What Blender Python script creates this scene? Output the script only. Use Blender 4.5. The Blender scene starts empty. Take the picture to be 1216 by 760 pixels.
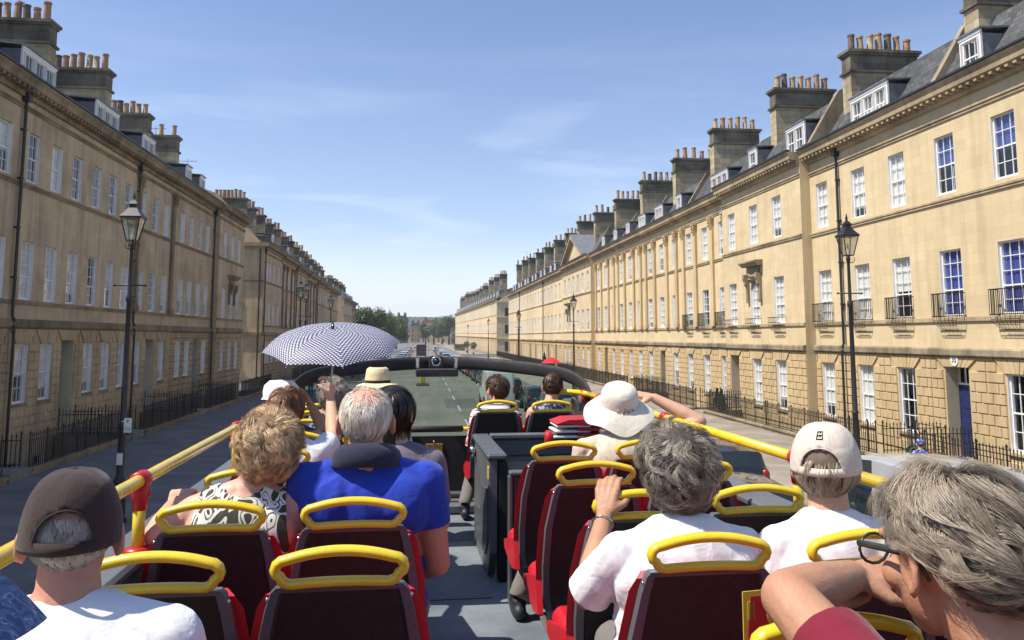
import bpy, bmesh, math, random
from mathutils import Vector, Matrix, noise, Euler
R = math.radians
rnd = random.Random(7)
S = bpy.context.scene
COL = S.collection
# ---------------------------------------------------------------- camera
CAMZ = 4.4
cam_d = bpy.data.cameras.new("camera")
cam = bpy.data.objects.new("camera", cam_d); COL.objects.link(cam); S.camera = cam
cam.location = (0, 0, CAMZ)
cam.rotation_euler = Euler((R(90 + 6.404), 0, R(-6.25)), 'XYZ')
cam_d.sensor_fit = 'HORIZONTAL'; cam_d.sensor_width = 36.0
cam_d.lens = 36.0 * 980 / 1216
cam_d.shift_y = -90 / 1216
cam_d.clip_start = 0.05; cam_d.clip_end = 6000
# ---------------------------------------------------------------- light
SUN_EL, SUN_AZ = 57.0, -99.0      # azimuth from +Y (the street), negative = left
w = bpy.data.worlds.new("World"); S.world = w; w.use_nodes = True
nt = w.node_tree; N = nt.nodes; L = nt.links
for n in list(N): N.remove(n)
out = N.new('ShaderNodeOutputWorld'); bg = N.new('ShaderNodeBackground'); L.new(bg.outputs[0], out.inputs[0])
bg.inputs[1].default_value = 0.105
sky = N.new('ShaderNodeTexSky'); sky.sky_type = 'NISHITA'; sky.sun_disc = False
sky.sun_elevation = R(SUN_EL); sky.sun_rotation = R(SUN_AZ); sky.air_density = 1.0; sky.dust_density = 0.35; sky.ozone_density = 1.6
tc = N.new('ShaderNodeTexCoord')
mp = N.new('ShaderNodeMapping'); mp.inputs['Scale'].default_value = (1.3, 1.3, 9.0); mp.inputs['Rotation'].default_value = (0.05, 0.12, 0.3)
L.new(tc.outputs['Generated'], mp.inputs[0])
n1 = N.new('ShaderNodeTexNoise'); n1.inputs['Scale'].default_value = 2.3; n1.inputs['Detail'].default_value = 7; n1.inputs['Roughness'].default_value = 0.58; n1.inputs['Distortion'].default_value = 0.5
L.new(mp.outputs[0], n1.inputs['Vector'])
rp = N.new('ShaderNodeValToRGB'); rp.color_ramp.elements[0].position = 0.47; rp.color_ramp.elements[1].position = 0.74
rp.color_ramp.elements[0].color = (0.08, 0.08, 0.08, 1); rp.color_ramp.elements[1].color = (0.62, 0.62, 0.62, 1)
L.new(n1.outputs['Fac'], rp.inputs[0])
sep = N.new('ShaderNodeSeparateXYZ'); L.new(tc.outputs['Generated'], sep.inputs[0])
mr = N.new('ShaderNodeMapRange'); mr.inputs['From Min'].default_value = 0.36; mr.inputs['From Max'].default_value = 0.0
L.new(sep.outputs['Z'], mr.inputs['Value'])
mu = N.new('ShaderNodeMath'); mu.operation = 'MULTIPLY'; L.new(rp.outputs[0], mu.inputs[0]); L.new(mr.outputs[0], mu.inputs[1])
mx = N.new('ShaderNodeMixRGB'); mx.inputs[2].default_value = (8.6, 9.2, 10.0, 1)
mt_ = N.new('ShaderNodeMixRGB'); mt_.blend_type = 'MULTIPLY'; mt_.inputs[0].default_value = 1; mt_.inputs[2].default_value = (.97, .965, 1.075, 1); L.new(sky.outputs[0], mt_.inputs[1])
mr2 = N.new('ShaderNodeMapRange'); mr2.inputs['From Min'].default_value = 0.14; mr2.inputs['From Max'].default_value = -0.02; mr2.inputs['To Max'].default_value = 0.75; L.new(sep.outputs['Z'], mr2.inputs['Value'])
mxm = N.new('ShaderNodeMath'); mxm.operation = 'MAXIMUM'; L.new(mu.outputs[0], mxm.inputs[0]); L.new(mr2.outputs[0], mxm.inputs[1])
L.new(mxm.outputs[0], mx.inputs[0]); L.new(mt_.outputs[0], mx.inputs[1]); L.new(mx.outputs[0], bg.inputs[0])
sun_d = bpy.data.lights.new("sun", 'SUN'); sun_d.energy = 4.8; sun_d.angle = R(0.55); sun_d.color = (1.0, 0.93, 0.82)
sun = bpy.data.objects.new("sun", sun_d); COL.objects.link(sun)
az = R(SUN_AZ); el = R(SUN_EL)
sdir = Vector((math.sin(az) * math.cos(el), math.cos(az) * math.cos(el), math.sin(el)))
sun.rotation_euler = sdir.to_track_quat('Z', 'Y').to_euler()
S.view_settings.view_transform = 'Standard'; S.view_settings.look = 'None'
S.view_settings.exposure = 0.6; S.view_settings.gamma = 1.0; S.view_settings.use_curve_mapping = False

# ---------------------------------------------------------------- helpers
def tag(o, label=None, cat=None, group=None, kind=None):
    if label: o['label'] = label
    if cat: o['category'] = cat
    if group: o['group'] = group
    if kind: o['kind'] = kind
    return o
def empty(name, loc=(0, 0, 0), rz=0, parent=None):
    o = bpy.data.objects.new(name, None); COL.objects.link(o); o.location = loc; o.rotation_euler = (0, 0, rz)
    o.empty_display_size = .2
    if parent: o.parent = parent
    return o
def inst(name, me, parent=None, loc=(0, 0, 0), rz=0):
    o = bpy.data.objects.new(name, me); COL.objects.link(o); o.location = loc; o.rotation_euler = (0, 0, rz)
    if parent: o.parent = parent
    return o
KIDS = {}
def copy_tree(o, parent=None):
    c = o.copy(); COL.objects.link(c); c.parent = parent
    for ch in list(o.children): copy_tree(ch, c)
    return c
class MB:
    def __init__(s): s.v = []; s.f = []; s.m = []; s.mi = 0; s.uv = None
    def add(s, vs, fs):
        b = len(s.v); s.v += [tuple(p) for p in vs]
        for f in fs: s.f.append([b + i for i in f]); s.m.append(s.mi)
        return s
    def box(s, x0, x1, y0, y1, z0, z1):
        return s.add([(x0,y0,z0),(x1,y0,z0),(x1,y1,z0),(x0,y1,z0),(x0,y0,z1),(x1,y0,z1),(x1,y1,z1),(x0,y1,z1)],
              [(0,3,2,1),(4,5,6,7),(0,1,5,4),(1,2,6,5),(2,3,7,6),(3,0,4,7)])
    def cbox(s, x0, x1, y0, y1, z0, z1, c):
        # chamfered box
        X=[(x0,x0+c,x1-c,x1)]; vs=[];
        for (xa,xb,ya,yb,z) in ((x0+c,x1-c,y0+c,y1-c,z0),(x0,x1,y0,y1,z0+c),(x0,x1,y0,y1,z1-c),(x0+c,x1-c,y0+c,y1-c,z1)):
            if z in (z0,z1): vs+=[(xa,ya,z),(xb,ya,z),(xb,yb,z),(xa,yb,z)]
            else: vs+=[(xa+c,ya,z),(xb-c,ya,z),(xb,ya+c,z),(xb,yb-c,z),(xb-c,yb,z),(xa+c,yb,z),(xa,yb-c,z),(xa,ya+c,z)]
        fs=[(3,2,1,0),(20,21,22,23)]
        for k in range(8): fs.append((4+k,4+(k+1)%8,12+(k+1)%8,12+k))
        a=[0,1,1,2,2,3,3,0]
        for k in range(8):
            p,q=4+k,4+(k+1)%8
            m=[(0,1),(1,),(1,2),(2,),(2,3),(3,),(3,0),(0,)][k]
            if len(m)==2: fs.append((m[0],m[1],q,p)); fs.append((12+k,12+(k+1)%8,20+m[1],20+m[0]))
            else: fs.append((m[0],q,p)); fs.append((12+k,12+(k+1)%8,20+m[0]))
        return s.add(vs,fs)
    def quad(s, a, b, c, d): return s.add([a, b, c, d], [(0, 1, 2, 3)])
    def prism(s, poly, axis, a, b):
        # poly: list of 2D points; axis 'x','y','z' extruded between a and b
        def P(p, t): return {'x': (t, p[0], p[1]), 'y': (p[0], t, p[1]), 'z': (p[0], p[1], t)}[axis]
        n = len(poly); vs = [P(p, a) for p in poly] + [P(p, b) for p in poly]
        fs = [tuple(range(n))[::-1], tuple(range(n, 2 * n))] + [(i, (i + 1) % n, n + (i + 1) % n, n + i) for i in range(n)]
        return s.add(vs, fs)
    def raised(s, poly, proud, inset):
        # block face on plane y=0 (x,z polygon) standing out to y=-proud with a chamfer
        cx = sum(p[0] for p in poly) / len(poly); cz = sum(p[1] for p in poly) / len(poly)
        n = len(poly); f = []
        for (x, z) in poly:
            dx, dz = cx - x, cz - z
            f.append((x + math.copysign(min(inset, abs(dx) * .8), dx), z + math.copysign(min(inset, abs(dz) * .8), dz)))
        vs = [(x, 0.0, z) for x, z in poly] + [(x, -proud, z) for x, z in f]
        return s.add(vs, [tuple(range(n, 2 * n))] + [(i, (i + 1) % n, n + (i + 1) % n, n + i) for i in range(n)])
    def ring(s, c, ax, r, n=10, ry=None):
        ax = Vector(ax).normalized()
        u = ax.orthogonal().normalized() if abs(ax.z) < .99 else Vector((1, 0, 0)); 
        if abs(ax.z) < .99: u = Vector((0, 0, 1)).cross(ax).normalized()
        v = ax.cross(u)
        return [tuple(Vector(c) + u * math.cos(2 * math.pi * k / n) * r + v * math.sin(2 * math.pi * k / n) * (ry or r)) for k in range(n)]
    def tube(s, pts, r, n=8, close=False, caps=True, ry=None):
        pts = [Vector(p) for p in pts]; m = len(pts)
        if not hasattr(r, '__len__'): r = [r] * m
        vs = []
        for i, p in enumerate(pts):
            if close: d = pts[(i + 1) % m] - pts[i - 1]
            else: d = (pts[min(i + 1, m - 1)] - pts[max(i - 1, 0)])
            if d.length < 1e-9: d = Vector((0, 0, 1))
            d.normalize()
            vs += s.ring(p, d, r[i], n, ry)
        fs = []
        rngm = m if close else m - 1
        for i in range(rngm):
            a = i * n; b = ((i + 1) % m) * n
            for k in range(n): fs.append((a + k, a + (k + 1) % n, b + (k + 1) % n, b + k))
        if caps and not close:
            fs.append(tuple(range(n))[::-1]); fs.append(tuple(range((m - 1) * n, m * n)))
        return s.add(vs, fs)
    def lathe(s, prof, n=16, c=(0, 0, 0), sx=1, sy=1, rot=0, cap=True):
        vs = []
        for (r, z) in prof:
            for k in range(n):
                a = 2 * math.pi * k / n + rot
                vs.append((c[0] + r * sx * math.cos(a), c[1] + r * sy * math.sin(a), c[2] + z))
        fs = []
        for i in range(len(prof) - 1):
            for k in range(n): fs.append((i * n + k, i * n + (k + 1) % n, (i + 1) * n + (k + 1) % n, (i + 1) * n + k))
        if cap:
            fs.append(tuple(range(n))[::-1]); fs.append(tuple(range((len(prof) - 1) * n, len(prof) * n)))
        return s.add(vs, fs)
    def ell(s, c, r, M=None, n=14, m=9):
        vs = []; fs = []
        for i in range(1, m):
            t = math.pi * i / m
            for k in range(n):
                a = 2 * math.pi * k / n
                p = Vector((r[0] * math.sin(t) * math.cos(a), r[1] * math.sin(t) * math.sin(a), r[2] * math.cos(t)))
                if M: p = M @ p
                vs.append(tuple(p + Vector(c)))
        top = Vector((0, 0, r[2])); bot = Vector((0, 0, -r[2]))
        if M: top = M @ top; bot = M @ bot
        vs += [tuple(top + Vector(c)), tuple(bot + Vector(c))]
        T = len(vs) - 2; B_ = len(vs) - 1
        for i in range(m - 2):
            for k in range(n): fs.append((i * n + k, (i + 1) * n + k, (i + 1) * n + (k + 1) % n, i * n + (k + 1) % n))
        for k in range(n):
            fs.append((T, k, (k + 1) % n)); fs.append((B_, (m - 2) * n + (k + 1) % n, (m - 2) * n + k))
        return s.add(vs, fs)
    def mesh(s, name, mats=None, smooth=False, recalc=False):
        me = bpy.data.meshes.new(name); me.from_pydata(s.v, [], s.f)
        for mt in (mats if isinstance(mats, (list, tuple)) else [mats] if mats else []): me.materials.append(mt)
        if any(s.m): me.polygons.foreach_set('material_index', s.m)
        if recalc:
            bm = bmesh.new(); bm.from_mesh(me); bmesh.ops.recalc_face_normals(bm, faces=bm.faces); bm.to_mesh(me); bm.free()
        if smooth: me.polygons.foreach_set('use_smooth', [True] * len(me.polygons))
        me.update(); return me
    def build(s, name, mats=None, parent=None, loc=(0, 0, 0), rz=0, smooth=False, recalc=True):
        return inst(name, s.mesh(name, mats, smooth, recalc), parent, loc, rz)
def autosmooth(o, ang=40):
    me = o.data
    bm = bmesh.new(); bm.from_mesh(me)
    for f in bm.faces: f.smooth = True
    for e in bm.edges:
        if len(e.link_faces) == 2 and e.calc_face_angle(0) > R(ang): e.smooth = False
    bm.to_mesh(me); bm.free(); return o
def bevel(o, wd=.004, seg=2, ang=35):
    me = o.data
    bm = bmesh.new(); bm.from_mesh(me); bmesh.ops.remove_doubles(bm, verts=bm.verts, dist=1e-5)
    es = [e for e in bm.edges if len(e.link_faces) == 2 and e.calc_face_angle(0) > R(ang)]
    bmesh.ops.bevel(bm, geom=es, offset=wd, segments=seg, affect='EDGES', profile=.5, clamp_overlap=True)
    for f in bm.faces: f.smooth = True
    for e in bm.edges:
        if len(e.link_faces) == 2 and e.calc_face_angle(0) > R(50): e.smooth = False
    bm.to_mesh(me); bm.free(); return o

# ---------------------------------------------------------------- materials
def base(name):
    m = bpy.data.materials.new(name); m.use_nodes = True
    return m, m.node_tree.nodes, m.node_tree.links, m.node_tree.nodes['Principled BSDF']
def c4(c): return (c[0], c[1], c[2], 1)
def simple(name, col, rough=.6, metal=0, var=.12, scale=6, bump=0.0, bscale=40, spec=.5, coat=0, coords='Object'):
    """procedural: base colour with noise mottling, roughness variation and optional bump"""
    m, N, L, P = base(name)
    tc = N.new('ShaderNodeTexCoord')
    nz = N.new('ShaderNodeTexNoise'); nz.inputs['Scale'].default_value = scale; nz.inputs['Detail'].default_value = 5; L.new(tc.outputs[coords], nz.inputs['Vector'])
    rp = N.new('ShaderNodeValToRGB'); rp.color_ramp.elements[0].position = .3; rp.color_ramp.elements[1].position = .7
    rp.color_ramp.elements[0].color = c4([c * (1 - var) for c in col]); rp.color_ramp.elements[1].color = c4([min(1, c * (1 + var)) for c in col])
    L.new(nz.outputs['Fac'], rp.inputs[0]); L.new(rp.outputs[0], P.inputs['Base Color'])
    rn = N.new('ShaderNodeTexNoise'); rn.inputs['Scale'].default_value = scale * 3.1; rn.inputs['Detail'].default_value = 7; rn.inputs['Roughness'].default_value = .7; L.new(tc.outputs[coords], rn.inputs['Vector'])
    rm = N.new('ShaderNodeMapRange'); rm.inputs['From Min'].default_value = .3; rm.inputs['From Max'].default_value = .7; rm.inputs['To Min'].default_value = max(.03, rough - .13); rm.inputs['To Max'].default_value = min(1, rough + .15); L.new(rn.outputs['Fac'], rm.inputs['Value']); L.new(rm.outputs[0], P.inputs['Roughness']); P.inputs['Metallic'].default_value = metal
    P.inputs['Specular IOR Level'].default_value = spec; P.inputs['Coat Weight'].default_value = coat
    if bump:
        n2 = N.new('ShaderNodeTexNoise'); n2.inputs['Scale'].default_value = bscale; n2.inputs['Detail'].default_value = 4; L.new(tc.outputs[coords], n2.inputs['Vector'])
        b = N.new('ShaderNodeBump'); b.inputs['Strength'].default_value = bump; b.inputs['Distance'].default_value = .01
        L.new(n2.outputs['Fac'], b.inputs['Height']); L.new(b.outputs[0], P.inputs['Normal'])
    return m
def stone(name, col, dark, bw=0.0, bh=0.0, mortar=.006, stain=.5, bump=.25, mort_dark=.55, var=.12, axis='xz'):
    """limestone ashlar: block to block tone shifts, soft stains and streaks, fine joints"""
    m, N, L, P = base(name)
    tc = N.new('ShaderNodeTexCoord'); oi = N.new('ShaderNodeObjectInfo')
    sp = N.new('ShaderNodeSeparateXYZ'); L.new(tc.outputs['Object'], sp.inputs[0])
    ad = N.new('ShaderNodeMath'); ad.operation = 'ADD'; L.new(sp.outputs['X'], ad.inputs[0]); L.new(sp.outputs['Y'], ad.inputs[1])
    cb = N.new('ShaderNodeCombineXYZ'); L.new(ad.outputs[0], cb.inputs[0]); L.new(sp.outputs['Z'], cb.inputs[1])
    # world-stable offset so neighbours differ
    ofs = N.new('ShaderNodeVectorMath'); ofs.operation = 'ADD'; L.new(tc.outputs['Object'], ofs.inputs[0])
    sc = N.new('ShaderNodeMath'); sc.operation = 'MULTIPLY'; sc.inputs[1].default_value = 90; L.new(oi.outputs['Random'], sc.inputs[0]); L.new(sc.outputs[0], ofs.inputs[1])
    nz = N.new('ShaderNodeTexNoise'); nz.inputs['Scale'].default_value = .55; nz.inputs['Detail'].default_value = 8; nz.inputs['Roughness'].default_value = .62; L.new(ofs.outputs[0], nz.inputs['Vector'])
    rp = N.new('ShaderNodeValToRGB'); rp.color_ramp.elements[0].position = .32; rp.color_ramp.elements[1].position = .62
    rp.color_ramp.elements[0].color = c4([a * (1 - stain) + b * stain for a, b in zip(col, dark)]); rp.color_ramp.elements[1].color = c4(col)
    L.new(nz.outputs['Fac'], rp.inputs[0])
    # vertical streaks
    mp = N.new('ShaderNodeMapping'); mp.inputs['Scale'].default_value = (3.2, 3.2, .22); L.new(ofs.outputs[0], mp.inputs[0])
    ns = N.new('ShaderNodeTexNoise'); ns.inputs['Scale'].default_value = 1.0; ns.inputs['Detail'].default_value = 6; L.new(mp.outputs[0], ns.inputs['Vector'])
    rs = N.new('ShaderNodeValToRGB'); rs.color_ramp.elements[0].position = .30; rs.color_ramp.elements[1].position = .52
    rs.color_ramp.elements[0].color = c4([1 - .45 * stain] * 3); rs.color_ramp.elements[1].color = (1, 1, 1, 1); L.new(ns.outputs['Fac'], rs.inputs[0])
    m1 = N.new('ShaderNodeMixRGB'); m1.blend_type = 'MULTIPLY'; m1.inputs[0].default_value = .8; L.new(rp.outputs[0], m1.inputs[1]); L.new(rs.outputs[0], m1.inputs[2])
    last = m1.outputs[0]
    nb = N.new('ShaderNodeTexNoise'); nb.inputs['Scale'].default_value = 22; nb.inputs['Detail'].default_value = 5; L.new(tc.outputs['Object'], nb.inputs['Vector'])
    hsum = nb.outputs['Fac']
    if bw:
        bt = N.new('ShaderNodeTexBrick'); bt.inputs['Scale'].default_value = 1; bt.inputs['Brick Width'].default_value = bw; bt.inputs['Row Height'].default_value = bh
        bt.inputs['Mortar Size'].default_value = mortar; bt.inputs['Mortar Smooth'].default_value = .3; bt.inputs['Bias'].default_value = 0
        bt.inputs['Color1'].default_value = c4([1 - var] * 3); bt.inputs['Color2'].default_value = c4([1 + var * .6] * 3); bt.inputs['Mortar'].default_value = c4([mort_dark] * 3)  # joint colour darkened: grime plus the shade of the grooves painted in
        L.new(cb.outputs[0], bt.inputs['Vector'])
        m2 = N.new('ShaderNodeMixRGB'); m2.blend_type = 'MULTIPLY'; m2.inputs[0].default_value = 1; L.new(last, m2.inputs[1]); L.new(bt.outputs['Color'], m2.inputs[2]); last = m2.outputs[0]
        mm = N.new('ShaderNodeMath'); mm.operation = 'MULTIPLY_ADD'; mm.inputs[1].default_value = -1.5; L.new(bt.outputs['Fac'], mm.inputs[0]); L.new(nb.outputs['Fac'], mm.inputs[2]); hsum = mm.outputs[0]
    hv = N.new('ShaderNodeHueSaturation'); L.new(last, hv.inputs['Color'])
    vr = N.new('ShaderNodeMapRange'); vr.inputs['To Min'].default_value = .9; vr.inputs['To Max'].default_value = 1.08; L.new(oi.outputs['Random'], vr.inputs['Value']); L.new(vr.outputs[0], hv.inputs['Value'])
    L.new(hv.outputs[0], P.inputs['Base Color'])
    P.inputs['Roughness'].default_value = .9; P.inputs['Specular IOR Level'].default_value = .2
    b = N.new('ShaderNodeBump'); b.inputs['Strength'].default_value = bump; b.inputs['Distance'].default_value = .02; L.new(hsum, b.inputs['Height']); L.new(b.outputs[0], P.inputs['Normal'])
    return m
def glassmat(name, tint=(.8, .85, .85), refl=.12, rough=.02):
    m, N, L, P = base(name); N.remove(P)
    o = N['Material Output']; t = N.new('ShaderNodeBsdfTransparent'); t.inputs[0].default_value = c4(tint)
    g = N.new('ShaderNodeBsdfGlossy'); g.inputs['Roughness'].default_value = rough; g.inputs[0].default_value = (.9, .93, .95, 1)
    lw = N.new('ShaderNodeLayerWeight'); lw.inputs[0].default_value = .5; fr = N.new('ShaderNodeMath'); fr.operation = 'POWER'; fr.inputs[1].default_value = 4.0; L.new(lw.outputs['Facing'], fr.inputs[0])
    ma = N.new('ShaderNodeMath'); ma.operation = 'MULTIPLY_ADD'; ma.inputs[1].default_value = .8; ma.inputs[2].default_value = refl; L.new(fr.outputs[0], ma.inputs[0])
    tcn = N.new('ShaderNodeTexCoord'); nz = N.new('ShaderNodeTexNoise'); nz.inputs['Scale'].default_value = 1.6; L.new(tcn.outputs['Object'], nz.inputs['Vector'])
    b = N.new('ShaderNodeBump'); b.inputs['Strength'].default_value = .05; L.new(nz.outputs['Fac'], b.inputs['Height']); L.new(b.outputs[0], g.inputs['Normal'])
    mxs = N.new('ShaderNodeMixShader'); L.new(ma.outputs[0], mxs.inputs[0]); L.new(t.outputs[0], mxs.inputs[1]); L.new(g.outputs[0], mxs.inputs[2]); L.new(mxs.outputs[0], o.inputs[0])
    return m
M = {}
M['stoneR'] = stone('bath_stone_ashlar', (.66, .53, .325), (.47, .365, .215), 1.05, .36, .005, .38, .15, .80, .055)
M['stoneRg'] = stone('bath_stone_rusticated', (.57, .435, .245), (.40, .295, .155), 0, 0, 0, .5, .45)
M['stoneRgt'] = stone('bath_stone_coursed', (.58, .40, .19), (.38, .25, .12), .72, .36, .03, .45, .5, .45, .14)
M['trimR'] = stone('weathered_stone_trim', (.48, .38, .235), (.17, .135, .09), 0, 0, 0, .75, .3)
M['bandR'] = stone('lichen_grey_band', (.34, .28, .19), (.10, .085, .06), 0, 0, 0, .9, .4)
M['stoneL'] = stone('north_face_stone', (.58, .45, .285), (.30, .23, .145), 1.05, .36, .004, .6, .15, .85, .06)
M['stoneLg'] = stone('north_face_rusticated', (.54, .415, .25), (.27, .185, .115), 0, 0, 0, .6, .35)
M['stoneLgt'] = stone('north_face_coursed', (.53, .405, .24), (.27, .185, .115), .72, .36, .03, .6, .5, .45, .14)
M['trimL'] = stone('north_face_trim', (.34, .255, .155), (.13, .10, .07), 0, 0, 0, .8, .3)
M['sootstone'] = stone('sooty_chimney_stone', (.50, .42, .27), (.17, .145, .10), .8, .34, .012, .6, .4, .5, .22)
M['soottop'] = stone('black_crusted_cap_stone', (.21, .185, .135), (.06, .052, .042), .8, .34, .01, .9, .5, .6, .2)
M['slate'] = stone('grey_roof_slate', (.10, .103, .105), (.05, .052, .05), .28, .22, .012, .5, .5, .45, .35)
M['lead'] = simple('lead_flashing', (.16, .17, .19), .55, .2, .25, 3)
M['white'] = simple('white_gloss_paint', (.80, .79, .76), .35, 0, .05, 4)
M['iron'] = simple('black_painted_iron', (.018, .018, .02), .45, 0, .3, 20, .1)
M['pot1'] = simple('terracotta_pot', (.33, .19, .11), .85, 0, .35, 7, .2); M['pot2'] = simple('buff_pot', (.39, .27, .15), .85, 0, .35, 7, .2); M['pot3'] = simple('sooty_pot', (.14, .10, .075), .9, 0, .4, 7, .2)
M['pane'] = glassmat('window_glass', (.96, .97, .97), .07)
M['blind'] = simple('white_blind', (.70, .69, .655), .8, 0, .10, 3); M['curtain'] = simple('grey_curtain', (.34, .33, .31), .9, 0, .3, 9); M['blueblind'] = simple('blue_blind', (.035, .065, .28), .7, 0, .15, 2)
M['room'] = simple('dark_room', (.05, .045, .04), .9, 0, .4, 2)
M['cream'] = simple('cream_painted_reveal', (.50, .44, .32), .7, 0, .08, 2)
M['doorblue'] = simple('navy_door_paint', (.015, .025, .10), .3, 0, .1, 3); M['doorpink'] = simple('mauve_door_paint', (.28, .19, .21), .35, 0, .1, 3)
M['doorwhite'] = simple('white_door_paint', (.62, .63, .63), .35, 0, .06, 3); M['doorblack'] = simple('black_door_paint', (.02, .02, .022), .25, 0, .2, 3); M['doorgreen'] = simple('green_door_paint', (.02, .06, .035), .3, 0, .2, 3)
M['brass'] = simple('brass', (.55, .38, .12), .3, 1, .2, 8)
# ---------------------------------------------------------------- window and door meshes (shared)
_WM = {}
def window_mesh(wd, h, cols=3, rt=2, rb=2, arched=False, far=False):
    key = (round(wd, 2), round(h, 2), cols, rt, rb, arched, far)
    if key in _WM: return _WM[key]
    b = MB(); f = .055
    b.box(0, f, .10, .19, 0, h); b.box(wd - f, wd, .10, .19, 0, h); b.box(f, wd - f, .10, .19, 0, .09); b.box(f, wd - f, .10, .19, h - .05, h)
    b.box(.0, .014, .004, .098, 0, h); b.box(wd - .014, wd, .004, .098, 0, h)
    mid = h * rb / (rt + rb)
    b.box(f, wd - f, .125, .185, mid - .025, mid + .025)
    t = .012
    for k in range(1, cols):
        x = wd * k / cols + (0); b.box(x - t, x + t, .135, .168, .09, mid - .025); b.box(x - t, x + t, .128, .160, mid + .025, h - .05)
    for k in range(1, rb):
        z = .05 + (mid - .05) * k / rb; b.box(f, wd - f, .136, .167, z - t, z + t)
    for k in range(1, rt):
        z = mid + (h - mid) * k / rt; b.box(f, wd - f, .129, .159, z - t, z + t)
    if arched:
        # gothick tracery in the round head
        for s_ in (-1, 1):
            for a0 in (.25, .75):
                pts = [(wd / 2 + s_ * wd * .5 * a0 * math.cos(q * .26), .14, h - wd * .5 + .02 + wd * .45 * math.sin(q * .26)) for q in range(7)]
                b.tube(pts, .013, 5)
    p = MB()
    p.quad((f, .150, .09), (wd - f, .150, .09), (wd - f, .150, h - .05), (f, .150, h - .05))
    if far:
        b.mi = 1; b.quad((f, .150, .09), (wd - f, .150, .09), (wd - f, .150, h - .05), (f, .150, h - .05))
        b.mi = 2; b.quad((f, .23, .6), (wd - f, .23, .6), (wd - f, .23, h), (f, .23, h))
        r = (b.mesh('window', [M['white'], M['pane'], M['blind']]), None)
    else: r = (b.mesh('window', [M['white']]), p.mesh('pane', [M['pane']]))
    _WM[key] = r; return r
_BM = {}
def blind_mesh(wd, h, frac, kind, fold):
    key = (round(wd, 2), round(h, 2), frac, kind, fold)
    if key in _BM: return _BM[key]
    b = MB(); z0 = h * (1 - frac)
    n = 14 if fold else 1
    xs = [.05 + (wd - .1) * k / n for k in range(n + 1)]
    if fold == 2:   # pair of parted curtains
        for (a, c) in ((.05, wd * .3), (wd * .7, wd - .05)):
            for k in range(8):
                x0 = a + (c - a) * k / 8; x1 = a + (c - a) * (k + 1) / 8
                b.quad((x0, .20 + .03 * (k % 2), z0), (x1, .20 + .03 * ((k + 1) % 2), z0), (x1, .20 + .03 * ((k + 1) % 2), h), (x0, .20 + .03 * (k % 2), h))
    else:
        for k in range(n):
            y0 = .195 + (.03 * (k % 2) if fold else 0); y1 = .195 + (.03 * ((k + 1) % 2) if fold else 0)
            b.quad((xs[k], y0, z0), (xs[k + 1], y1, z0), (xs[k + 1], y1, h), (xs[k], y0, h))
    r = b.mesh('blind', [M[kind]]); _BM[key] = r; return r
def put_window(par, u, z, wd, h, cols=3, rt=2, rb=2, far=False, whitep=.6, blue=False, arched=False, name='window'):
    wm, pm = window_mesh(wd, h, cols, rt, rb, arched, far)
    o = inst(name, wm, par, (u, 0, z))
    if not far:
        inst('pane', pm, o)
        q = rnd.random()
        if blue: inst('blind', blind_mesh(wd, h, .55 if rnd.random() < .5 else .95, 'blueblind', 1), o)
        elif q < whitep: inst('blind', blind_mesh(wd, h, rnd.choice([1, 1, .55, .8]), 'blind', rnd.choice([0, 1, 1])), o)
        elif q < whitep + .22: inst('curtain', blind_mesh(wd, h, 1, 'blind' if rnd.random() < .6 else 'curtain', 2), o)
    return o
def put_door(par, u, z, wd, h, mat, depth=.45, number=None, z_step=.15):
    b = MB(); hd = h * .80
    b.box(0, wd, depth, depth + .06, 0, hd)
    for (x0, x1) in ((.12, wd / 2 - .05), (wd / 2 + .05, wd - .12)):
        for (z0, z1) in ((.18, .75), (.9, 1.55), (1.68, hd - .14)):
            b.box(x0, x1, depth - .018, depth, z0, z1)
    d = b.build('door', [mat], par, (u, 0, z)); b = MB(); b.box(.0, .016, .003, depth - .03, 0, h - .001); b.box(wd - .016, wd, .003, depth - .03, 0, h - .001); b.build('door_reveal', [M['cream']], d)
    h_ = MB(); h_.ell((wd - .12, depth - .05, 1.05), (.03, .03, .03), n=8, m=6); h_.build('handle', [M['brass']], d, smooth=True)
    f = MB(); f.box(0, wd, depth - .03, depth + .08, hd, hd + .07); f.box(0, .05, depth, depth + .05, hd + .07, h); f.box(wd - .05, wd, depth, depth + .05, hd + .07, h)
    for k in range(1, 4): f.box(wd * k / 4 - .01, wd * k / 4 + .01, depth + .01, depth + .04, hd + .07, h)
    f.build('fanlight', [M['white']], d)
    return d

PR = dict(side='R', X=18.5, gf=(.8, 3.22), f1=(5.1, 7.45), f2=(9.45, 11.57), band=(3.72, 4.02), sill1=4.93, sill2=9.22, arch=12.05, cor=13.26, w=1.12, w1=1.22, w2=1.12,
          st='stoneR', gr='stoneRg', grt='stoneRgt', tr='trimR', bd='bandR', g0=.25)
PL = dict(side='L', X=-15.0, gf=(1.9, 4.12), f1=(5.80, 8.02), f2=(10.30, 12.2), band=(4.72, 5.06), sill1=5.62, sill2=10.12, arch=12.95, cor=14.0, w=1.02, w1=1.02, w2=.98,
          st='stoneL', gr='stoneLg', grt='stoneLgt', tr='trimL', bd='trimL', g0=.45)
def local_u(P, y0, y1, y): return (y1 - y) if P['side'] == 'R' else (y - y0)
def profile_run(b, prof, u0, u1):
    """prof: (v,z) points outline; extruded along u"""
    b.prism(prof, 'x', u0, u1)
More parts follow.
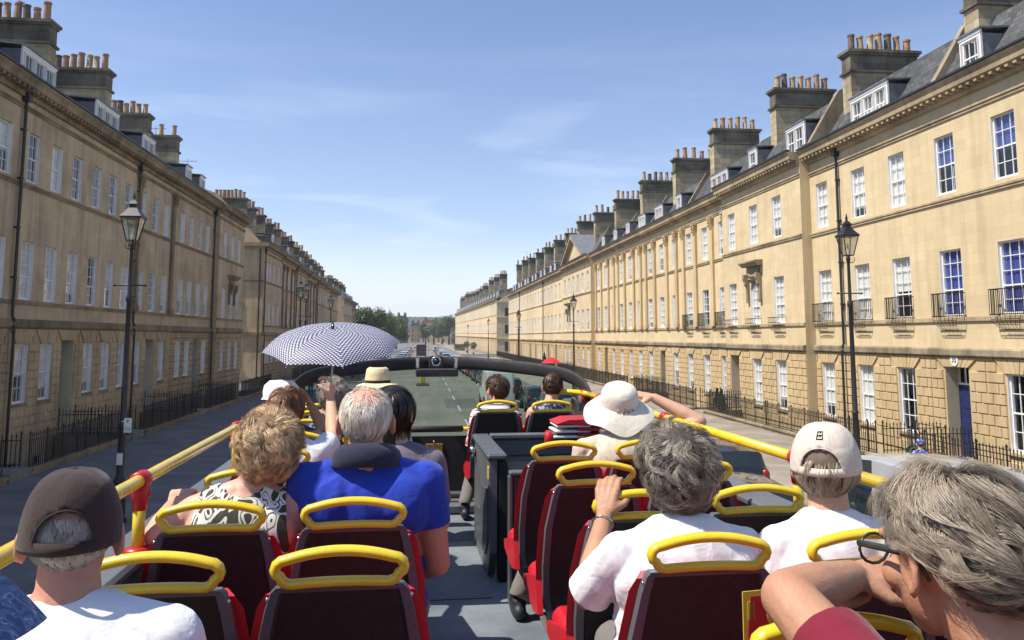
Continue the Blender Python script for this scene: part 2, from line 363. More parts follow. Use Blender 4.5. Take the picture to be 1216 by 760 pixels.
def wall_panel(b, W, zlo, zhi, ops, depth, mi_front, mi_rev, v=0.0):
    us = sorted(set([0, W] + [a for o in ops for a in (o[0], o[1])])); zs = sorted(set([zlo, zhi] + [min(max(a, zlo), zhi) for o in ops for a in (o[2], o[3])]))
    b.mi = mi_front
    for i in range(len(us) - 1):
        for j in range(len(zs) - 1):
            cu = (us[i] + us[i + 1]) / 2; cz = (zs[j] + zs[j + 1]) / 2
            if any(o[0] < cu < o[1] and o[2] < cz < o[3] for o in ops): continue
            b.quad((us[i], v, zs[j]), (us[i + 1], v, zs[j]), (us[i + 1], v, zs[j + 1]), (us[i], v, zs[j + 1]))
    b.mi = mi_rev
    for (a, c, z0, z1, *r) in ops:
        d = r[0] if r else depth
        b.quad((a, v, z0), (a, v, z1), (a, v + d, z1), (a, v + d, z0)); b.quad((c, v, z0), (c, v + d, z0), (c, v + d, z1), (c, v, z1))
        b.quad((a, v, z1), (c, v, z1), (c, v + d, z1), (a, v + d, z1)); b.quad((a, v, z0), (a, v + d, z0), (c, v + d, z0), (c, v, z0))
POT_MATS = ['pot1', 'pot2', 'pot2', 'pot3', 'pot1', 'pot2']
def chimney(par, u, v0, v1, zb, zt, npots, thick=.8, nopots=False, subs=True):
    b = MB(); b.mi = 0
    b.box(u - thick / 2, u + thick / 2, v0, v1, zb, zt - 1.0)
    b.mi = 1
    b.box(u - thick / 2 - .002, u + thick / 2 + .002, v0 - .002, v1 + .002, zt - .998, zt - .25)
    b.box(u - thick / 2 - .10, u + thick / 2 + .10, v0 - .10, v1 + .10, zt - 1.12, zt - 1.0)
    b.box(u - thick / 2 - .07, u + thick / 2 + .07, v0 - .07, v1 + .07, zt - .25, zt - .14)
    b.box(u - thick / 2 - .15, u + thick / 2 + .15, v0 - .15, v1 + .15, zt - .14, zt)
    ch = b.build('chimney', [M['sootstone'], M['soottop']], par)
    if v0 > 1.7 and npots >= 5 and par.location.x < 0: npots = 8
    for k in range(npots):
        v = v0 + .3 + (v1 - v0 - .6) * k / max(1, npots - 1)
        hh = rnd.choice([.78, .86, .86, .95, .68]); r = rnd.uniform(.15, .18)
        p = MB(); p.lathe([(r * 1.12, 0), (r * 1.12, .06), (r, .08), (r * .88, hh - .1), (r * 1.05, hh - .09), (r * 1.08, hh), (r * .85, hh), (r * .8, hh - .15)], 10)
        o = p.build('chimney_pot', [M[rnd.choice(POT_MATS)]], ch, (u + rnd.uniform(-.04, .04), v, zt), smooth=False)
        autosmooth(o)
        o.rotation_euler = (rnd.uniform(-.04, .04), rnd.uniform(-.04, .04), 0)
    return ch
def dormer(par, u, z, v, n, hh=1.42, far=False):
    pw = .92; wd = n * pw + .2
    b = MB(); b.mi = 0
    b.box(-.03, wd + .03, -.05, .03, hh, hh + .1)             # white head
    b.box(0, .09, -.02, .06, 0, hh); b.box(wd - .09, wd, -.02, .06, 0, hh); b.box(.09, wd - .09, -.02, .06, 0, .1); b.box(.09, wd - .09, -.02, .06, hh - .1, hh)
    b.mi = 1
    b.box(.012, .1, .06, 2.0, 0.0, hh - .02); b.box(wd - .1, wd - .012, .06, 2.0, 0.0, hh - .02)
    b.prism([(-.1, hh + .102), (2.6, hh + .30), (2.6, hh + .36), (-.1, hh + .17)], 'x', -.08, wd + .08)
    d = b.build('dormer', [M['white'], M['lead']], par, (u, v, z))
    for k in range(n):
        wm, pm = window_mesh(pw - .02, hh - .2, 3 if n > 1 else 3, 1, 1, False, far)
        o = inst('window', wm, d, (.1 + k * pw + .01, -.08, .1))
        # third level stays inside the dormer window mesh
    g = MB(); g.quad((.1, .075, .1), (wd - .1, .075, .1), (wd - .1, .075, hh - .1), (.1, .075, hh - .1)); g.build('pane', [M['pane']], d)
    g = MB(); g.box(.1, wd - .1, .3, .34, .1, hh - .1); g.build('blind', [M['blind'] if rnd.random() < .35 else M['room']], d)
    return d
def balcony(par, u, wd, z, style='bars'):
    b = MB(); e = .14; x0, x1 = u - e, u + wd + e; d = -.34
    if style == 'bars':
        n = 17
        for k in range(n + 1):
            x = x0 + (x1 - x0) * k / n; b.box(x - .007, x + .007, d, d + .014, z, z + .84)
        for k in range(1, 4):
            y = d * k / 4
            for x in (x0, x1): b.box(x - .009, x + .009, y - .009, y + .009, z, z + .84)
        for zz in (z + .82, z + .02):
            b.box(x0, x1, d - .012, d + .03, zz, zz + .03)
            for x in (x0, x1): b.box(x - .012, x + .012, d, -.001, zz, zz + .03)
    else:
        b.box(x0, x1, d - .012, d + .03, z + .28, z + .31); b.box(x0, x1, d - .012, d + .03, z + .02, z + .05)
        for x in (x0, x1): b.box(x - .012, x + .012, d, -.001, z + .28, z + .31)
        for k in range(6):
            xa = x0 + (x1 - x0) * k / 6; xb = x0 + (x1 - x0) * (k + 1) / 6
            b.tube([(xa, d, z + .03), (xb, d, z + .30)], .009, 4); b.tube([(xb, d, z + .03), (xa, d, z + .30)], .009, 4)
    # basket underneath
    for k in range(7):
        x = x0 + (x1 - x0) * k / 6; cx = u + wd / 2; s = .55
        b.tube([(x, d, z + .02), (x + (cx - x) * .12, d * .98, z - .18), (x + (cx - x) * .3, d * .7, z - .36), (x + (cx - x) * s, -.05, z - .48)], .008, 4)
    for (t, zz, yy) in ((.08, -.12, d), (.25, -.3, d * .8), (.45, -.44, d * .35)):
        b.tube([(x0 + (x1 - x0) * .5 * t, yy, z + zz), (x1 - (x1 - x0) * .5 * t, yy, z + zz)], .012, 4)
    return b.build('balcony', [M['iron']], par)
def capital(b, u, z, w_=.46):
    """leafy capital: bell, two rows of leaves, volutes and abacus"""
    b.box(u - w_ / 2 + .02, u + w_ / 2 - .02, -.20, 0, z, z + .62)
    for r_, zz, o in ((0, z + .05, -.20), (1, z + .26, -.235)):
        for k in range(4 - r_):
            x = u - w_ / 2 + w_ * (k + .5) / (4 - r_)
            b.add([(x - .06, o + .03, zz), (x + .06, o + .03, zz), (x + .05, o - .05, zz + .2), (x - .05, o - .05, zz + .2), (x, o - .11, zz + .17)], [(0, 1, 2, 3), (3, 2, 4), (0, 4, 1), (1, 4, 2), (0, 3, 4)])
    for s_ in (-1, 1): b.lathe([(.0, -.0), (.075, 0), (.085, .05), (.06, .12), (0, .13)], 8, (u + s_ * w_ * .44, -.22, z + .46), cap=False)
    b.box(u - w_ / 2 - .08, u + w_ / 2 + .08, -.30, 0, z + .62, z + .72)

def house(P, y0, y1, wins, label, detail=1, proj=0.0, door=None, chim=(), dorm=(), pil=False, pediment=False, arch_mid=False, ends=(False, False), pipes=(), balc=0, group=None,
          name='terrace_house', whitep=.7, blue=(), number=None, dmat='doorblack', roofh=1.28, bas=True):
    R_ = P['side'] == 'R'; W = y1 - y0
    if not R_: roofh = .72
    X = P['X'] - (proj if R_ else -proj)
    root = empty(name, (X, y1 if R_ else y0, 0), -math.pi / 2 if R_ else math.pi / 2)
    # local x = u (along street), local y = v (into the house)
    tag(root, label, 'house', group)
    us = sorted(local_u(P, y0, y1, y) for y in wins)
    far = detail == 0
    dep = .2
    gz0 = -2.45 if bas and not far else -.3
    ops_g = []; ops_u = []; wl = []
    for i, u in enumerate(us):
        if door is not None and i in (door if isinstance(door, tuple) else (door,)):
            dw = 1.3; z0 = P['g0']; ops_g.append((u - dw / 2, u + dw / 2, z0, P['gf'][1] + .12, .5)); wl.append(('d', u - dw / 2, z0, dw, P['gf'][1] + .12 - z0))
        else:
            a = u - P['w'] / 2; ops_g.append((a, a + P['w'], P['gf'][0], P['gf'][1])); wl.append(('w', a, P['gf'][0], P['w'], P['gf'][1] - P['gf'][0], 0))
        if bas and not far:
            a = u - P['w'] / 2; ops_g.append((a, a + P['w'], -1.75, -.25)); wl.append(('w', a, -1.75, P['w'], 1.5, 3))
        a = u - P['w1'] / 2; ops_u.append((a, a + P['w1'], P['f1'][0], P['f1'][1])); wl.append(('w', a, P['f1'][0], P['w1'], P['f1'][1] - P['f1'][0], 1))
        a = u - P['w2'] / 2; ops_u.append((a, a + P['w2'], P['f2'][0], P['f2'][1])); wl.append(('w', a, P['f2'][0], P['w2'], P['f2'][1] - P['f2'][0], 2))
    b = MB()
    gb0, gb1 = P['band']
    rust = detail >= 2
    wall_panel(b, W, gz0, gb0, ops_g, dep, 1, 1)
    wall_panel(b, W, gb0, P['cor'] - .6, ops_u, dep, 0, 0)
    b.mi = 0
    for e, uu in ((ends[0], 0), (ends[1], W)):
        ext = 9.5 if e else proj
        if ext > 0:
            b.quad((uu, 0, gz0), (uu, ext, gz0), (uu, ext, P['cor']), (uu, 0, P['cor']))
            if e: b.add([(uu, .3, P['cor']), (uu, 2.3, P['cor'] + 2.2), (uu, 5, P['cor'] + 3.2), (uu, 9.5, P['cor'])], [(0, 1, 2, 3)])
    if rust:
        b.mi = 1; pr_ = .05; rh = .345; gap = .015
        z = gz0 if False else P['g0'] - .1
        row = 0
        fan_z = P['gf'][1]
        while z < gb0 - .05:
            z1 = min(z + rh, gb0)
            segs = [(0, W)]
            for o in ops_g:
                if o[2] < z1 - .01 and o[3] > z + .01 or (z1 > fan_z + .02 and o[3] > .5):
                    m_ = .04 if z1 <= fan_z + .02 else .04 + .5 * (z1 - fan_z) / (gb0 - fan_z)
                    ns = []
                    for (a, c) in segs:
                        if o[1] + m_ <= a or o[0] - m_ >= c: ns.append((a, c)); continue
                        if a < o[0] - m_: ns.append((a, o[0] - m_))
                        if c > o[1] + m_: ns.append((o[1] + m_, c))
                    segs = ns
            for (a, c) in segs:
                L_ = c - a
                if L_ < .08: continue
                n = max(1, round(L_ / .68)); cuts = [a + L_ * k / n for k in range(n + 1)]
                if n > 1 and row % 2: cuts = [a] + [a + L_ * (k + .5) / n for k in range(n)] + [c]
                elif n == 1 and row % 2 and L_ > .45: cuts = [a, a + L_ / 2, c]
                for k in range(len(cuts) - 1):
                    b.raised([(cuts[k] + gap, z + gap), (cuts[k + 1] - gap, z + gap), (cuts[k + 1] - gap, z1 - gap), (cuts[k] + gap, z1 - gap)], pr_ + rnd.uniform(-.004, .004), .014)
            z = z1; row += 1
        for o in ops_g:
            if o[3] < .5: continue
            n = 7; zl = o[3] + .01
            for k in range(n):
                a0 = o[0] + (o[1] - o[0]) * k / n; a1 = o[0] + (o[1] - o[0]) * (k + 1) / n
                e = .5
                b0 = o[0] - e + (o[1] - o[0] + 2 * e) * k / n; b1 = o[0] - e + (o[1] - o[0] + 2 * e) * (k + 1) / n
                b.raised([(a0 + .008, zl), (a1 - .008, zl), (b1 - .008, gb0 - .01), (b0 + .008, gb0 - .01)], pr_ + .008, .012)
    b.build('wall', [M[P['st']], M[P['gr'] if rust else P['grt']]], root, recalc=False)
    if not far:
        MB().quad((0.02, 1.3, gz0), (W - .02, 1.3, gz0), (W - .02, 1.3, P['cor'] - .7), (0.02, 1.3, P['cor'] - .7)).build('interior', [M['room']], root)
    # trim
    t = MB(); t.prism([(.0, gb0), (-.12, gb0), (-.16, gb0 + .05), (-.16, gb1 - .06), (-.10, gb1), (0, gb1)], 'x', 0, W); t.build('string_course', [M[P['bd']]], root)
    t = MB(); t.box(0, W, -.07, .0, P['sill1'], P['sill1'] + .14); t.build('sill_course', [M[P['tr']]], root)
    z_ = P['sill2']; t = MB(); t.prism([(0, z_ - .09), (-.06, z_ - .09), (-.06, z_), (-.09, z_), (-.09, z_ + .07), (0, z_ + .07)], 'x', 0, W); t.build('sill_course', [M[P['tr']]], root)
    z_ = P['arch']; t = MB(); t.prism([(0, z_), (-.05, z_), (-.05, z_ + .1), (-.09, z_ + .1), (-.09, z_ + .17), (0, z_ + .17)], 'x', 0, W); t.build('architrave', [M[P['tr']]], root)
    c = P['cor']; t = MB()
    t.prism([(0, c - .62), (-.12, c - .62), (-.16, c - .50), (-.16, c - .40), (-.50, c - .34), (-.52, c - .16), (-.60, c - .05), (-.62, c), (.35, c + .02), (.35, c - .3), (0, c - .3)], 'x', 0, W)
    if detail >= 2:
        n = int(W / .36)
        for k in range(n):
            u = W * (k + .5) / n; t.box(u - .07, u + .07, -.46, -.155, c - .47, c - .352)
    t.build('cornice', [M[P['tr']], M[P['bd']]], root)
    g = MB(); g.box(0, W, -.66, -.45, c + .024, c + .10); g.build('gutter', [M['iron']], root)
    # windows
    cnt = {}
    for wi in wl:
        if wi[0] == 'd': put_door(root, wi[1], wi[2], wi[3], wi[4], M[dmat], .5); continue
        fl = wi[5]; k = cnt.get(fl, 0); cnt[fl] = k + 1
        wt = .6 if fl == 0 else whitep + .08
        if fl == 3: wt = .15
        put_window(root, wi[1], wi[2], wi[3], wi[4], 3, *( (2, 2) if fl in (0, 2, 3) else (3, 2)), far=far, whitep=wt, blue=(fl, k) in blue, arched=(arch_mid and fl == 1 and k == 1))
        if balc and fl == 1: balcony(root, wi[1] + .05, wi[3] - .1, P['sill1'] + .15, 'bars' if balc == 1 else 'lattice')
    # stone sills
    if not far:
        for o in ops_g:
            if len(o) == 4:
                s_ = MB(); s_.box(o[0] - .06, o[1] + .06, -.085, .098, o[2] - .10, o[2] - .001); s_.build('window_sill', [M[P['tr']]], root)
    if arch_mid:
        a = us[1]; z = P['f1'][1]; m = MB()
        m.box(a - .95, a - .72, -.14, -.001, z - 1.2, z + .35); m.box(a + .72, a + .95, -.14, -.001, z - 1.2, z + .35)
        for s2 in (-1, 1):
            m.prism([(-.14, z - .3), (-.34, z + .1), (-.34, z + .35), (-.14, z + .35)], 'x', a + s2 * .84 - .11, a + s2 * .84 + .11)
            m.ell((a + s2 * .84, -.2, z - .15), (.1, .1, .16), n=8, m=6)
        m.box(a - .72, a + .72, -.10, -.001, z + .06, z + .75)
        for k in range(9):   # carved swag
            x = a - .6 + 1.2 * k / 8; m.ell((x, -.13, z + .35 - .13 * math.cos((k - 4) * .38)), (.09, .07, .09), n=7, m=5)
        m.prism([(-.0, z + .76), (-.30, z + .76), (-.38, z + .86), (-.50, z + .94), (-.50, z + 1.02), (0, z + 1.06)], 'x', a - 1.12, a + 1.12)
        zt_ = P['f1'][1]; hw_ = P['w1'] / 2
        for s2 in (-1, 1):
            pl_ = [(a + s2 * hw_, zt_)] + [(a + s2 * (hw_ - .001) * math.cos(q * math.pi / 16), zt_ - hw_ + hw_ * math.sin(q * math.pi / 16)) for q in range(9)]
            m.prism(pl_, 'y', .02, .095)
        m.build('window_hood', [M['bandR'] if R_ else M[P['tr']]], root)
    if pil:
        m = MB(); ed = []
        for i in range(len(us) + 1):
            if i == 0: ed.append(us[0] / 2 if us[0] > 1 else us[0] - .9)
            elif i == len(us): ed.append((us[-1] + W) / 2 if W - us[-1] > 1 else us[-1] + .9)
            else: ed.append((us[i - 1] + us[i]) / 2)
        if pil == 'ends': ed = [.32, W - .32]
        for u in ed:
            m = MB(); m.box(u - .23, u + .23, -.15, -.001, P['sill1'] + .142, P['arch'] - .75)
            m.box(u - .33, u + .33, -.22, -.001, P['sill1'] + .143, P['sill1'] + .42); m.box(u - .27, u + .27, -.185, -.001, P['sill1'] + .42, P['sill1'] + .52)
            capital(m, u, P['arch'] - .75)
            m.build('pilaster', [M['stoneRg'] if R_ else M[P['tr']]], root)
    # roof
    cz = c; rf = MB(); k = roofh
    rf.prism([(.36, cz - .2), (.36, cz + .12), (.55, cz + .14), (2.2, cz + 2.1 * k), (2.25, cz + 2.2 * k), (5.2, cz + 3.5 * k), (9.5, cz + .2)], 'x', .001, W - .001)
    roof = rf.build('roof', [M['slate']], root)
    pw = MB(); pw.prism([(.2, cz + .03), (.2, cz + .35), (.5, cz + .45), (2.1, cz + 2.4 * k), (5.2, cz + 3.75 * k), (9.3, cz + .5), (9.3, cz)], 'x', W - .2, W + .1)
    pw.build('party_wall', [M['bandR'] if R_ else M[P['tr']]], root)
    for cy in chim:
        yy, zt, v0, v1, npot = cy; chimney(roof if False else root, local_u(P, y0, y1, yy), v0, v1, cz + .3, zt, npot)
    for (yy, n) in dorm:
        pwid = n * .92 + .2; dormer(root, local_u(P, y0, y1, yy) - pwid / 2, cz + .22, .62, n, far=far)
    if pediment:
        m = MB(); u0, u1 = pediment
        m.mi = 0; m.prism([(u0 + .5, c + .02), (u1 - .5, c + .02), ((u0 + u1) / 2, c + 2.75)], 'y', -.1, 4.0)
        m.mi = 1
        um = (u0 + u1) / 2
        for (a, bb) in ((u0, um), (u1, um)):
            m.prism([(a, c + .03), (a + (.8 if a < um else -.8), c + .03), (bb, c + 2.75), (bb, c + 3.1)], 'y', -.62, -.102)
        m.mi = 2
        for (a, bb) in ((u0 - .05, um), (u1 + .05, um)):
            m.prism([(a, c + .10), (bb, c + 3.16), (bb, c + 3.24), (a - (.1 if a < um else -.1), c + .17)], 'y', -.7, 4.6)
        m.build('pediment', [M[P['st']], M[P['tr']], M['lead']], root)
    for (yy, zt, zb) in pipes:
        u = local_u(P, y0, y1, yy); m = MB()
        m.tube([(u, -.12, gb1 + .08), (u, -.12, zt)], .06, 8); m.tube([(u, -.21, gz0 + .2), (u, -.21, gb0 - .25), (u, -.21, gb0 + .1)], .055, 8)
        m.tube([(u, -.12, gb1 + .1), (u, -.22, gb1 - .1)], .055, 8)
        m.prism([(u - .1, zt - .1), (u + .1, zt - .1), (u + .19, zt + .25), (u + .19, zt + .36), (u - .19, zt + .36), (u - .19, zt + .25)], 'y', -.27, -.02)
        z = zt - 1.2
        while z > gb1 + .3: m.box(u - .10, u + .10, -.17, -.001, z, z + .06); z -= 1.85
        m.build('drainpipe', [M['iron']], root)
    return root

ORD = ['first', 'second', 'third', 'fourth', 'fifth', 'sixth', 'seventh', 'eighth', 'ninth', 'tenth', 'eleventh', 'twelfth', 'thirteenth', 'fourteenth', 'fifteenth', 'sixteenth', 'seventeenth', 'eighteenth', 'nineteenth', 'twentieth'] + \
      ['twenty-' + a for a in ('first', 'second', 'third', 'fourth', 'fifth', 'sixth', 'seventh', 'eighth', 'ninth')]
# ---------------------------------------------------------------- right (sunlit) terrace
GR = 'houses of the sunlit right-hand terrace'; GLh = 'houses of the shaded left-hand terrace'
house(PR, 18.9, 28.5, [21.2, 24.08, 27.11], 'sunlit stone house numbered 35 with blue door, blue blinds and a single dormer', 2, door=2 if False else 0, chim=[(27.4, 17.6, 1.6, 5.0, 6)], dorm=[(26.2, 1)],
      balc=1, group=GR, blue=[(1, 0), (1, 1), (2, 0), (2, 1), (0, 1)], dmat='doorblue', whitep=.2)
house(PR, 28.5, 37.33, [30.12, 33.01, 36.23], 'sunlit stone house with white blinds, triple dormer and black drainpipe behind the near lamp post', 2, chim=[(36.4, 18.0, 1.6, 5.0, 7)], dorm=[(32.9, 3)],
      pipes=[(34.55, 12.55, 0)], balc=1, group=GR, whitep=.85)
house(PR, 37.33, 47.7, [40.09, 43.10, 46.31], 'sunlit projecting house with a hooded arched middle window and lattice balconettes', 2, proj=.5, door=0, chim=[(43.6, 18.3, 1.6, 5.0, 7)], dorm=[(38.9, 2), (44.3, 1)],
      arch_mid=True, balc=2, group=GR, dmat='doorpink', whitep=.85)
yy = [47.7, 57.55, 67.4, 77.25, 87.1]
wY = [49.2, 52.4, 55.7, 59.0, 62.3, 65.6, 68.9, 72.1, 75.4, 78.7, 82.0, 85.3]
for i in range(4):
    house(PR, yy[i], yy[i + 1], wY[i * 3:i * 3 + 3], '%s house from the right in the pilastered stretch of the sunlit terrace' % ORD[i], 2 if i < 2 else 1, door=1 if i % 2 else None, pil=True,
          chim=[([54.6, 63.3, 73.3, 83.6][i], [18.8, 18.6, 18.7, 18.7][i], 1.5, 4.8, [6, 5, 6, 6][i])], dorm=[[(51.0, 3), ], [(59.5, 1), (64.8, 2)], [(70, 2), (75.0, 1)], [(80, 1), (85.5, 1)]][i], balc=1 if i == 0 else 0, group=GR, whitep=.7)
house(PR, 87.1, 104.9, [88.8, 91.7, 94.6, 97.4, 100.3, 103.2], 'wide sunlit house with a triangular pediment in the middle of the right terrace', 1, proj=.45, door=2,
      chim=[(92.4, 18.6, 1.6, 4.8, 5), (102.6, 19.0, 1.6, 4.8, 5)], dorm=[], pediment=(1.5, 16.3), arch_mid=True, group=GR, whitep=.75)
for i in range(7):
    a = 104.9 + i * 10.1
    house(PR, a, a + 10.1, [a + 1.8, a + 5.05, a + 8.3], '%s plain house beyond the pediment in the sunlit terrace' % ORD[i], 1, door=1 if i % 2 else 0, chim=[(a + 9, 18.7 + i * .16 + rnd.uniform(-.2, .3), 1.6, 4.9, rnd.choice([4, 5, 6]))],
          dorm=[(a + 2.6, 1), (a + 6.5, rnd.choice([1, 2]))], ends=(i == 6, False), group=GR, whitep=.7, bas=False, pipes=[(a + 9.6, 12.5, 0)] if i in (1, 4) else ())
# far right block beyond the side street, which climbs a little, built once and copied
fr = house(PR, 203.6, 213.6, [205.3, 208.6, 211.9], 'first house beyond the side street in the far sunlit terrace', 0, chim=[(212.6, 19.4, 1.6, 3.5, 4)], dorm=[(206.4, 1), (210, 1)], roofh=.75, group='houses of the far sunlit terrace')
def drop_chimney(h):
    for ch in list(h.children):
        if ch.name.startswith('chimney'):
            for g_ in list(ch.children): bpy.data.objects.remove(g_)
            bpy.data.objects.remove(ch)
for i in range(1, 25):
    c_ = copy_tree(fr)
    if i % 2: drop_chimney(c_)
    else:
        for ch in c_.children:
            if ch.name.startswith('chimney'): ch.scale.z = rnd.uniform(.97, 1.03); ch.location.y = rnd.uniform(-.2, .9)
    c_ = c_; c_.location.y = 213.6 + i * 10; c_.scale.z = 1.06 + i * .008; c_['label'] = '%s house beyond the side street in the far sunlit terrace' % ORD[i]
fr.scale.z = 1.06
m = MB(); m.box(18.52, 28, 203.35, 203.58, 0, 13.0)
m.box(18.3, 28, 203.2, 203.35, 3.8, 4.05); m.box(18.3, 28, 203.2, 203.35, 9.1, 9.3); m.box(18.2, 28.1, 203.1, 203.35, 12.8, 13.3)
m.prism([(18.9, 13.3), (28, 13.3), (23.5, 16.6)], 'y', 203.35, 203.6)
fr_g = m.build('end_wall', [M['stoneR']]); 
fr_g.parent = fr; fr_g.matrix_parent_inverse = Matrix.Translation((0, 0, 0))
bpy.context.view_layer.update(); fr_g.matrix_parent_inverse = fr.matrix_world.inverted()
for (z0, z1) in ((.9, 3.2), (5.2, 7.4), (9.5, 11.5)):
    m = MB(); m.box(20.5, 21.9, 203.28, 203.348, z0, z1)
    o = m.build('blocked_window', [M['room']]); o.parent = fr; o.matrix_parent_inverse = fr.matrix_world.inverted()
# ---------------------------------------------------------------- left (shaded) terrace
for (a_, c_, t_) in ((.0, 6.4, 'fourth'), (6.4, 12.9, 'third'), (12.9, 19.3, 'second'), (19.3, 25.75, 'first')):
    house(PL, a_, c_, [a_ + 1.1, a_ + 3.2, a_ + 5.3], '%s shaded house back from the left picture edge, beside the bus' % t_, 1, door=1, chim=[(c_, 18.4, 1.8, 5.2, 6)], dorm=[(a_ + 3, 1)], group=GLh, whitep=.4, bas=False)
house(PL, 25.75, 32.1, [26.9, 28.95, 31.01], 'shaded stone house at the left edge beyond the drainpipe', 2, door=0, chim=[(31.9, 18.6, 1.9, 5.4, 6)], dorm=[(29.5, 3)], group=GLh, whitep=.35)
house(PL, 32.1, 38.4, [33.24, 35.3, 37.35], 'shaded stone house with cream door right of the near drainpipe on the left', 2, door=2, chim=[(38.3, 18.6, 1.8, 5.4, 6)], dorm=[(34.6, 3)], pipes=[(32.12, 13.3, 0)], group=GLh, whitep=.4, dmat='cream')
house(PL, 38.4, 44.8, [39.55, 41.6, 43.7], 'shaded stone house seen above the near lamp post on the left', 2, chim=[(45.2, 18.6, 1.8, 5.2, 6)], dorm=[(42.0, 3)], group=GLh, whitep=.4)
house(PL, 44.8, 51.6, [46.0, 48.1, 50.15], 'shaded stone house with white door beyond the left lamp post', 2, door=1, chim=[(51.9, 18.0, 1.8, 5.0, 5)], dorm=[(48.3, 2)], pipes=[(44.95, 13.2, 0)], pil='ends', group=GLh, whitep=.5, dmat='doorwhite')
house(PL, 51.6, 61.4, [53.5, 55.5, 57.6, 59.6], 'shaded stone house with four windows per floor between the pilaster and the projecting end', 1, door=2, chim=[(57.9, 18.1, 1.8, 5.0, 4)], dorm=[(56.5, 1), (60, 1)], group=GLh, pipes=[(61.1, 13.2, 0)], whitep=.5)
house(PL, 61.4, 69.75, [63.16, 65.6, 67.9], 'shaded projecting end house with a hooded arched window on the left', 1, proj=.4, chim=[], dorm=[], arch_mid=True, ends=(False, True), group=GLh, whitep=.4)
G2 = 'houses of the second left-hand block'
for i in range(7):
    a = 80.7 + i * 10.1
    h_ = house(PL, a, a + 10.1, [a + 1.7, a + 5.0, a + 8.4] if i else [a + 2.0, a + 3.4, a + 5.6, a + 8.4], '%s house of the second shaded block on the left past the side street' % ORD[i], 1, door=1 if i % 2 else None,
          chim=[(a + .9 if i == 0 else a + .3, 18.6, 2.0, 5.2, 6), (a + 5.4, 18.3, 2.0, 5.0, 5)], dorm=[(a + 7.7, 1)], ends=(i == 0, i == 6), group=G2, whitep=.5, bas=False, pipes=[(a + .25, 13.2, 0)] if i in (0, 2, 4) else (), pil=True if i in (1, 3) else False)
    h_.scale.z = .955 - .014 * i      # the street dips along this block
    if i == 0:
        m = MB()   # openings on the end wall facing the side street, v runs from the facade inwards
        put = [(2.0, 6.3), (2.0, 10.6), (2.0, 1.9)]
        for k, (v, z) in enumerate(put):
            m2 = MB(); m2.mi = 0; m2.box(-.06, -.002, v, v + 1.25, z, z + 2.1)
            if k == 0:
                m2.mi = 1; m2.box(-.09, -.062, v, v + .07, z, z + 2.1); m2.box(-.09, -.062, v + 1.18, v + 1.25, z, z + 2.1); m2.box(-.09, -.062, v + .07, v + 1.18, z + 1.0, z + 1.07); m2.box(-.09, -.062, v + .07, v + 1.18, z, z + .1)
                m2.box(-.085, -.062, v + .6, v + .63, z + .1, z + 2.1)
            m2.build('window' if k == 0 else 'blocked_window', [M['room'] if k == 0 else M['stoneL'], M['white']], h_)
            m3 = MB(); m3.box(-.16, -.001, v - .1, v + 1.35, z - .14, z - .02); m3.build('window_sill', [M['trimL']], h_)
        m2 = MB(); m2.box(-.16, -.001, 0, 9.5, 4.72, 5.06); m2.box(-.1, -.001, 0, 9.5, 10.1, 10.2); m2.box(-.5, -.001, -.5, 9.5, 13.6, 14.0); m2.build('string_course', [M['trimL']], h_)
        m2 = MB(); m2.tube([(-.12, .35, .2), (-.12, .35, 13.4)], .07, 8); m2.build('drainpipe', [M['iron']], h_)
G3 = 'houses of the third left-hand block'
fl = house(PL, 163, 173, [164.7, 168, 171.3], 'first house of the small third block far down the left side', 0, chim=[(163.5, 18.4, 2, 5, 5), (168.4, 18.2, 2, 5, 5)], dorm=[(166, 1), (170, 1)], ends=(True, False), group=G3)
fl.scale.z = .85
for i in range(1, 3):
    c_ = copy_tree(fl); c_.location.y = 163 + i * 10; c_['label'] = '%s house of the small third block far down the left side' % ORD[i]
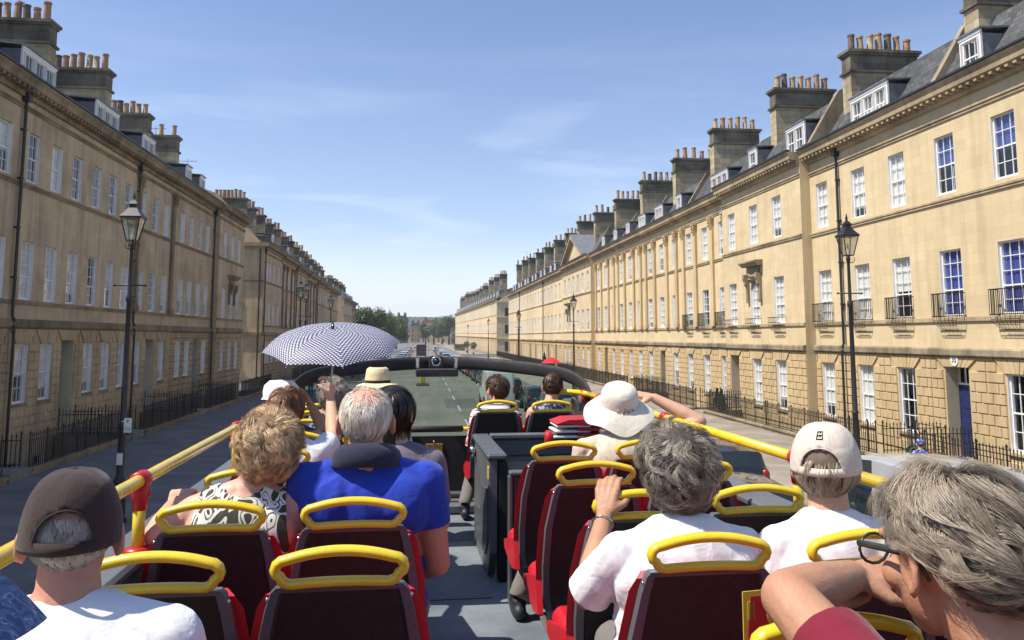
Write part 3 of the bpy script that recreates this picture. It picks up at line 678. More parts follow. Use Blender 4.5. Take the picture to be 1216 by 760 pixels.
# ---------------------------------------------------------------- ground, road, pavements
def flat(name, x0, x1, y0, y1, z0, z1, mat):
    b = MB(); b.box(x0, x1, y0, y1, z0, z1); return tag(b.build(name, [mat]), kind='structure')
def asphalt(name, col, sc=1.0):
    m, N, L, P = base(name); tc = N.new('ShaderNodeTexCoord')
    a = N.new('ShaderNodeTexNoise'); a.inputs['Scale'].default_value = .18 * sc; a.inputs['Detail'].default_value = 8; L.new(tc.outputs['Object'], a.inputs['Vector'])
    mp = N.new('ShaderNodeMapping'); mp.inputs['Scale'].default_value = (1.1, .03, 1); L.new(tc.outputs['Object'], mp.inputs[0])
    a2 = N.new('ShaderNodeTexNoise'); a2.inputs['Scale'].default_value = 1; a2.inputs['Detail'].default_value = 4; L.new(mp.outputs[0], a2.inputs['Vector'])
    g = N.new('ShaderNodeTexNoise'); g.inputs['Scale'].default_value = 60; g.inputs['Detail'].default_value = 3; L.new(tc.outputs['Object'], g.inputs['Vector'])
    mi = N.new('ShaderNodeMixRGB'); mi.blend_type = 'OVERLAY'; mi.inputs[0].default_value = .6; L.new(a.outputs['Fac'], mi.inputs[1]); L.new(a2.outputs['Fac'], mi.inputs[2])
    m2 = N.new('ShaderNodeMixRGB'); m2.blend_type = 'OVERLAY'; m2.inputs[0].default_value = .5; L.new(mi.outputs[0], m2.inputs[1]); L.new(g.outputs['Fac'], m2.inputs[2])
    rp = N.new('ShaderNodeValToRGB'); rp.color_ramp.elements[0].position = .2; rp.color_ramp.elements[1].position = .8
    rp.color_ramp.elements[0].color = c4([c * .72 for c in col]); rp.color_ramp.elements[1].color = c4([c * 1.28 for c in col]); L.new(m2.outputs[0], rp.inputs[0]); L.new(rp.outputs[0], P.inputs['Base Color'])
    P.inputs['Roughness'].default_value = .85
    b = N.new('ShaderNodeBump'); b.inputs['Strength'].default_value = .3; b.inputs['Distance'].default_value = .01; L.new(g.outputs['Fac'], b.inputs['Height']); L.new(b.outputs[0], P.inputs['Normal'])
    return m
M['asphalt'] = asphalt('asphalt', (.155, .142, .125))
M['asphaltd'] = asphalt('patched_asphalt', (.10, .095, .09))
M['paving'] = stone('pennant_paving_slabs', (.155, .15, .142), (.09, .088, .085), .9, .6, .012, .4, .2, .7, .12)
# paving runs in xy: rotate its coordinates by using a mapping on x,y
def paving(name, col, dark):
    m, N, L, P = base(name); tc = N.new('ShaderNodeTexCoord')
    bt = N.new('ShaderNodeTexBrick'); bt.inputs['Scale'].default_value = 1; bt.inputs['Brick Width'].default_value = .95; bt.inputs['Row Height'].default_value = .62; bt.inputs['Mortar Size'].default_value = .010
    bt.inputs['Color1'].default_value = c4(col); bt.inputs['Color2'].default_value = c4([c * .8 for c in col]); bt.inputs['Mortar'].default_value = c4(dark); L.new(tc.outputs['Object'], bt.inputs['Vector'])
    a = N.new('ShaderNodeTexNoise'); a.inputs['Scale'].default_value = .7; a.inputs['Detail'].default_value = 8; L.new(tc.outputs['Object'], a.inputs['Vector'])
    mi = N.new('ShaderNodeMixRGB'); mi.blend_type = 'OVERLAY'; mi.inputs[0].default_value = .55; L.new(bt.outputs['Color'], mi.inputs[1]); L.new(a.outputs['Fac'], mi.inputs[2]); L.new(mi.outputs[0], P.inputs['Base Color'])
    P.inputs['Roughness'].default_value = .85
    b = N.new('ShaderNodeBump'); b.inputs['Strength'].default_value = .4; b.inputs['Distance'].default_value = .01; b.invert = True; L.new(bt.outputs['Fac'], b.inputs['Height']); L.new(b.outputs[0], P.inputs['Normal'])
    return m
M['paving'] = paving('pennant_paving_slabs', (.17, .163, .155), (.09, .085, .08)); M['pavingR'] = paving('sandy_paving_slabs', (.27, .235, .19), (.17, .15, .125))
M['kerb'] = stone('kerb_stone', (.27, .25, .215), (.15, .14, .12), 0, 0, 0, .5, .3)
M['earth'] = simple('ground_earth', (.10, .10, .06), .95, 0, .3, .05)
M['grass'] = simple('hill_grass', (.06, .09, .03), .95, 0, .5, .02)
g = MB(); g.quad((-3500, -800, -2.5), (3500, -800, -2.5), (3500, 5200, -2.5), (-3500, 5200, -2.5)); tag(g.build('ground', [M['earth']]), kind='structure')
flat('road', -4.6, 9.85, -40, 640, -2.4, 0, M['asphalt'])
flat('pavement', -11.9, -4.75, -40, 69.75, -2.4, .14, M['paving']); flat('pavement', -11.9, -4.75, 80.7, 640, -2.4, .14, M['paving'])
flat('pavement', 10.0, 15.75, -40, 175.6, -2.4, .14, M['pavingR']); flat('pavement', 10.0, 15.75, 203.6, 640, -2.4, .14, M['pavingR'])
flat('kerb', -4.75, -4.6, -40, 69.75, -2.4, .146, M['kerb']); flat('kerb', -4.75, -4.6, 80.7, 640, -2.4, .146, M['kerb'])
flat('kerb', 9.85, 10.0, -40, 175.6, -2.4, .146, M['kerb']); flat('kerb', 9.85, 10.0, 203.6, 640, -2.4, .146, M['kerb'])
flat('side_road', -90, -4.75, 69.75, 80.7, -2.4, -.004, M['asphaltd']); flat('side_road', 10.0, 90, 175.6, 203.6, -2.4, -.004, M['asphaltd'])
flat('area_floor', 15.75, 18.5, 110, 175.6, -2.4, .13, M['paving']); flat('area_floor', 15.75, 18.5, 203.6, 640, -2.4, .13, M['paving']); flat('area_floor', -15, -11.9, 80.7, 640, -2.4, .13, M['paving'])
# repair patches and worn line markings on the road
for i, (x0, x1, y0, y1) in enumerate([(3.2, 5.4, 21, 27), (-1.2, .9, 31, 33.2), (1.6, 3.9, 52, 60), (-3.6, -2.2, 40, 66), (4.6, 6.9, 10.5, 12.6)]):
    g = MB(); g.quad((x0, y0, .004), (x1, y0 + .1, .004), (x1 - .05, y1, .004), (x0 + .06, y1, .004)); tag(g.build('road_patch', [M['asphaltd']]), kind='structure')
M['line'] = simple('worn_road_paint', (.42, .41, .38), .8, 0, .3, 6)
g = MB()
for k in range(24): g.box(2.35, 2.45, 14 + k * 9, 18 + k * 9, .001, .008)
for k in range(40): g.box(7.35, 7.42, 12 + k * 6, 12.6 + k * 6, .001, .008)
tag(g.build('road_markings', [M['line']]), kind='structure')
# ---------------------------------------------------------------- area railings with stone plinths
def railing(side, y0, y1, label, gaps=(), bridge=()):
    X = 15.93 if side == 'R' else -12.08; sg = 1 if side == 'R' else -1; xf = 18.42 if side == 'R' else -14.92
    root = empty('railing', (X, y0, 0)); tag(root, label, 'railings', 'iron area railings in front of the ' + ('sunlit' if side == 'R' else 'shaded') + ' houses')
    p = MB(); b = MB(); segs = []; cur = 0.0; Lh = y1 - y0
    for (a, c) in sorted(gaps): segs.append((cur, a - y0)); cur = c - y0
    segs.append((cur, Lh))
    zt = 1.28; pz = .34
    def run(xa, ya, xb, yb):
        L_ = math.hypot(xb - xa, yb - ya); n = max(2, int(L_ / .135)); dx = (xb - xa) / L_; dy = (yb - ya) / L_
        for k in range(n + 1):
            t = k / n; x = xa + (xb - xa) * t; y = ya + (yb - ya) * t; big = k % 9 == 0
            r = .018 if big else .010; h = zt + (.12 if big else .03 + .02 * (k % 2))
            b.box(x - r, x + r, y - r, y + r, pz, h)
            b.add([(x - r * 2, y - r * 2, h), (x + r * 2, y - r * 2, h), (x + r * 2, y + r * 2, h), (x - r * 2, y + r * 2, h), (x, y, h + .11)], [(0, 1, 4), (1, 2, 4), (2, 3, 4), (3, 0, 4)])
        for z in (pz + .1, zt - .1):
            b.add([(xa - dy * .018, ya + dx * .018, z), (xb - dy * .018, yb + dx * .018, z), (xb + dy * .018, yb - dx * .018, z), (xa + dy * .018, ya - dx * .018, z),
                   (xa - dy * .018, ya + dx * .018, z + .025), (xb - dy * .018, yb + dx * .018, z + .025), (xb + dy * .018, yb - dx * .018, z + .025), (xa + dy * .018, ya - dx * .018, z + .025)],
                  [(0, 1, 2, 3), (4, 7, 6, 5), (0, 4, 5, 1), (1, 5, 6, 2), (2, 6, 7, 3), (3, 7, 4, 0)])
    for (a, c) in segs:
        if c - a < .3: continue
        p.box(-.14, .14, a, c, -2.4, .26); p.box(-.19, .19, a - .02, c + .02, .261, .34)
        run(0, a + .04, 0, c - .04)
    for (a, c) in bridge:
        for yy in (a, c):
            s = .11 if yy == a else -.11
            xa, xb = sorted((sg * .2, (xf - X)))
            p.box(xa, xb, yy - y0 - .1 - (0.04 if yy == a else -.04), yy - y0 + .1 - (0.04 if yy == a else -.04), -2.4, .338)
            run(sg * .25, yy - y0, xf - X - sg * .08, yy - y0)
    p.build('plinth', [M['bandR'] if side == 'R' else M['trimL']], root); b.build('rails', [M['iron']], root)
    for (a, c) in bridge:
        q = MB(); xa, xb = sorted((15.76 if side == 'R' else -11.91, xf)); q.box(xa, xb, a + .07, c - .07, -.3, .22 if side == 'R' else .40); tag(q.build('path', [M['kerb']]), kind='structure')
    return root
# right: doors at y = 27.11-? (the blue door), 46.3, 55.7, 75.4
RD = [(18.9, 28.5, 27.11, 'before the house with the blue door'), (28.5, 37.33, None, 'behind the near right lamp post'), (37.33, 47.7, 46.31, 'before the house with the mauve door'),
      (47.7, 57.55, None, 'before the first pilastered house'), (57.55, 67.4, 62.3, 'before the second pilastered house'), (67.4, 87.1, None, 'before the last pilastered houses'), (87.1, 104.9, 97.4, 'before the pedimented house'), (104.9, 175.6, None, 'before the plain far right houses')]
for (a, c, d, t) in RD:
    railing('R', a, c, 'spiked black iron railing on a stone plinth ' + t, [(d - .85, d + .85)] if d else [], [(d - .85, d + .85)] if d else [])
LDs = [(22, 32.1, 26.9, 'at the left edge of the street'), (32.1, 38.4, 37.35, 'before the cream door on the left'), (38.4, 44.8, None, 'behind the near left lamp post'), (44.8, 51.6, 48.1, 'before the white door on the left'),
       (51.6, 61.4, 57.6, 'before the four-window left house'), (61.4, 69.75, None, 'before the projecting end house on the left'), (80.7, 150, None, 'along the second left-hand block')]
for (a, c, d, t) in LDs:
    railing('L', a, c, 'dark iron area railing ' + t, [(d - .8, d + .8)] if d else [], [(d - .8, d + .8)] if d else [])
# house number plaque and door fittings of number 35
fc = bpy.data.curves.new('number', 'FONT'); fc.body = '35'; fc.size = .40; fc.extrude = .006; fc.align_x = 'CENTER'
def text_mesh(body, size, mat, ext=.004, name='lettering', bold=0):
    fc = bpy.data.curves.new(name, 'FONT'); fc.body = body; fc.size = size; fc.extrude = ext; fc.align_x = 'CENTER'; fc.align_y = 'CENTER'; fc.offset = bold
    o = bpy.data.objects.new(name, fc); COL.objects.link(o); bpy.context.view_layer.update()
    me = bpy.data.meshes.new_from_object(o.evaluated_get(bpy.context.evaluated_depsgraph_get())); bpy.data.objects.remove(o)
    me.materials.clear(); me.materials.append(mat); me.name = name; return me
M['ink'] = simple('black_lettering', (.02, .02, .022), .5, 0, .1, 9); M['plaque'] = simple('white_plaque', (.72, .70, .64), .5, 0, .05, 9)
# ---------------------------------------------------------------- street lamps
M['lampglass'] = glassmat('lantern_glass', (.86, .84, .76), .16, .15)
def lamp(x, y, label, h=7.65, sign=False, zb=.14):
    root = empty('street_lamp', (x, y, zb)); root.scale = (.93, .93, .975); tag(root, label, 'street lamp', 'black lantern lamp posts along the street')
    s = h / 7.65; b = MB()
    b.lathe([(.20, 0), (.20, .12), (.16, .16), (.15, .9), (.18, .95), (.12, 1.05), (.10, 1.1), (.085, 2.2), (.11, 2.24), (.08, 2.3), (.058, 5.2), (.085, 5.25), (.085, 5.32), (.05, 5.4), (.042, 6.55), (.07, 6.6), (.05, 6.66), (.03, 6.72)], 12)
    o = b.build('post', [M['iron']], root); autosmooth(o)
    b = MB(); b.tube([(-.38, 0, 5.62), (.38, 0, 5.62)], .02, 6); b.ell((-.38, 0, 5.62), (.035,) * 3, n=8, m=6); b.ell((.38, 0, 5.62), (.035,) * 3, n=8, m=6); b.build('ladder_bar', [M['iron']], root, smooth=True)
    b = MB()
    for k in range(4):      # scrolled cradle
        a = math.pi / 4 + k * math.pi / 2; c, s_ = math.cos(a), math.sin(a)
        b.tube([(c * .03, s_ * .03, 6.5), (c * .16, s_ * .16, 6.52), (c * .19, s_ * .19, 6.62), (c * .14, s_ * .14, 6.72)], .012, 5)
    z0, z1, r0, r1 = 6.72, 7.28, .165, .33
    for k in range(4):
        a = math.pi / 4 + k * math.pi / 2; a2 = a + math.pi / 2
        p0 = (math.cos(a) * r0, math.sin(a) * r0, z0); p1 = (math.cos(a) * r1, math.sin(a) * r1, z1); q0 = (math.cos(a2) * r0, math.sin(a2) * r0, z0); q1 = (math.cos(a2) * r1, math.sin(a2) * r1, z1)
        b.tube([p0, p1], .016, 5); b.tube([p0, q0], .014, 5); b.tube([p1, q1], .018, 5)
    b.build('lantern_frame', [M['iron']], root)
    g = MB()
    for k in range(4):
        a = math.pi / 4 + k * math.pi / 2; a2 = a + math.pi / 2; e = .97
        g.quad((math.cos(a) * r0 * e, math.sin(a) * r0 * e, z0 + .01), (math.cos(a2) * r0 * e, math.sin(a2) * r0 * e, z0 + .01), (math.cos(a2) * r1 * e, math.sin(a2) * r1 * e, z1 - .01), (math.cos(a) * r1 * e, math.sin(a) * r1 * e, z1 - .01))
    g.build('lantern_glass', [M['lampglass']], root)
    b = MB(); b.lathe([(.37, 7.27), (.38, 7.30), (.26, 7.40), (.15, 7.52), (.13, 7.53), (.13, 7.60), (.16, 7.62), (.09, 7.70), (.045, 7.73), (.03, 7.78), (.045, 7.81), (.03, 7.85), (.008, 7.95)], 4, rot=math.pi / 4)
    b.build('lantern_cap', [M['iron']], root)
    b = MB(); b.lathe([(.05, 6.75), (.05, 6.85), (.03, 6.86), (.035, 7.0), (.02, 7.06), (0.001, 7.07)], 8); b.build('burner', [M['white']], root)
    if sign:
        b = MB(); b.box(.06, .24, -.105, -.09, 2.10, 2.44); b.tube([(.0, -.08, 2.36), (.2, -.09, 2.36)], .015, 6); sg = b.build('sign_plate', [M['plaque']], root)
        t = inst('lettering', text_mesh('P', .12, M['ink']), sg, (.15, -.108, 2.36)); t.rotation_euler = (R(90), 0, 0)
        for k, tx in enumerate(('Mon - Sat', '8am - 6pm')):
            t = inst('lettering', text_mesh(tx, .034, M['ink']), sg, (.15, -.108, 2.23 - .055 * k)); t.rotation_euler = (R(90), 0, 0)
        b = MB(); b.box(-.07, .07, -.11, -.10, 1.35, 1.62); b.build('label', [M['plaque']], root)
    return root
lamp(12.0, 22.1, 'black lantern lamp post in front of the drainpipe on the sunlit right pavement', 7.4)
lamp(-6.9, 20.5, 'black lantern lamp post with a small sign plate on the shaded left pavement', 7.65, sign=True)
for i, (x, y, t) in enumerate([(12, 64.7, 'second lamp post on the right pavement, before the pedimented house'), (12, 102.5, 'taller-looking lamp of the close pair before the plain right houses'), (12.6, 106.5, 'right-hand lamp of the close pair before the plain right houses'),
        (12, 148.5, 'lamp post before the side street gap on the right'), (12, 214, 'lamp post before the start of the far right block'), (12, 300, 'farthest lamp post on the right pavement')]): lamp(x, y, t)
for i, (x, y, t) in enumerate([(-7.0, 49.2, 'lamp post rising above the left side of the umbrella'), (-7.0, 51.5, 'lamp post just beyond the one over the umbrella'), (-7, 65.5, 'lamp post above the middle of the umbrella, third on the left'), (-7, 88, 'far lamp post on the left before the trees')]): lamp(x, y, t)
# ---------------------------------------------------------------- vehicles
def paint(name, col):
    m = simple(name, col, .28, .0, .04, 2, coat=.8); return m
M['carglass'] = simple('car_glass', (.02, .028, .032), .05, 0, .1, 3); M['tyre'] = simple('tyre_rubber', (.02, .02, .02), .85, 0, .2, 20); M['alloy'] = simple('alloy_rim', (.45, .45, .46), .35, .8, .1, 8)
M['lamplens'] = simple('head_lamp_lens', (.65, .66, .66), .15, .3, .1, 20); M['redlens'] = simple('tail_lamp_lens', (.35, .02, .015), .2, 0, .1, 20); M['plateY'] = simple('number_plate', (.65, .55, .08), .5, 0, .05, 9)
M['plastic'] = simple('black_plastic', (.025, .025, .027), .55, 0, .2, 12, .1)
CARP = [paint('navy_car_paint', (.012, .018, .04)), paint('silver_car_paint', (.36, .37, .38)), paint('black_car_paint', (.012, .012, .013)), paint('teal_car_paint', (.05, .14, .15)), paint('grey_car_paint', (.10, .105, .11)), paint('white_car_paint', (.68, .68, .66)), paint('red_car_paint', (.30, .02, .02)), paint('pale_blue_car_paint', (.28, .40, .45))]
CN = ['navy', 'silver', 'black', 'teal', 'grey', 'white', 'red', 'pale blue']
_CM = {}
def car_meshes(kind):
    if kind in _CM: return _CM[kind]
    # stations: y, belt z, roof z (== belt means no greenhouse), half width
    if kind == 'van':
        st = [(-2.45, 1.0, 2.05, .86), (-2.40, 1.05, 2.22, .93), (-1.2, 1.1, 2.28, .96), (.3, 1.1, 2.28, .96), (1.0, 1.12, 2.22, .96), (1.25, 1.12, 2.05, .95), (1.75, 1.12, 1.35, .94), (2.2, .98, .98, .90), (2.42, .75, .75, .78)]
    else:
        st = [(-2.05, .78, .80, .74), (-1.98, .92, 1.02, .82), (-1.72, .96, 1.38, .85), (-1.2, .95, 1.47, .87), (-.4, .94, 1.49, .88), (.25, .93, 1.45, .88), (.62, .93, 1.28, .88), (1.08, .93, .95, .87), (1.6, .86, .86, .84), (1.95, .72, .72, .76), (2.07, .55, .55, .66)]
    # densify
    s2 = []
    for i in range(len(st) - 1):
        for k in range(3):
            t = k / 3; s2.append(tuple(a + (c - a) * t for a, c in zip(st[i], st[i + 1])))
    s2.append(st[-1])
    body = MB(); glass = MB(); ws = 1.38 if kind == 'van' else 1.26; wr = -1.45 if kind == 'van' else -1.22; wrad = .345
    def sec(y, bz, rz, hw):
        lo = .24
        for wy in (ws, wr):
            d = abs(y - wy)
            if d < wrad + .05: lo = max(lo, .02 + .33 + math.sqrt(max(0, (wrad + .05) ** 2 - d * d)) )
        lo = min(lo, bz - .08); rw = hw * (.80 if kind != 'van' else .88) if rz > bz + .05 else hw * .9
        return [(0, .22), (hw * .86, .22), (hw * .97, max(.3, min(lo, .9))), (hw, max(lo, .55)), (hw * .985, bz - .06), (hw * .95, bz), (rw + .03, rz - .06), (rw - .05, rz - .01), (rw * .5, rz + .02), (0, rz + .03)]
    secs = []
    for (y, bz, rz, hw) in s2: secs.append([(x, y, z) for x, z in sec(y, bz, rz, hw)])
    allv = []
    for sgn in (1, -1):
        for i in range(len(secs) - 1):
            for k in range(9):
                q = [secs[i][k], secs[i + 1][k], secs[i + 1][k + 1], secs[i][k + 1]]
                q = [(x * sgn, y, z) for x, y, z in q]
                ym = (s2[i][0] + s2[i + 1][0]) / 2; gh = (s2[i][2] - s2[i][1] > .12 and s2[i + 1][2] - s2[i + 1][1] > .06)
                isg = False
                if kind == 'van': isg = (k == 5 and .35 < ym < 1.6) or (k in (6, 7, 8) and 1.22 < ym < 1.75)
                else:
                    isg = (k == 5 and gh and -1.85 < ym < .95 and not (-.35 < ym < -.25))
                    if k in (6, 7, 8) and (.32 < ym < 1.02 or -1.98 < ym < -1.70): isg = True
                (glass if isg else body).add(q, [(0, 1, 2, 3)])
        for S_ in (secs[0], secs[-1]): body.add([(x * sgn, y, z) for x, y, z in S_] + [(0, S_[0][1], .22)], [tuple(range(10))])
    wh = MB(); wh.mi = 0
    prof = [(.20, -.1), (.31, -.1), (.335, -.07), (.335, .07), (.31, .1), (.20, .1)]
    vs = []; n = 20
    for (r, t) in prof:
        for k in range(n): a = 2 * math.pi * k / n; vs.append((t, r * math.cos(a), r * math.sin(a)))
    wh.add(vs, [(i * n + k, i * n + (k + 1) % n, (i + 1) * n + (k + 1) % n, (i + 1) * n + k) for i in range(5) for k in range(n)])
    rm = MB()
    for k in range(5):
        a = 2 * math.pi * k / 5
        rm.prism([(math.cos(a - .25) * .05, math.sin(a - .25) * .05), (math.cos(a - .16) * .205, math.sin(a - .16) * .205), (math.cos(a + .16) * .205, math.sin(a + .16) * .205), (math.cos(a + .25) * .05, math.sin(a + .25) * .05)], 'x', -.085, .085)
    rm.prism([(math.cos(q * .628) * .09, math.sin(q * .628) * .09) for q in range(10)], 'x', -.09, .09)
    bm_ = body.mesh('body', [None], True, False); gm = glass.mesh('windows', [M['carglass']], True, False)
    for me in (bm_, gm):
        bb = bmesh.new(); bb.from_mesh(me); bmesh.ops.remove_doubles(bb, verts=bb.verts, dist=.0005); bmesh.ops.recalc_face_normals(bb, faces=bb.faces)
        for e in bb.edges:
            if len(e.link_faces) == 2 and e.calc_face_angle(0) > R(32): e.smooth = False
        for f in bb.faces: f.smooth = True
        bb.to_mesh(me); bb.free()
    _CM[kind] = (bm_, gm, wh.mesh('wheel', [M['tyre']], True), rm.mesh('rim', [M['alloy']]), ws, wr); return _CM[kind]
def car(x, y, rz, ci, label, kind='car', name='parked_car', cat='car'):
    bm_, gm, wh, rm, ws, wr = car_meshes(kind)
    root = empty(name, (x, y, 0), rz); tag(root, label, cat, 'vehicles parked along the right kerb' if x > 0 else 'vehicles far down the street')
    me = bm_.copy(); me.materials[0] = CARP[ci]; inst('body', me, root); inst('windows', gm, root)
    hw = .80 if kind == 'car' else .88
    for (wy, sx) in ((ws, 1), (ws, -1), (wr, 1), (wr, -1)):
        o = inst('wheel', wh, root, (sx * hw, wy, .335)); inst('rim', rm, o, (sx * .02, 0, 0))
    fy = 1.93 if kind == 'car' else 2.30; ry = -2.0 if kind == 'car' else -2.43; fz = .66 if kind == 'car' else .84
    for sx in (-1, 1):
        b = MB(); b.ell((sx * .58, fy, fz), (.15, .10, .075), n=10, m=6); b.build('headlight', [M['lamplens']], root, smooth=True)
        b = MB(); b.ell((sx * (.68 if kind == 'car' else .84), ry, .84 if kind == 'car' else 1.1), (.09, .07, .13 if kind == 'car' else .25), n=10, m=6); b.build('tail_light', [M['redlens']], root, smooth=True)
        b = MB(); b.ell((sx * (hw + .16), .72 if kind == 'car' else 1.3, 1.0 if kind == 'car' else 1.25), (.10, .05, .07), n=10, m=6); b.build('wing_mirror', [CARP[ci]], root, smooth=True)
    b = MB(); b.box(-.26, .26, ry - .09, ry - .07 + .05, .5, .61); b.build('number_plate', [M['plateY']], root)
    return root
car(6.6, 17.6, 0, 0, 'dark navy hatchback parked beyond the right handrail')
v = car(8.85, 13.9, 0, 1, 'silver-white maintenance van beside the bus with black lettering on its side', 'van', 'parked_van', 'van')
t = inst('lettering', text_mesh('Maintenance', .21, M['ink'], .003), v, (-.972, .32, 1.60)); t.rotation_euler = (R(90), 0, R(-90))
b = MB(); b.box(-.974, -.966, -1.5, .9, 1.80, 1.81); b.build('stripe', [M['plastic']], v)
'''b = MB(); b.tube([(-.6, -2.0, 2.36), (-.6, .6, 2.36)], .02, 6); b.tube([(.6, -2.0, 2.36), (.6, .6, 2.36)], .02, 6)
for yy_ in (-1.8, -.6, .5): b.tube([(-.75, yy_, 2.34), (.75, yy_, 2.34)], .025, 6)
b.build('roof_rack', [M['alloy']], v)'''
row = [(23.2, 2), (28.8, 4), (34.2, 1), (39.6, 4), (45, 3), (50.4, 0), (60.5, 2), (66.3, 0), (71.8, 2), (77.5, 4), (83.4, 0), (89, 2), (94.6, 6), (100.4, 1), (106, 5), (112, 2), (118.4, 4), (125, 0), (132, 1), (139, 3)]
for i, (y, c) in enumerate(row):
    car(8.4 - (y - 20) * .045 if y < 60 else 6.4 - (y - 60) * .012 + rnd.uniform(-.12, .12), y, rnd.uniform(-.02, .02), c, '%s %s car in the parked row from the bus, right kerb' % (ORD[i], CN[c]))
car(4.9, 54.2, 0.02, 5, 'pale white van seen through the windscreen at the parked row', 'van', 'parked_van', 'van')
far_cars = [(-3.2, 120, 2), (-3.2, 132, 4), (5.6, 143, 2), (-3.3, 150, 1), (-3.4, 160, 2), (-3.3, 172, 5), (-3.4, 184, 4), (-3.2, 198, 1), (-3.4, 215, 5), (4.6, 150, 1), (4.6, 158, 2), (4.5, 168, 4), (4.6, 178, 1), (4.6, 190, 5), (4.5, 204, 3), (4.7, 220, 1), (4.6, 240, 2), (-3.3, 236, 2), (4.6, 262, 5), (-1.5, 255, 1), (1.6, 275, 5)]
for i, (x, y, c) in enumerate(far_cars): car(x, y, 0, c, '%s %s car among the far traffic ahead, counted from the near %s' % (ORD[i], CN[c], 'left' if x < 2 else 'right'))
# dark coach ahead
root = empty('minibus', (.1, 182, 0)); tag(root, 'dark blue minibus driving ahead in the middle of the road', 'minibus')
b = MB(); b.cbox(-1.05, 1.05, -3, 3, .35, 2.75, .12); b.build('body', [CARP[0]], root)
b = MB(); b.box(-.9, .9, -3.03, -3.002, 1.45, 2.4); b.box(-1.08, -1.052, -2.7, 2.7, 1.5, 2.3); b.box(1.052, 1.08, -2.7, 2.7, 1.5, 2.3); b.build('windows', [M['carglass']], root)
for sx in (-1, 1):
    b = MB(); b.box(sx * .85 - .08, sx * .85 + .08, -3.04, -3.002, .9, 1.3); b.build('tail_light', [M['redlens']], root)
    for wy in (-1.9, 1.9): inst('wheel', car_meshes('car')[2], root, (sx * .93, wy, .335))
# traffic island with yellow keep-left bollard
root = empty('traffic_island', (.18, 77, 0)); tag(root, 'yellow traffic bollard on a low dark island in the road ahead', 'bollard')
b = MB(); b.cbox(-.55, .55, -1.1, 1.1, -.05, .14, .04); b.build('kerb_base', [M['plastic']], root)
M['yellow'] = simple('yellow_gloss_paint', (.72, .50, .02), .3, 0, .07, 3, .04, 60, coat=.4)
M['bolly'] = simple('yellow_plastic', (.70, .48, .03), .5, 0, .1, 4)
b = MB(); b.cbox(-.23, .23, -.18, .18, .14, 1.15, .05); b.build('bollard_body', [M['bolly']], root); b = MB(); b.cbox(-.26, .26, -.2, .2, 1.15, 1.5, .05); b.build('bollard_head', [M['plaque']], root)
# ---------------------------------------------------------------- trees, shrubs
def leafmat(name, col):
    m, N, L, P = base(name); g = N.new('ShaderNodeNewGeometry')
    rp = N.new('ShaderNodeValToRGB'); rp.color_ramp.elements[0].color = c4([c * .55 for c in col]); rp.color_ramp.elements[1].color = c4([c * 1.6 for c in col]); L.new(g.outputs['Random Per Island'], rp.inputs[0]); L.new(rp.outputs[0], P.inputs['Base Color'])
    P.inputs['Roughness'].default_value = .55; P.inputs['Subsurface Weight'].default_value = 0
    tr = N.new('ShaderNodeBsdfTranslucent'); L.new(rp.outputs[0], tr.inputs[0]); ms = N.new('ShaderNodeMixShader'); ms.inputs[0].default_value = .3; L.new(P.outputs[0], ms.inputs[1]); L.new(tr.outputs[0], ms.inputs[2]); L.new(ms.outputs[0], N['Material Output'].inputs[0]); return m
M['leaf'] = leafmat('tree_leaves', (.075, .115, .035)); M['leafd'] = leafmat('dark_leaves', (.03, .055, .022)); M['bark'] = simple('bark', (.09, .07, .05), .9, 0, .3, 5, .5, 12)
def crown_mesh(rw, rh, zc, n, leaf, seed, mat, lobes=9):
    rr = random.Random(seed); b = MB(); L_ = []
    for k in range(lobes):
        a = rr.uniform(0, 6.28); t = rr.uniform(-.7, .9); q = math.sqrt(max(0, 1 - t * t)) * rr.uniform(.3, .75)
        L_.append((Vector((rw * q * math.cos(a), rw * q * math.sin(a), zc + rh * t * .6)), rr.uniform(.32, .55)))
    for k in range(n):
        c, s = rr.choice(L_); d = Vector((rr.gauss(0, 1), rr.gauss(0, 1), rr.gauss(0, 1))).normalized() * (rr.random() ** .35)
        p = c + Vector((d.x * rw * s, d.y * rw * s, d.z * rh * s))
        nrm = (d + Vector((rr.uniform(-.7, .7), rr.uniform(-.7, .7), rr.uniform(-.4, .9)))).normalized(); u = nrm.orthogonal().normalized(); v = nrm.cross(u); z = leaf * rr.uniform(.6, 1.3)
        b.add([tuple(p - u * z), tuple(p - v * z * .6 + u * z * .2), tuple(p + u * z), tuple(p + v * z * .6)], [(0, 1, 2, 3)])
    return b.mesh('crown', [mat])
def tree(x, y, h, rw, label, seed=1, n=3500, leaf=.28, mat='leaf', z=0):
    rr = random.Random(seed); root = empty('tree', (x, y, z)); tag(root, label, 'tree', 'street trees at the far end')
    b = MB(); b.tube([(0, 0, -.3), (.05, 0, h * .2), (.1, .05, h * .45), (0, 0, h * .75)], [h * .035, h * .025, h * .017, h * .006], 8)
    for k in range(7):
        a = rr.uniform(0, 6.28); z0 = h * rr.uniform(.28, .55); b.tube([(.05, 0, z0), (math.cos(a) * rw * .4, math.sin(a) * rw * .4, z0 + h * .14), (math.cos(a) * rw * .75, math.sin(a) * rw * .75, z0 + h * .26)], [h * .013, h * .008, h * .003], 6)
    b.build('trunk', [M['bark']], root, smooth=True)
    inst('crown', crown_mesh(rw, h * .42, h * .58, n, leaf, seed, M[mat]), root); return root
for i, (x, y, h, r_) in enumerate([(-14.2, 199, 12.5, 4.6), (-12.2, 212, 12.2, 4.6), (-12.6, 228, 12.6, 5), (-10.8, 246, 12.2, 5), (-10.2, 268, 12.4, 5.2), (-8.6, 292, 11.5, 5)]):
    tree(x, y, h, r_, '%s green tree from the near end of the far left tree group' % ORD[i], 10 + i, 4200)
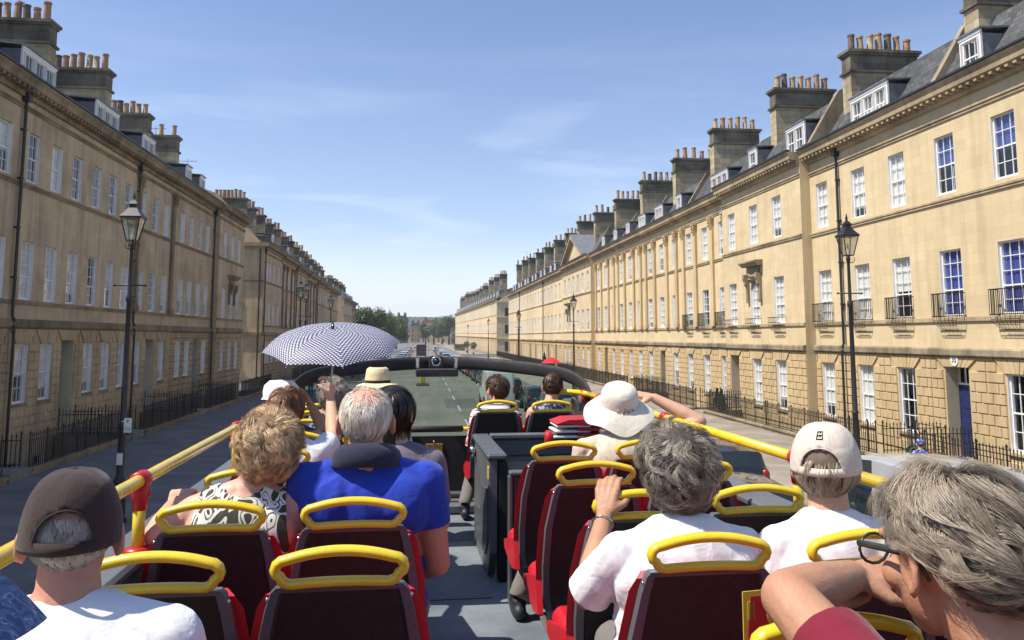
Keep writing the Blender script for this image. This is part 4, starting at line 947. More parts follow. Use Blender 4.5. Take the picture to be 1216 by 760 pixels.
for i, (x, y, h, r_) in enumerate([(2.6, 478, 13.0, 5.2), (7.2, 470, 14.5, 6), (11.6, 462, 16.5, 6.2), (15.2, 455, 17.5, 6.4)]):
    tree(x, y, h, r_, '%s tree from the left in the group closing the street end' % ORD[i], 30 + i, 3200, .36)
def shrub(x, y, z, h, r_, label, shape='ball', n=900):
    root = empty('potted_shrub' if shape != 'hedge' else 'hedge', (x, y, z)); tag(root, label, 'shrub')
    b = MB(); b.lathe([(.2, 0), (.26, .38), (.28, .40), (.24, .41)], 12); 
    if shape != 'hedge': b.build('pot', [M['pot3']], root)
    rr = random.Random(int(x * 7 + y)); b = MB()
    for k in range(n):
        t = rr.random(); a = rr.uniform(0, 6.28); d = rr.random() ** .3
        if shape == 'cone': p = Vector((r_ * (1 - t) * d * math.cos(a), r_ * (1 - t) * d * math.sin(a), .4 + t * (h - .4)))
        elif shape == 'hedge': p = Vector((rr.uniform(-r_, r_), rr.uniform(-3 * r_, 3 * r_), h * (1 - rr.random() ** 2)))
        else:
            ph = math.acos(rr.uniform(-1, 1)); p = Vector((r_ * d * math.sin(ph) * math.cos(a), r_ * d * math.sin(ph) * math.sin(a), h - r_ + r_ * d * math.cos(ph)))
        u = Vector((rr.gauss(0, 1), rr.gauss(0, 1), rr.gauss(0, 1))).normalized(); v = u.orthogonal().normalized(); s = .05 + r_ * .05
        b.add([tuple(p - u * s), tuple(p - v * s * .5), tuple(p + u * s), tuple(p + v * s * .5)], [(0, 1, 2, 3)])
    b.build('foliage', [M['leafd']], root)
    if shape == 'ball': b = MB(); b.tube([(0, 0, .3), (0, 0, h - r_)], .03, 6); b.build('stem', [M['bark']], root)
    return root
shrub(16.6, 44.9, .2, 1.3, .28, 'small conical potted shrub left of the mauve door', 'cone'); shrub(17.3, 47.45, .2, 1.2, .26, 'small conical potted shrub beyond the mauve door', 'cone')
shrub(14.9, 100, .14, 2.4, .6, 'dark conical shrub against the plain houses above the windscreen', 'cone'); shrub(12.9, 205, .14, 3.0, .9, 'nearer clipped ball tree on the far right pavement'); shrub(12.6, 230, .14, 3.1, .95, 'farther clipped ball tree on the far right pavement')
shrub(12.2, 262, .14, 1.9, 1.6, 'long clipped hedge on the far right pavement', 'hedge', 2500); shrub(15.3, 24.6, .14, .95, .3, 'leafy green potted plant at the right railings near the lamp post')
# ---------------------------------------------------------------- buildings closing the street, hills
M['brickfar'] = stone('old_brick', (.20, .135, .10), (.12, .09, .07), .4, .2, .02, .6, .2); M['redroof'] = simple('red_tile_roof', (.24, .105, .06), .8, 0, .3, .6)
def block(x0, x1, y, zt, mat, label, roof='slate', rows=3, chims=3, depth=14, dome=False):
    root = empty('distant_building', ((x0 + x1) / 2, y, -2.4)); tag(root, label, 'building', 'buildings closing the end of the street')
    W = x1 - x0; z = zt + 2.4; b = MB(); b.box(-W / 2, W / 2, 0, depth, 0, z); b.box(-W / 2 - .2, W / 2 + .2, -.25, -.002, z - .6, z - .1); b.box(-W / 2, W / 2, -.15, -.002, z * .4, z * .4 + .3); b.build('wall', [M[mat]], root)
    b = MB(); b.prism([(-W / 2 - .3, z + .003), (W / 2 + .3, z + .003), (W / 2 - 1.6, z + 2.6), (-W / 2 + 1.6, z + 2.6)], 'y', .3, depth - .3); b.build('roof', [M[roof]], root)
    n = max(2, int(W / 3.1))
    for r_ in range(rows):
        for k in range(n):
            x = -W / 2 + W * (k + .5) / n; zz = 3.2 + (z - 4) * r_ / rows; b = MB(); b.mi = 0; b.box(x - .55, x + .55, -.05, -.003, zz, zz + 1.9); b.mi = 1; b.box(x - .62, x - .551, -.09, -.003, zz - .08, zz + 2); b.box(x + .551, x + .62, -.09, -.003, zz - .08, zz + 2); b.build('window', [M['room'], M['white']], root)
    for k in range(chims):
        x = -W / 2 + W * (k + .5) / chims; b = MB(); b.box(x - .9, x + .9, 3, 4, z + .2, z + 4.1); b.box(x - 1.05, x + 1.05, 2.9, 4.1, z + 3.8, z + 4.12); ch = b.build('chimney', [M['soottop']], root)
        p = MB()
        for q in range(4): p.lathe([(.16, 0), (.14, .8)], 8, (x - .6 + q * .4, 3.5, z + 4.12))
        p.build('chimney_pots', [M['pot1']], ch)
    if dome:
        b = MB(); b.lathe([(1.8, z + 2), (1.8, z + 5), (2.1, z + 5.1), (1.8, z + 6), (1.2, z + 7.4), (.4, z + 8.2), (.25, z + 9.3), (.05, z + 10)], 14, (0, 5, 0)); b.build('dome', [M['lead']], root, smooth=True)
    return root
block(-52, -27.5, 600, 16.5, 'stoneL', 'pale stone building above the far left trees', chims=3)
block(-27.2, -17.6, 588, 14.5, 'stoneL', 'small domed building above the far trees', chims=0, dome=True)
block(-17.2, -8.8, 560, 16.0, 'brickfar', 'dark brick building closing the left of the street end', chims=2)
block(-8.4, -.5, 640, 12.5, 'stoneRgt', 'low pale building in the gap at the street end', chims=2)
block(-.2, 21, 585, 13.6, 'stoneR', 'stone building with reddish roof and dark chimneys at the street end', roof='redroof', chims=3)
block(21.3, 45, 600, 13, 'stoneL', 'stone building beyond the far right block', chims=2)
b = MB(); nx, ny = 90, 14
for j in range(ny):
    for i in range(nx):
        x = -1900 + 3800 * i / (nx - 1); y = 1300 + 1500 * j / (ny - 1); e = math.sin(math.pi * min(1, j / (ny - 1) * 1.1) * .5)
        b.v.append((x, y, -2.6 + e * (58 + 22 * noise.noise(Vector((x * .0022, y * .002, 3))) + 6 * noise.noise(Vector((x * .012, y * .012, 1))) - 12 * (1 if x > 200 else 0))))
for j in range(ny - 1):
    for i in range(nx - 1): b.f.append([j * nx + i, j * nx + i + 1, (j + 1) * nx + i + 1, (j + 1) * nx + i]); b.m.append(0)
tag(b.build('hills', [M['grass']], smooth=True), kind='structure')
b = MB(); rr = random.Random(5)
for k in range(5200):
    x = rr.uniform(-420, 260); y = rr.uniform(1500, 2300); e = math.sin(math.pi * min(1, (y - 1300) / 1500 * 1.1) * .5); z = -2.6 + e * (58 + 22 * noise.noise(Vector((x * .0022, y * .002, 3)))) - (12 * e if x > 200 else 0)
    for q in range(3):
        p = Vector((x + rr.uniform(-3, 3), y, z + rr.uniform(1, 9))); u = Vector((rr.gauss(0, 1), rr.gauss(0, .4), rr.gauss(0, 1))).normalized(); v = u.orthogonal().normalized(); s = 2.6
        b.add([tuple(p - u * s), tuple(p - v * s * .7), tuple(p + u * s), tuple(p + v * s * .7)], [(0, 1, 2, 3)])
tag(b.build('wooded_hillside', [M['leafd']]), 'dark woodland covering the far hill above the roofs', 'woodland', kind='stuff')
hz = MB(); hz.box(-2100, 2100, -60, 2950, -3.6, 112); hzm = bpy.data.materials.new('haze'); hzm.use_nodes = True; hn = hzm.node_tree.nodes
for n_ in list(hn): hn.remove(n_)
ho = hn.new('ShaderNodeOutputMaterial'); hv_ = hn.new('ShaderNodeVolumePrincipled'); hv_.inputs['Color'].default_value = (.86, .91, 1.0, 1); hv_.inputs['Density'].default_value = .00024; hv_.inputs['Anisotropy'].default_value = .2; hzm.node_tree.links.new(hv_.outputs[0], ho.inputs['Volume'])
tag(hz.build('haze', [hzm]), kind='stuff')
# the number over the blue door
t = inst('house_number', text_mesh('35', .27, M['ink'], .006), None)
b = MB(); b.lathe([(.21, 0), (.21, .02)], 20)
hs = [o for o in bpy.data.objects if o.get('label', '').startswith('sunlit stone house numbered 35')][0]
pl = b.build('number_plaque', [M['plaque']], hs, (28.5 - 27.11, -.062, 3.60)); pl.rotation_euler = (R(90), 0, 0)
t.parent = pl; t.location = (0, 0, .024); t.rotation_euler = (0, 0, 0)
# ================================================================ THE BUS (its own axes: a degree or so left of the street)
BROT = R(1.431); DECK = 2.88
def B2W(x, y, z=0): return (x * math.cos(BROT) - y * math.sin(BROT), x * math.sin(BROT) + y * math.cos(BROT), z)
bus = empty('open_top_bus', (0, 0, 0), BROT); tag(bus, 'open-top double-decker sightseeing bus with red and charcoal seats and yellow handrails', 'bus')
M['shell'] = simple('charcoal_seat_shell', (.026, .026, .028), .45, 0, .25, 9, .25, 220)
M['shellin'] = simple('maroon_seat_back_inset', (.013, .010, .011), .6, 0, .3, 30, .3, 260)
M['rim'] = simple('grey_seat_rim', (.085, .092, .10), .35, 0, .12, 6, .1, 120)
M['redseat'] = simple('red_vinyl', (.50, .012, .022), .38, 0, .10, 7, .15, 90)
M['yel'] = simple('yellow_handrail_plastic', (.70, .50, .02), .30, 0, .10, 9, .12, 35, coat=.5)
M['redclamp'] = simple('red_plastic_clamp', (.40, .012, .02), .38, 0, .15, 12, .1)
M['greypan'] = simple('grey_moulded_panel', (.115, .125, .135), .42, 0, .16, 4, .12, 150)
M['greydk'] = simple('dark_grey_panel', (.035, .038, .042), .45, 0, .2, 4, .1)
M['blackbeam'] = simple('black_windscreen_beam', (.014, .014, .016), .7, 0, .3, 8, .2, 60)
M['busred'] = paint('bus_red_paint', (.42, .015, .02)); M['chrome'] = simple('chrome', (.6, .6, .62), .15, 1, .08, 20)
def deckmat():
    m, N, L, P = base('grey_vinyl_deck'); tc = N.new('ShaderNodeTexCoord')
    a = N.new('ShaderNodeTexNoise'); a.inputs['Scale'].default_value = 2.2; a.inputs['Detail'].default_value = 9; a.inputs['Roughness'].default_value = .65; L.new(tc.outputs['Object'], a.inputs['Vector'])
    v = N.new('ShaderNodeTexNoise'); v.inputs['Scale'].default_value = 190; v.inputs['Detail'].default_value = 2; L.new(tc.outputs['Object'], v.inputs['Vector'])
    rp = N.new('ShaderNodeValToRGB'); rp.color_ramp.elements[0].position = .35; rp.color_ramp.elements[1].position = .68
    rp.color_ramp.elements[0].color = (.12, .15, .175, 1); rp.color_ramp.elements[1].color = (.22, .25, .27, 1); L.new(a.outputs['Fac'], rp.inputs[0])
    rs = N.new('ShaderNodeValToRGB'); rs.color_ramp.elements[0].position = .42; rs.color_ramp.elements[0].color = (.72, .72, .72, 1); rs.color_ramp.elements[1].position = .6; L.new(v.outputs['Fac'], rs.inputs[0])
    mi = N.new('ShaderNodeMixRGB'); mi.blend_type = 'MULTIPLY'; mi.inputs[0].default_value = .7; L.new(rp.outputs[0], mi.inputs[1]); L.new(rs.outputs[0], mi.inputs[2]); L.new(mi.outputs[0], P.inputs['Base Color'])
    P.inputs['Roughness'].default_value = .55; b = N.new('ShaderNodeBump'); b.inputs['Strength'].default_value = .15; b.inputs['Distance'].default_value = .004; L.new(v.outputs['Fac'], b.inputs['Height']); L.new(b.outputs[0], P.inputs['Normal']); return m
M['deck'] = deckmat()
XL_, XR_ = -.86, 1.57; YB, YF = -2.2, 7.85
b = MB(); b.box(XL_, XR_, YB, YF + .1, DECK - .12, DECK); b.build('deck_floor', [M['deck']], bus)
for yy_ in (.9, 2.2, 3.6, 5.0, 6.4):
    b = MB(); b.box(.08, .56, yy_, yy_ + .012, DECK + .001, DECK + .003); b.build('floor_seam', [M['greydk']], bus)
for (a, c, nm) in ((XL_ - .08, XL_, 0), (XR_, XR_ + .08, 1)):
    b = MB(); b.mi = 0; b.box(a, c, YB, YF - .6, DECK - .25, 3.66); b.mi = 1; b.box(a, c, YB, YF + .1, .42, DECK - .252)
    b.build('side_panel', [M['greypan'], M['busred']], bus)
    b = MB(); b.cbox(a - .03, c + .05 if nm == 0 else c + .03, YB, YF - .62, 3.661, 3.70, .012) if nm == 0 else b.cbox(a - .05, c + .03, YB, YF - .62, 3.661, 3.70, .012); b.build('side_ledge', [M['greypan']], bus)
    b = MB(); xo = a - .006 if nm == 0 else c
    for k in range(6): b.box(xo, xo + .006, YB + .5 + k * 1.6, YB + 1.95 + k * 1.6, 1.35, 2.3)
    b.build('lower_deck_window', [M['carglass']], bus)
b = MB(); b.box(XL_ - .08, XR_ + .08, YF + .101, YF + .2, .42, 3.0); b.build('front_body', [M['busred']], bus)
b = MB(); b.box(XL_ - .08, XR_ + .08, YB - .1, YB - .001, .42, 3.7); b.build('rear_body', [M['busred']], bus)
b = MB(); b.box(XL_ + .05, XR_ - .05, YF + .201, YF + .207, 1.2, 2.6); b.build('lower_windscreen', [M['carglass']], bus)
for (x, y) in ((XL_ + .1, 5.6), (XR_ - .1, 5.6), (XL_ + .1, -.3), (XR_ - .1, -.3)):
    o = inst('wheel', car_meshes('car')[2], bus, (x, y, .5)); o.scale = (1.3, 1.45, 1.45)
# handrails
def clamp(par, x, y, z):
    c = MB(); c.tube([(x, y, z - .095), (x, y, z - .03), (x, y, z + .012)], [.0245, .029, .028], 12); c.tube([(x, y - .032, z), (x, y - .026, z), (x, y + .026, z), (x, y + .032, z)], [.026, .031, .031, .026], 14)
    c.ell((x + .026, y, z - .045), (.012, .012, .012), n=8, m=6); return c.build('clamp', [M['redclamp']], par, smooth=True)
def rail(x, ys, posts, zr=3.93):
    b = MB(); b.tube([(x, y, zr) for y in ys], .0215, 14); r_ = b.build('handrail', [M['yel']], bus, smooth=True)
    for y in posts:
        c = MB(); c.tube([(x, y, 3.69), (x, y, zr - .06)], .020, 12); c.build('post', [M['yel']], r_, smooth=True); clamp(r_, x, y, zr)
        c = MB(); c.lathe([(.045, 0), (.045, .012), (.025, .02)], 12, (x, y, 3.70)); c.build('post_base', [M['redclamp']], r_, smooth=True)
rail(-.84, [YB + .2, .5, 2.93, 4.55, 6.3, 6.55], [1.3, 2.93, 4.55, 6.2])
rail(1.545, [YB + .2, .5, 3.14], [1.52, 3.12]); rail(1.545, [3.155, 4.75, 6.35, 6.75], [4.75, 6.35])
b = MB(); b.tube([(1.545, 6.76, 3.93), (1.53, 6.95, 3.93), (1.48, 7.06, 3.93), (1.38, 7.12, 3.93), (1.28, 7.13, 3.93)], .0215, 12); o = b.build('front_handrail', [M['yel']], bus, smooth=True)
clamp(o, 1.30, 7.13, 3.93); clamp(o, 1.545, 6.9, 3.93)
# windscreen
wp = [(-.87, 6.62, 3.66), (-.87, 6.72, 3.78), (-.865, 6.84, 3.90), (-.83, 6.98, 4.0), (-.74, 7.14, 4.065), (-.58, 7.32, 4.10), (-.3, 7.58, 4.13), (0, 7.76, 4.150), (.355, 7.85, 4.158), (.71, 7.76, 4.150), (1.01, 7.58, 4.13), (1.29, 7.32, 4.10), (1.45, 7.14, 4.065), (1.54, 6.98, 4.0), (1.575, 6.84, 3.90), (1.58, 6.72, 3.78), (1.58, 6.62, 3.66)]
def smooth_path(p, n=4):
    o = []
    for i in range(len(p) - 1):
        p0 = Vector(p[max(0, i - 1)]); p1 = Vector(p[i]); p2 = Vector(p[i + 1]); p3 = Vector(p[min(len(p) - 1, i + 2)])
        for k in range(n):
            t = k / n; o.append(tuple(.5 * ((2 * p1) + (-p0 + p2) * t + (2 * p0 - 5 * p1 + 4 * p2 - p3) * t * t + (-p0 + 3 * p1 - 3 * p2 + p3) * t ** 3)))
    o.append(tuple(p[-1])); return o
sp_ = smooth_path(wp)
b = MB(); b.tube(sp_, .019, 12, ry=.058); fb = b.build('windscreen_beam', [M['blackbeam']], bus, smooth=True)
M['screen'] = glassmat('green_tinted_windscreen', (.50, .62, .57), .03, .01)
b = MB(); zb_ = 3.46
core = [p for p in sp_ if p[2] > 3.70]
for i in range(len(core) - 1):
    p, q = core[i], core[i + 1]
    b.quad((p[0], p[1], p[2]), (q[0], q[1], q[2]), (q[0], q[1], min(zb_, q[2])), (p[0], p[1], min(zb_, p[2])))
b.build('windscreen_glass', [M['screen']], bus, smooth=True, recalc=False)
b = MB()
low = [(p[0], p[1], 3.455) for p in sp_ if p[1] > 6.7]
b.tube(low, .03, 8, ry=.03); b.build('lower_frame', [M['blackbeam']], bus, smooth=True)
b = MB(); b.box(XL_ + .001, XR_ - .001, 7.66, 7.70, 3.02, 3.50); fp = b.build('front_panel', [M['blackbeam']], bus)
b = MB(); b.cbox(XL_ + .001, XR_ - .001, 7.30, 7.655, DECK + .002, 2.97, .02); b.build('front_step', [M['greypan']], bus)
b = MB(); b.cbox(XL_ + .001, XR_ - .001, 7.56, 7.659, 2.975, 3.018, .01); b.build('front_ledge', [M['rim']], bus)
b = MB(); b.quad((XL_, 7.67, 3.505), (XR_, 7.67, 3.505), (XR_, 7.95, 3.47), (XL_, 7.95, 3.47)); b.build('dash_ledge', [M['greydk']], bus)
# padded grab bar
b = MB(); b.tube([(-.10, 7.36, 3.60), (.555, 7.36, 3.60)], .027, 12); gb = b.build('grab_bar_pad', [M['blackbeam']], bus, smooth=True)
b = MB(); b.tube([(-.6, 7.46, 3.50), (-.56, 7.37, 3.60), (-.101, 7.36, 3.60)], .018, 10); b.tube([(.556, 7.36, 3.60), (1.26, 7.37, 3.60), (1.3, 7.46, 3.50)], .018, 10); b.build('grab_bar', [M['yel']], gb, smooth=True)
# notices on the front panel
M['stick'] = simple('yellow_notice', (.46, .36, .08), .5, 0, .06, 20)
b = MB(); b.box(.245, .395, 7.652, 7.659, 3.26, 3.44); s1 = b.build('yellow_notice', [M['stick']], fp)
t = inst('lettering', text_mesh('CAUTION', .032, M['ink'], .001), s1, (.32, 7.650, 3.42)); t.rotation_euler = (R(90), 0, 0)
b = MB()
b.ell((.285, 7.649, 3.385), (.012, .003, .012), n=10, m=6); b.prism([(.278, 3.33), (.292, 3.33), (.296, 3.372), (.274, 3.372)], 'y', 7.647, 7.6515)
b.tube([(.255, 7.649, 3.372), (.315, 7.649, 3.362)], .004, 5); b.tube([(.281, 7.649, 3.335), (.270, 7.649, 3.288)], .005, 5); b.tube([(.289, 7.649, 3.335), (.302, 7.649, 3.288)], .005, 5)
b.ell((.357, 7.649, 3.372), (.011, .003, .011), n=10, m=6); b.prism([(.346, 3.32), (.37, 3.32), (.364, 3.36), (.350, 3.36)], 'y', 7.647, 7.6515); b.prism([(.335, 3.29), (.38, 3.29), (.38, 3.305), (.335, 3.305)], 'y', 7.647, 7.6515)
b.tube([(.337, 7.649, 3.305), (.337, 7.649, 3.36)], .004, 5); b.build('pictogram', [M['ink']], s1)
b = MB(); b.box(.245, .395, 7.652, 7.659, 3.12, 3.235); s2_ = b.build('white_notice', [M['plaque']], fp)
b = MB()
for r_ in range(2):
    for k in range(3):
        x = .262 + k * .045; z = 3.185 - r_ * .05; b.prism([(x, z), (x + .03, z), (x + .03, z + .032), (x, z + .032)], 'y', 7.649, 7.6515)
b.build('pictogram', [M['greydk']], s2_)
b = MB()
for (x, z) in ((.32, 3.455), (.32, 3.095)): b.ell((x, 7.652, z), (.008, .006, .008), n=8, m=6)
b.build('screw', [M['chrome']], fp, smooth=True)
# camera dome and display hanging from the beam
b = MB(); b.cbox(.145, .525, 7.50, 7.64, 4.045, 4.115, .012); dsp = b.build('display_box', [M['blackbeam']], bus)
b = MB(); b.cbox(.15, .52, 7.489, 7.499, 4.045, 4.085, .003); b.build('display_screen', [M['carglass']], dsp)
for x in (.16, .51): b = MB(); b.cbox(x - .018, x + .018, 7.60, 7.66, 4.116, 4.21, .006); b.build('bracket', [M['chrome']], dsp)
b = MB()
pts = [(.335 + .038 * math.cos(a * math.pi / 12), 7.735, 4.175 + .038 * math.sin(a * math.pi / 12)) for a in range(24)]
b.tube(pts, .010, 8, close=True); cr = b.build('camera_ring', [M['chrome']], bus, smooth=True)
b = MB(); b.ell((.335, 7.745, 4.175), (.03, .03, .03)); b.build('camera_dome', [M['carglass']], cr, smooth=True)
b = MB(); b.cbox(.27, .40, 7.765, 7.80, 4.11, 4.225, .01); b.build('camera_mount', [M['greydk']], cr)
# stairwell enclosure
b = MB(); ya, yb = 5.30, 6.38
b.prism([(ya, DECK + .18), (ya + .12, DECK + .02), (ya + .45, DECK + .001), (yb, DECK + .001), (yb, 3.625), (ya, 3.625)], 'x', .575, .62); st = b.build('stairwell_panel', [M['greypan']], bus)
b = MB(); b.prism([(ya + .10, DECK + .22), (ya + .22, DECK + .12), (ya + .5, DECK + .1), (yb - .12, DECK + .1), (yb - .12, DECK + .30), (ya + .55, DECK + .34), (ya + .40, DECK + .52), (ya + .12, DECK + .55)], 'x', .566, .5745); b.build('panel_inset', [M['rim']], st)
b = MB(); b.cbox(.555, .685, ya - .02, yb + .03, 3.626, 3.665, .012); b.build('panel_cap', [M['rim']], st)
b = MB(); b.cbox(.625, .69, ya, ya + .07, DECK + .002, 3.62, .012); b.build('panel_post', [M['blackbeam']], st)
b = MB(); b.cbox(.566, .5745, ya + .02, ya + .09, 3.50, 3.58, .004); b.build('amber_marker', [M['stick']], st)
b = MB(); b.ell((.548, yb - .1, 3.55), (.03, .045, .045)); b.build('latch', [M['chrome']], st, smooth=True)
b = MB()
for (z0, z1, d) in ((3.63, 3.665, .05), (3.50, 3.62, .02), (3.30, 3.49, .035), (DECK + .002, 3.29, .02)): b.cbox(.69, 1.50, yb - d, yb + d, z0, z1, .008)
b.build('stairwell_rear_wall', [M['greypan']], st)
b = MB(); b.cbox(.66, 1.50, 4.86, 4.90, DECK + .002, 3.60, .008); sw_ = b.build('stairwell_front_wall', [M['greydk']], st)
b = MB(); b.cbox(.64, 1.51, 4.84, 4.92, 3.601, 3.625, .008); b.cbox(.635, .659, 4.85, 4.91, DECK + .002, 3.60, .006); b.build('wall_edging', [M['rim']], sw_)
b = MB(); b.box(.70, 1.49, 4.93, 6.3, DECK + .003, DECK + .012)
for k in range(5): b.box(.70, 1.49, 5.0 + k * .25, 5.04 + k * .25, DECK + .0121, DECK + .03)
b.build('stairwell_dark_mat', [M['greydk']], st)  # dark ribbed mat on the uncut deck, painting in the unlit stair opening
# ---- seats
def seat_master():
    root = empty('seat')
    HW = [(.897, .160), (.885, .172), (.84, .186), (.71, .212), (.55, .220), (.42, .216), (.36, .200)]
    def y0(z): return (.9 - z) * .17
    sh = MB(); nz = len(HW)
    cols = [(-1, 0, .012), (-.985, 0, 0), (-.86, 0, 0), (-.82, 0, .014), (-.4, 0, .020), (0, 0, .021), (.4, 0, .020), (.82, 0, .014), (.86, 0, 0), (.985, 0, 0), (1, 0, .012)]
    rows = []
    for i, (z, hw) in enumerate(HW):
        rec = 0 if z > .85 or z < .40 else 1
        rows.append([(c * hw, y0(z) + (d if (rec or abs(c) > .9) else 0), z) for c, _, d in cols])
    # denser rows just inside the recess rim
    idx = lambda i, k: i * len(cols) + k
    vs = [p for r_ in rows for p in r_]; nb_ = len(vs); vs += [(p[0] * .99, p[1] * 0 + y0(p[2]) + .035, p[2]) for r_ in rows for p in r_]
    sh.v = vs
    for i in range(nz - 1):
        for k in range(len(cols) - 1):
            sh.mi = 1 if (k in (0, 1, 8, 9) or i == 0) else (2 if 1 <= i <= 4 and k in (3, 4, 5, 6) else 0)
            sh.f.append([idx(i, k), idx(i + 1, k), idx(i + 1, k + 1), idx(i, k + 1)]); sh.m.append(sh.mi)
            sh.f.append([nb_ + idx(i, k), nb_ + idx(i, k + 1), nb_ + idx(i + 1, k + 1), nb_ + idx(i + 1, k)]); sh.m.append(0)
        for k in (0, len(cols) - 1): sh.f.append([idx(i, k), nb_ + idx(i, k), nb_ + idx(i + 1, k), idx(i + 1, k)]); sh.m.append(1)
    for i in (0, nz - 1):
        for k in range(len(cols) - 1): sh.f.append([idx(i, k), idx(i, k + 1), nb_ + idx(i, k + 1), nb_ + idx(i, k)]); sh.m.append(1)
    bk = sh.build('backrest', [M['shell'], M['rim'], M['shellin']], root); autosmooth(bk, 28)
    up = MB(); cols2 = 9; vs = []
    prof = []
    for (z, hw) in [(.872, .165)] + HW[2:]:
        h2 = hw + .023; r_ = []
        for k in range(13):
            a = math.pi * k / 12; x = -h2 * math.cos(a) if False else -h2 + 2 * h2 * k / 12
            e = 1 - abs(x / h2) ** 6; wing = .018 * (abs(x / h2) ** 3); r_.append((x, y0(z) + .037 + (.080) * max(0, e) ** .5 + wing * e, z))
        r_ += [(h2, y0(z) + .036, z), (-h2, y0(z) + .036, z)]; prof.append(r_)
    n = len(prof[0])
    up.v = [p for r_ in prof for p in r_]
    for i in range(len(prof) - 1):
        for k in range(n): up.f.append([i * n + k, i * n + (k + 1) % n, (i + 1) * n + (k + 1) % n, (i + 1) * n + k]); up.m.append(0)
    up.f.append(list(range(n))); up.m.append(0); up.f.append(list(range((len(prof) - 1) * n, len(prof) * n))[::-1]); up.m.append(0)
    u_ = up.build('upholstery', [M['redseat']], root); autosmooth(u_, 22)
    cu = MB(); cu.cbox(-.222, .222, .10, .52, .385, .465, .028); c_ = cu.build('cushion', [M['redseat']], root); bevel(c_, .010, 2)
    for s_ in (-1, 1):
        cw = MB(); cw.prism([(.06, .36), (.20, .33), (.50, .36), (.52, .40), (.30, .455), (.11, .50)], 'x', s_ * .228 - .012, s_ * .228 + .012)
        cw.build('seat_side', [M['redseat']], root)
    # yellow handle: arched top bar, flatter bottom bar
    H = MB(); pts = []; rr_ = []
    def add(x, z, r): pts.append((x, -.004 + (.9 - z) * .10, z)); rr_.append(r)
    zb, zt, hb, ht = .907, .968, .146, .160
    for k in range(17):
        t = -1 + 2 * k / 16; add(t * (ht - .03), zt + .019 * (1 - t * t) + .0, .0168)
    for a in (60, 30, 0, -30): add(ht - .03 + .03 * math.cos(R(a)), zt - .024 + .024 * math.sin(R(a)) + .0, .0166)
    for a in (-10, -40, -70): add(hb - .026 + .028 * math.cos(R(a)), zb + .024 + .024 * math.sin(R(a)), .0162)
    for k in range(13):
        t = 1 - 2 * k / 12; add(t * (hb - .028), zb + .004 * (1 - t * t), .0155)
    for a in (250, 220, 190): add(-(hb - .026) + .028 * math.cos(R(a)), zb + .024 + .024 * math.sin(R(a)), .0162)
    for a in (210, 180, 150, 120): add(-(ht - .03) + .03 * math.cos(R(a)), zt - .024 + .024 * math.sin(R(a)), .0166)
    vs = []; n = 12; m_ = len(pts)
    for i, p in enumerate(pts):
        d = (Vector(pts[(i + 1) % m_]) - Vector(pts[i - 1])).normalized(); yv = Vector((0, 1, 0)); s_ = d.cross(yv).normalized()
        for k in range(n):
            a = 2 * math.pi * k / n; vs.append(tuple(Vector(p) + yv * math.cos(a) * rr_[i] * 1.12 + s_ * math.sin(a) * rr_[i] * .82))
    H.add(vs, [(i * n + k, i * n + (k + 1) % n, ((i + 1) % m_) * n + (k + 1) % n, ((i + 1) % m_) * n + k) for i in range(m_) for k in range(n)])
    H.build('seat_handle', [M['yel']], root, smooth=True)
    for sx in (-1, 1):
        hw_ = MB(); hw_.ell((sx * .178, -.001 + .012, .868), (.006, .004, .006), n=8, m=5)
        hw_.build('screw', [M['chrome']], root, smooth=True)
    fr = MB(); fr.cbox(-.20, .20, .12, .46, .345, .384, .01); fr.cbox(-.035, .035, .20, .34, .02, .344, .01); fr.cbox(-.06, .06, .10, .44, .001, .02, .005); fr.build('seat_frame', [M['greypan']], root)
    return root
sm_ = seat_master(); first_seat = [True]
def seat(x, y, tilt=0):
    global sm_
    if first_seat[0]: o = sm_; first_seat[0] = False; o.parent = bus
    else: o = copy_tree(sm_, bus)
    o.location = (x, y, DECK); o.rotation_euler = (rnd.uniform(-.008, .008), 0, rnd.uniform(-.015, .015)); return o
LY = [-.48, .18, .85, 1.51, 2.19, 2.84, 3.50, 4.17, 4.83, 5.50, 6.16, 6.80]
for y in LY:
    seat(-.14, y); seat(-.59, y)
for y in (-.40, .90, 1.55, 2.20, 2.85, 3.51, 4.20): seat(.83, y)
for y in (-.40, .90, 1.55, 2.18, 2.88, 3.52, 4.20): seat(1.27, y)
seat(.81, 6.92); seat(1.26, 6.88)
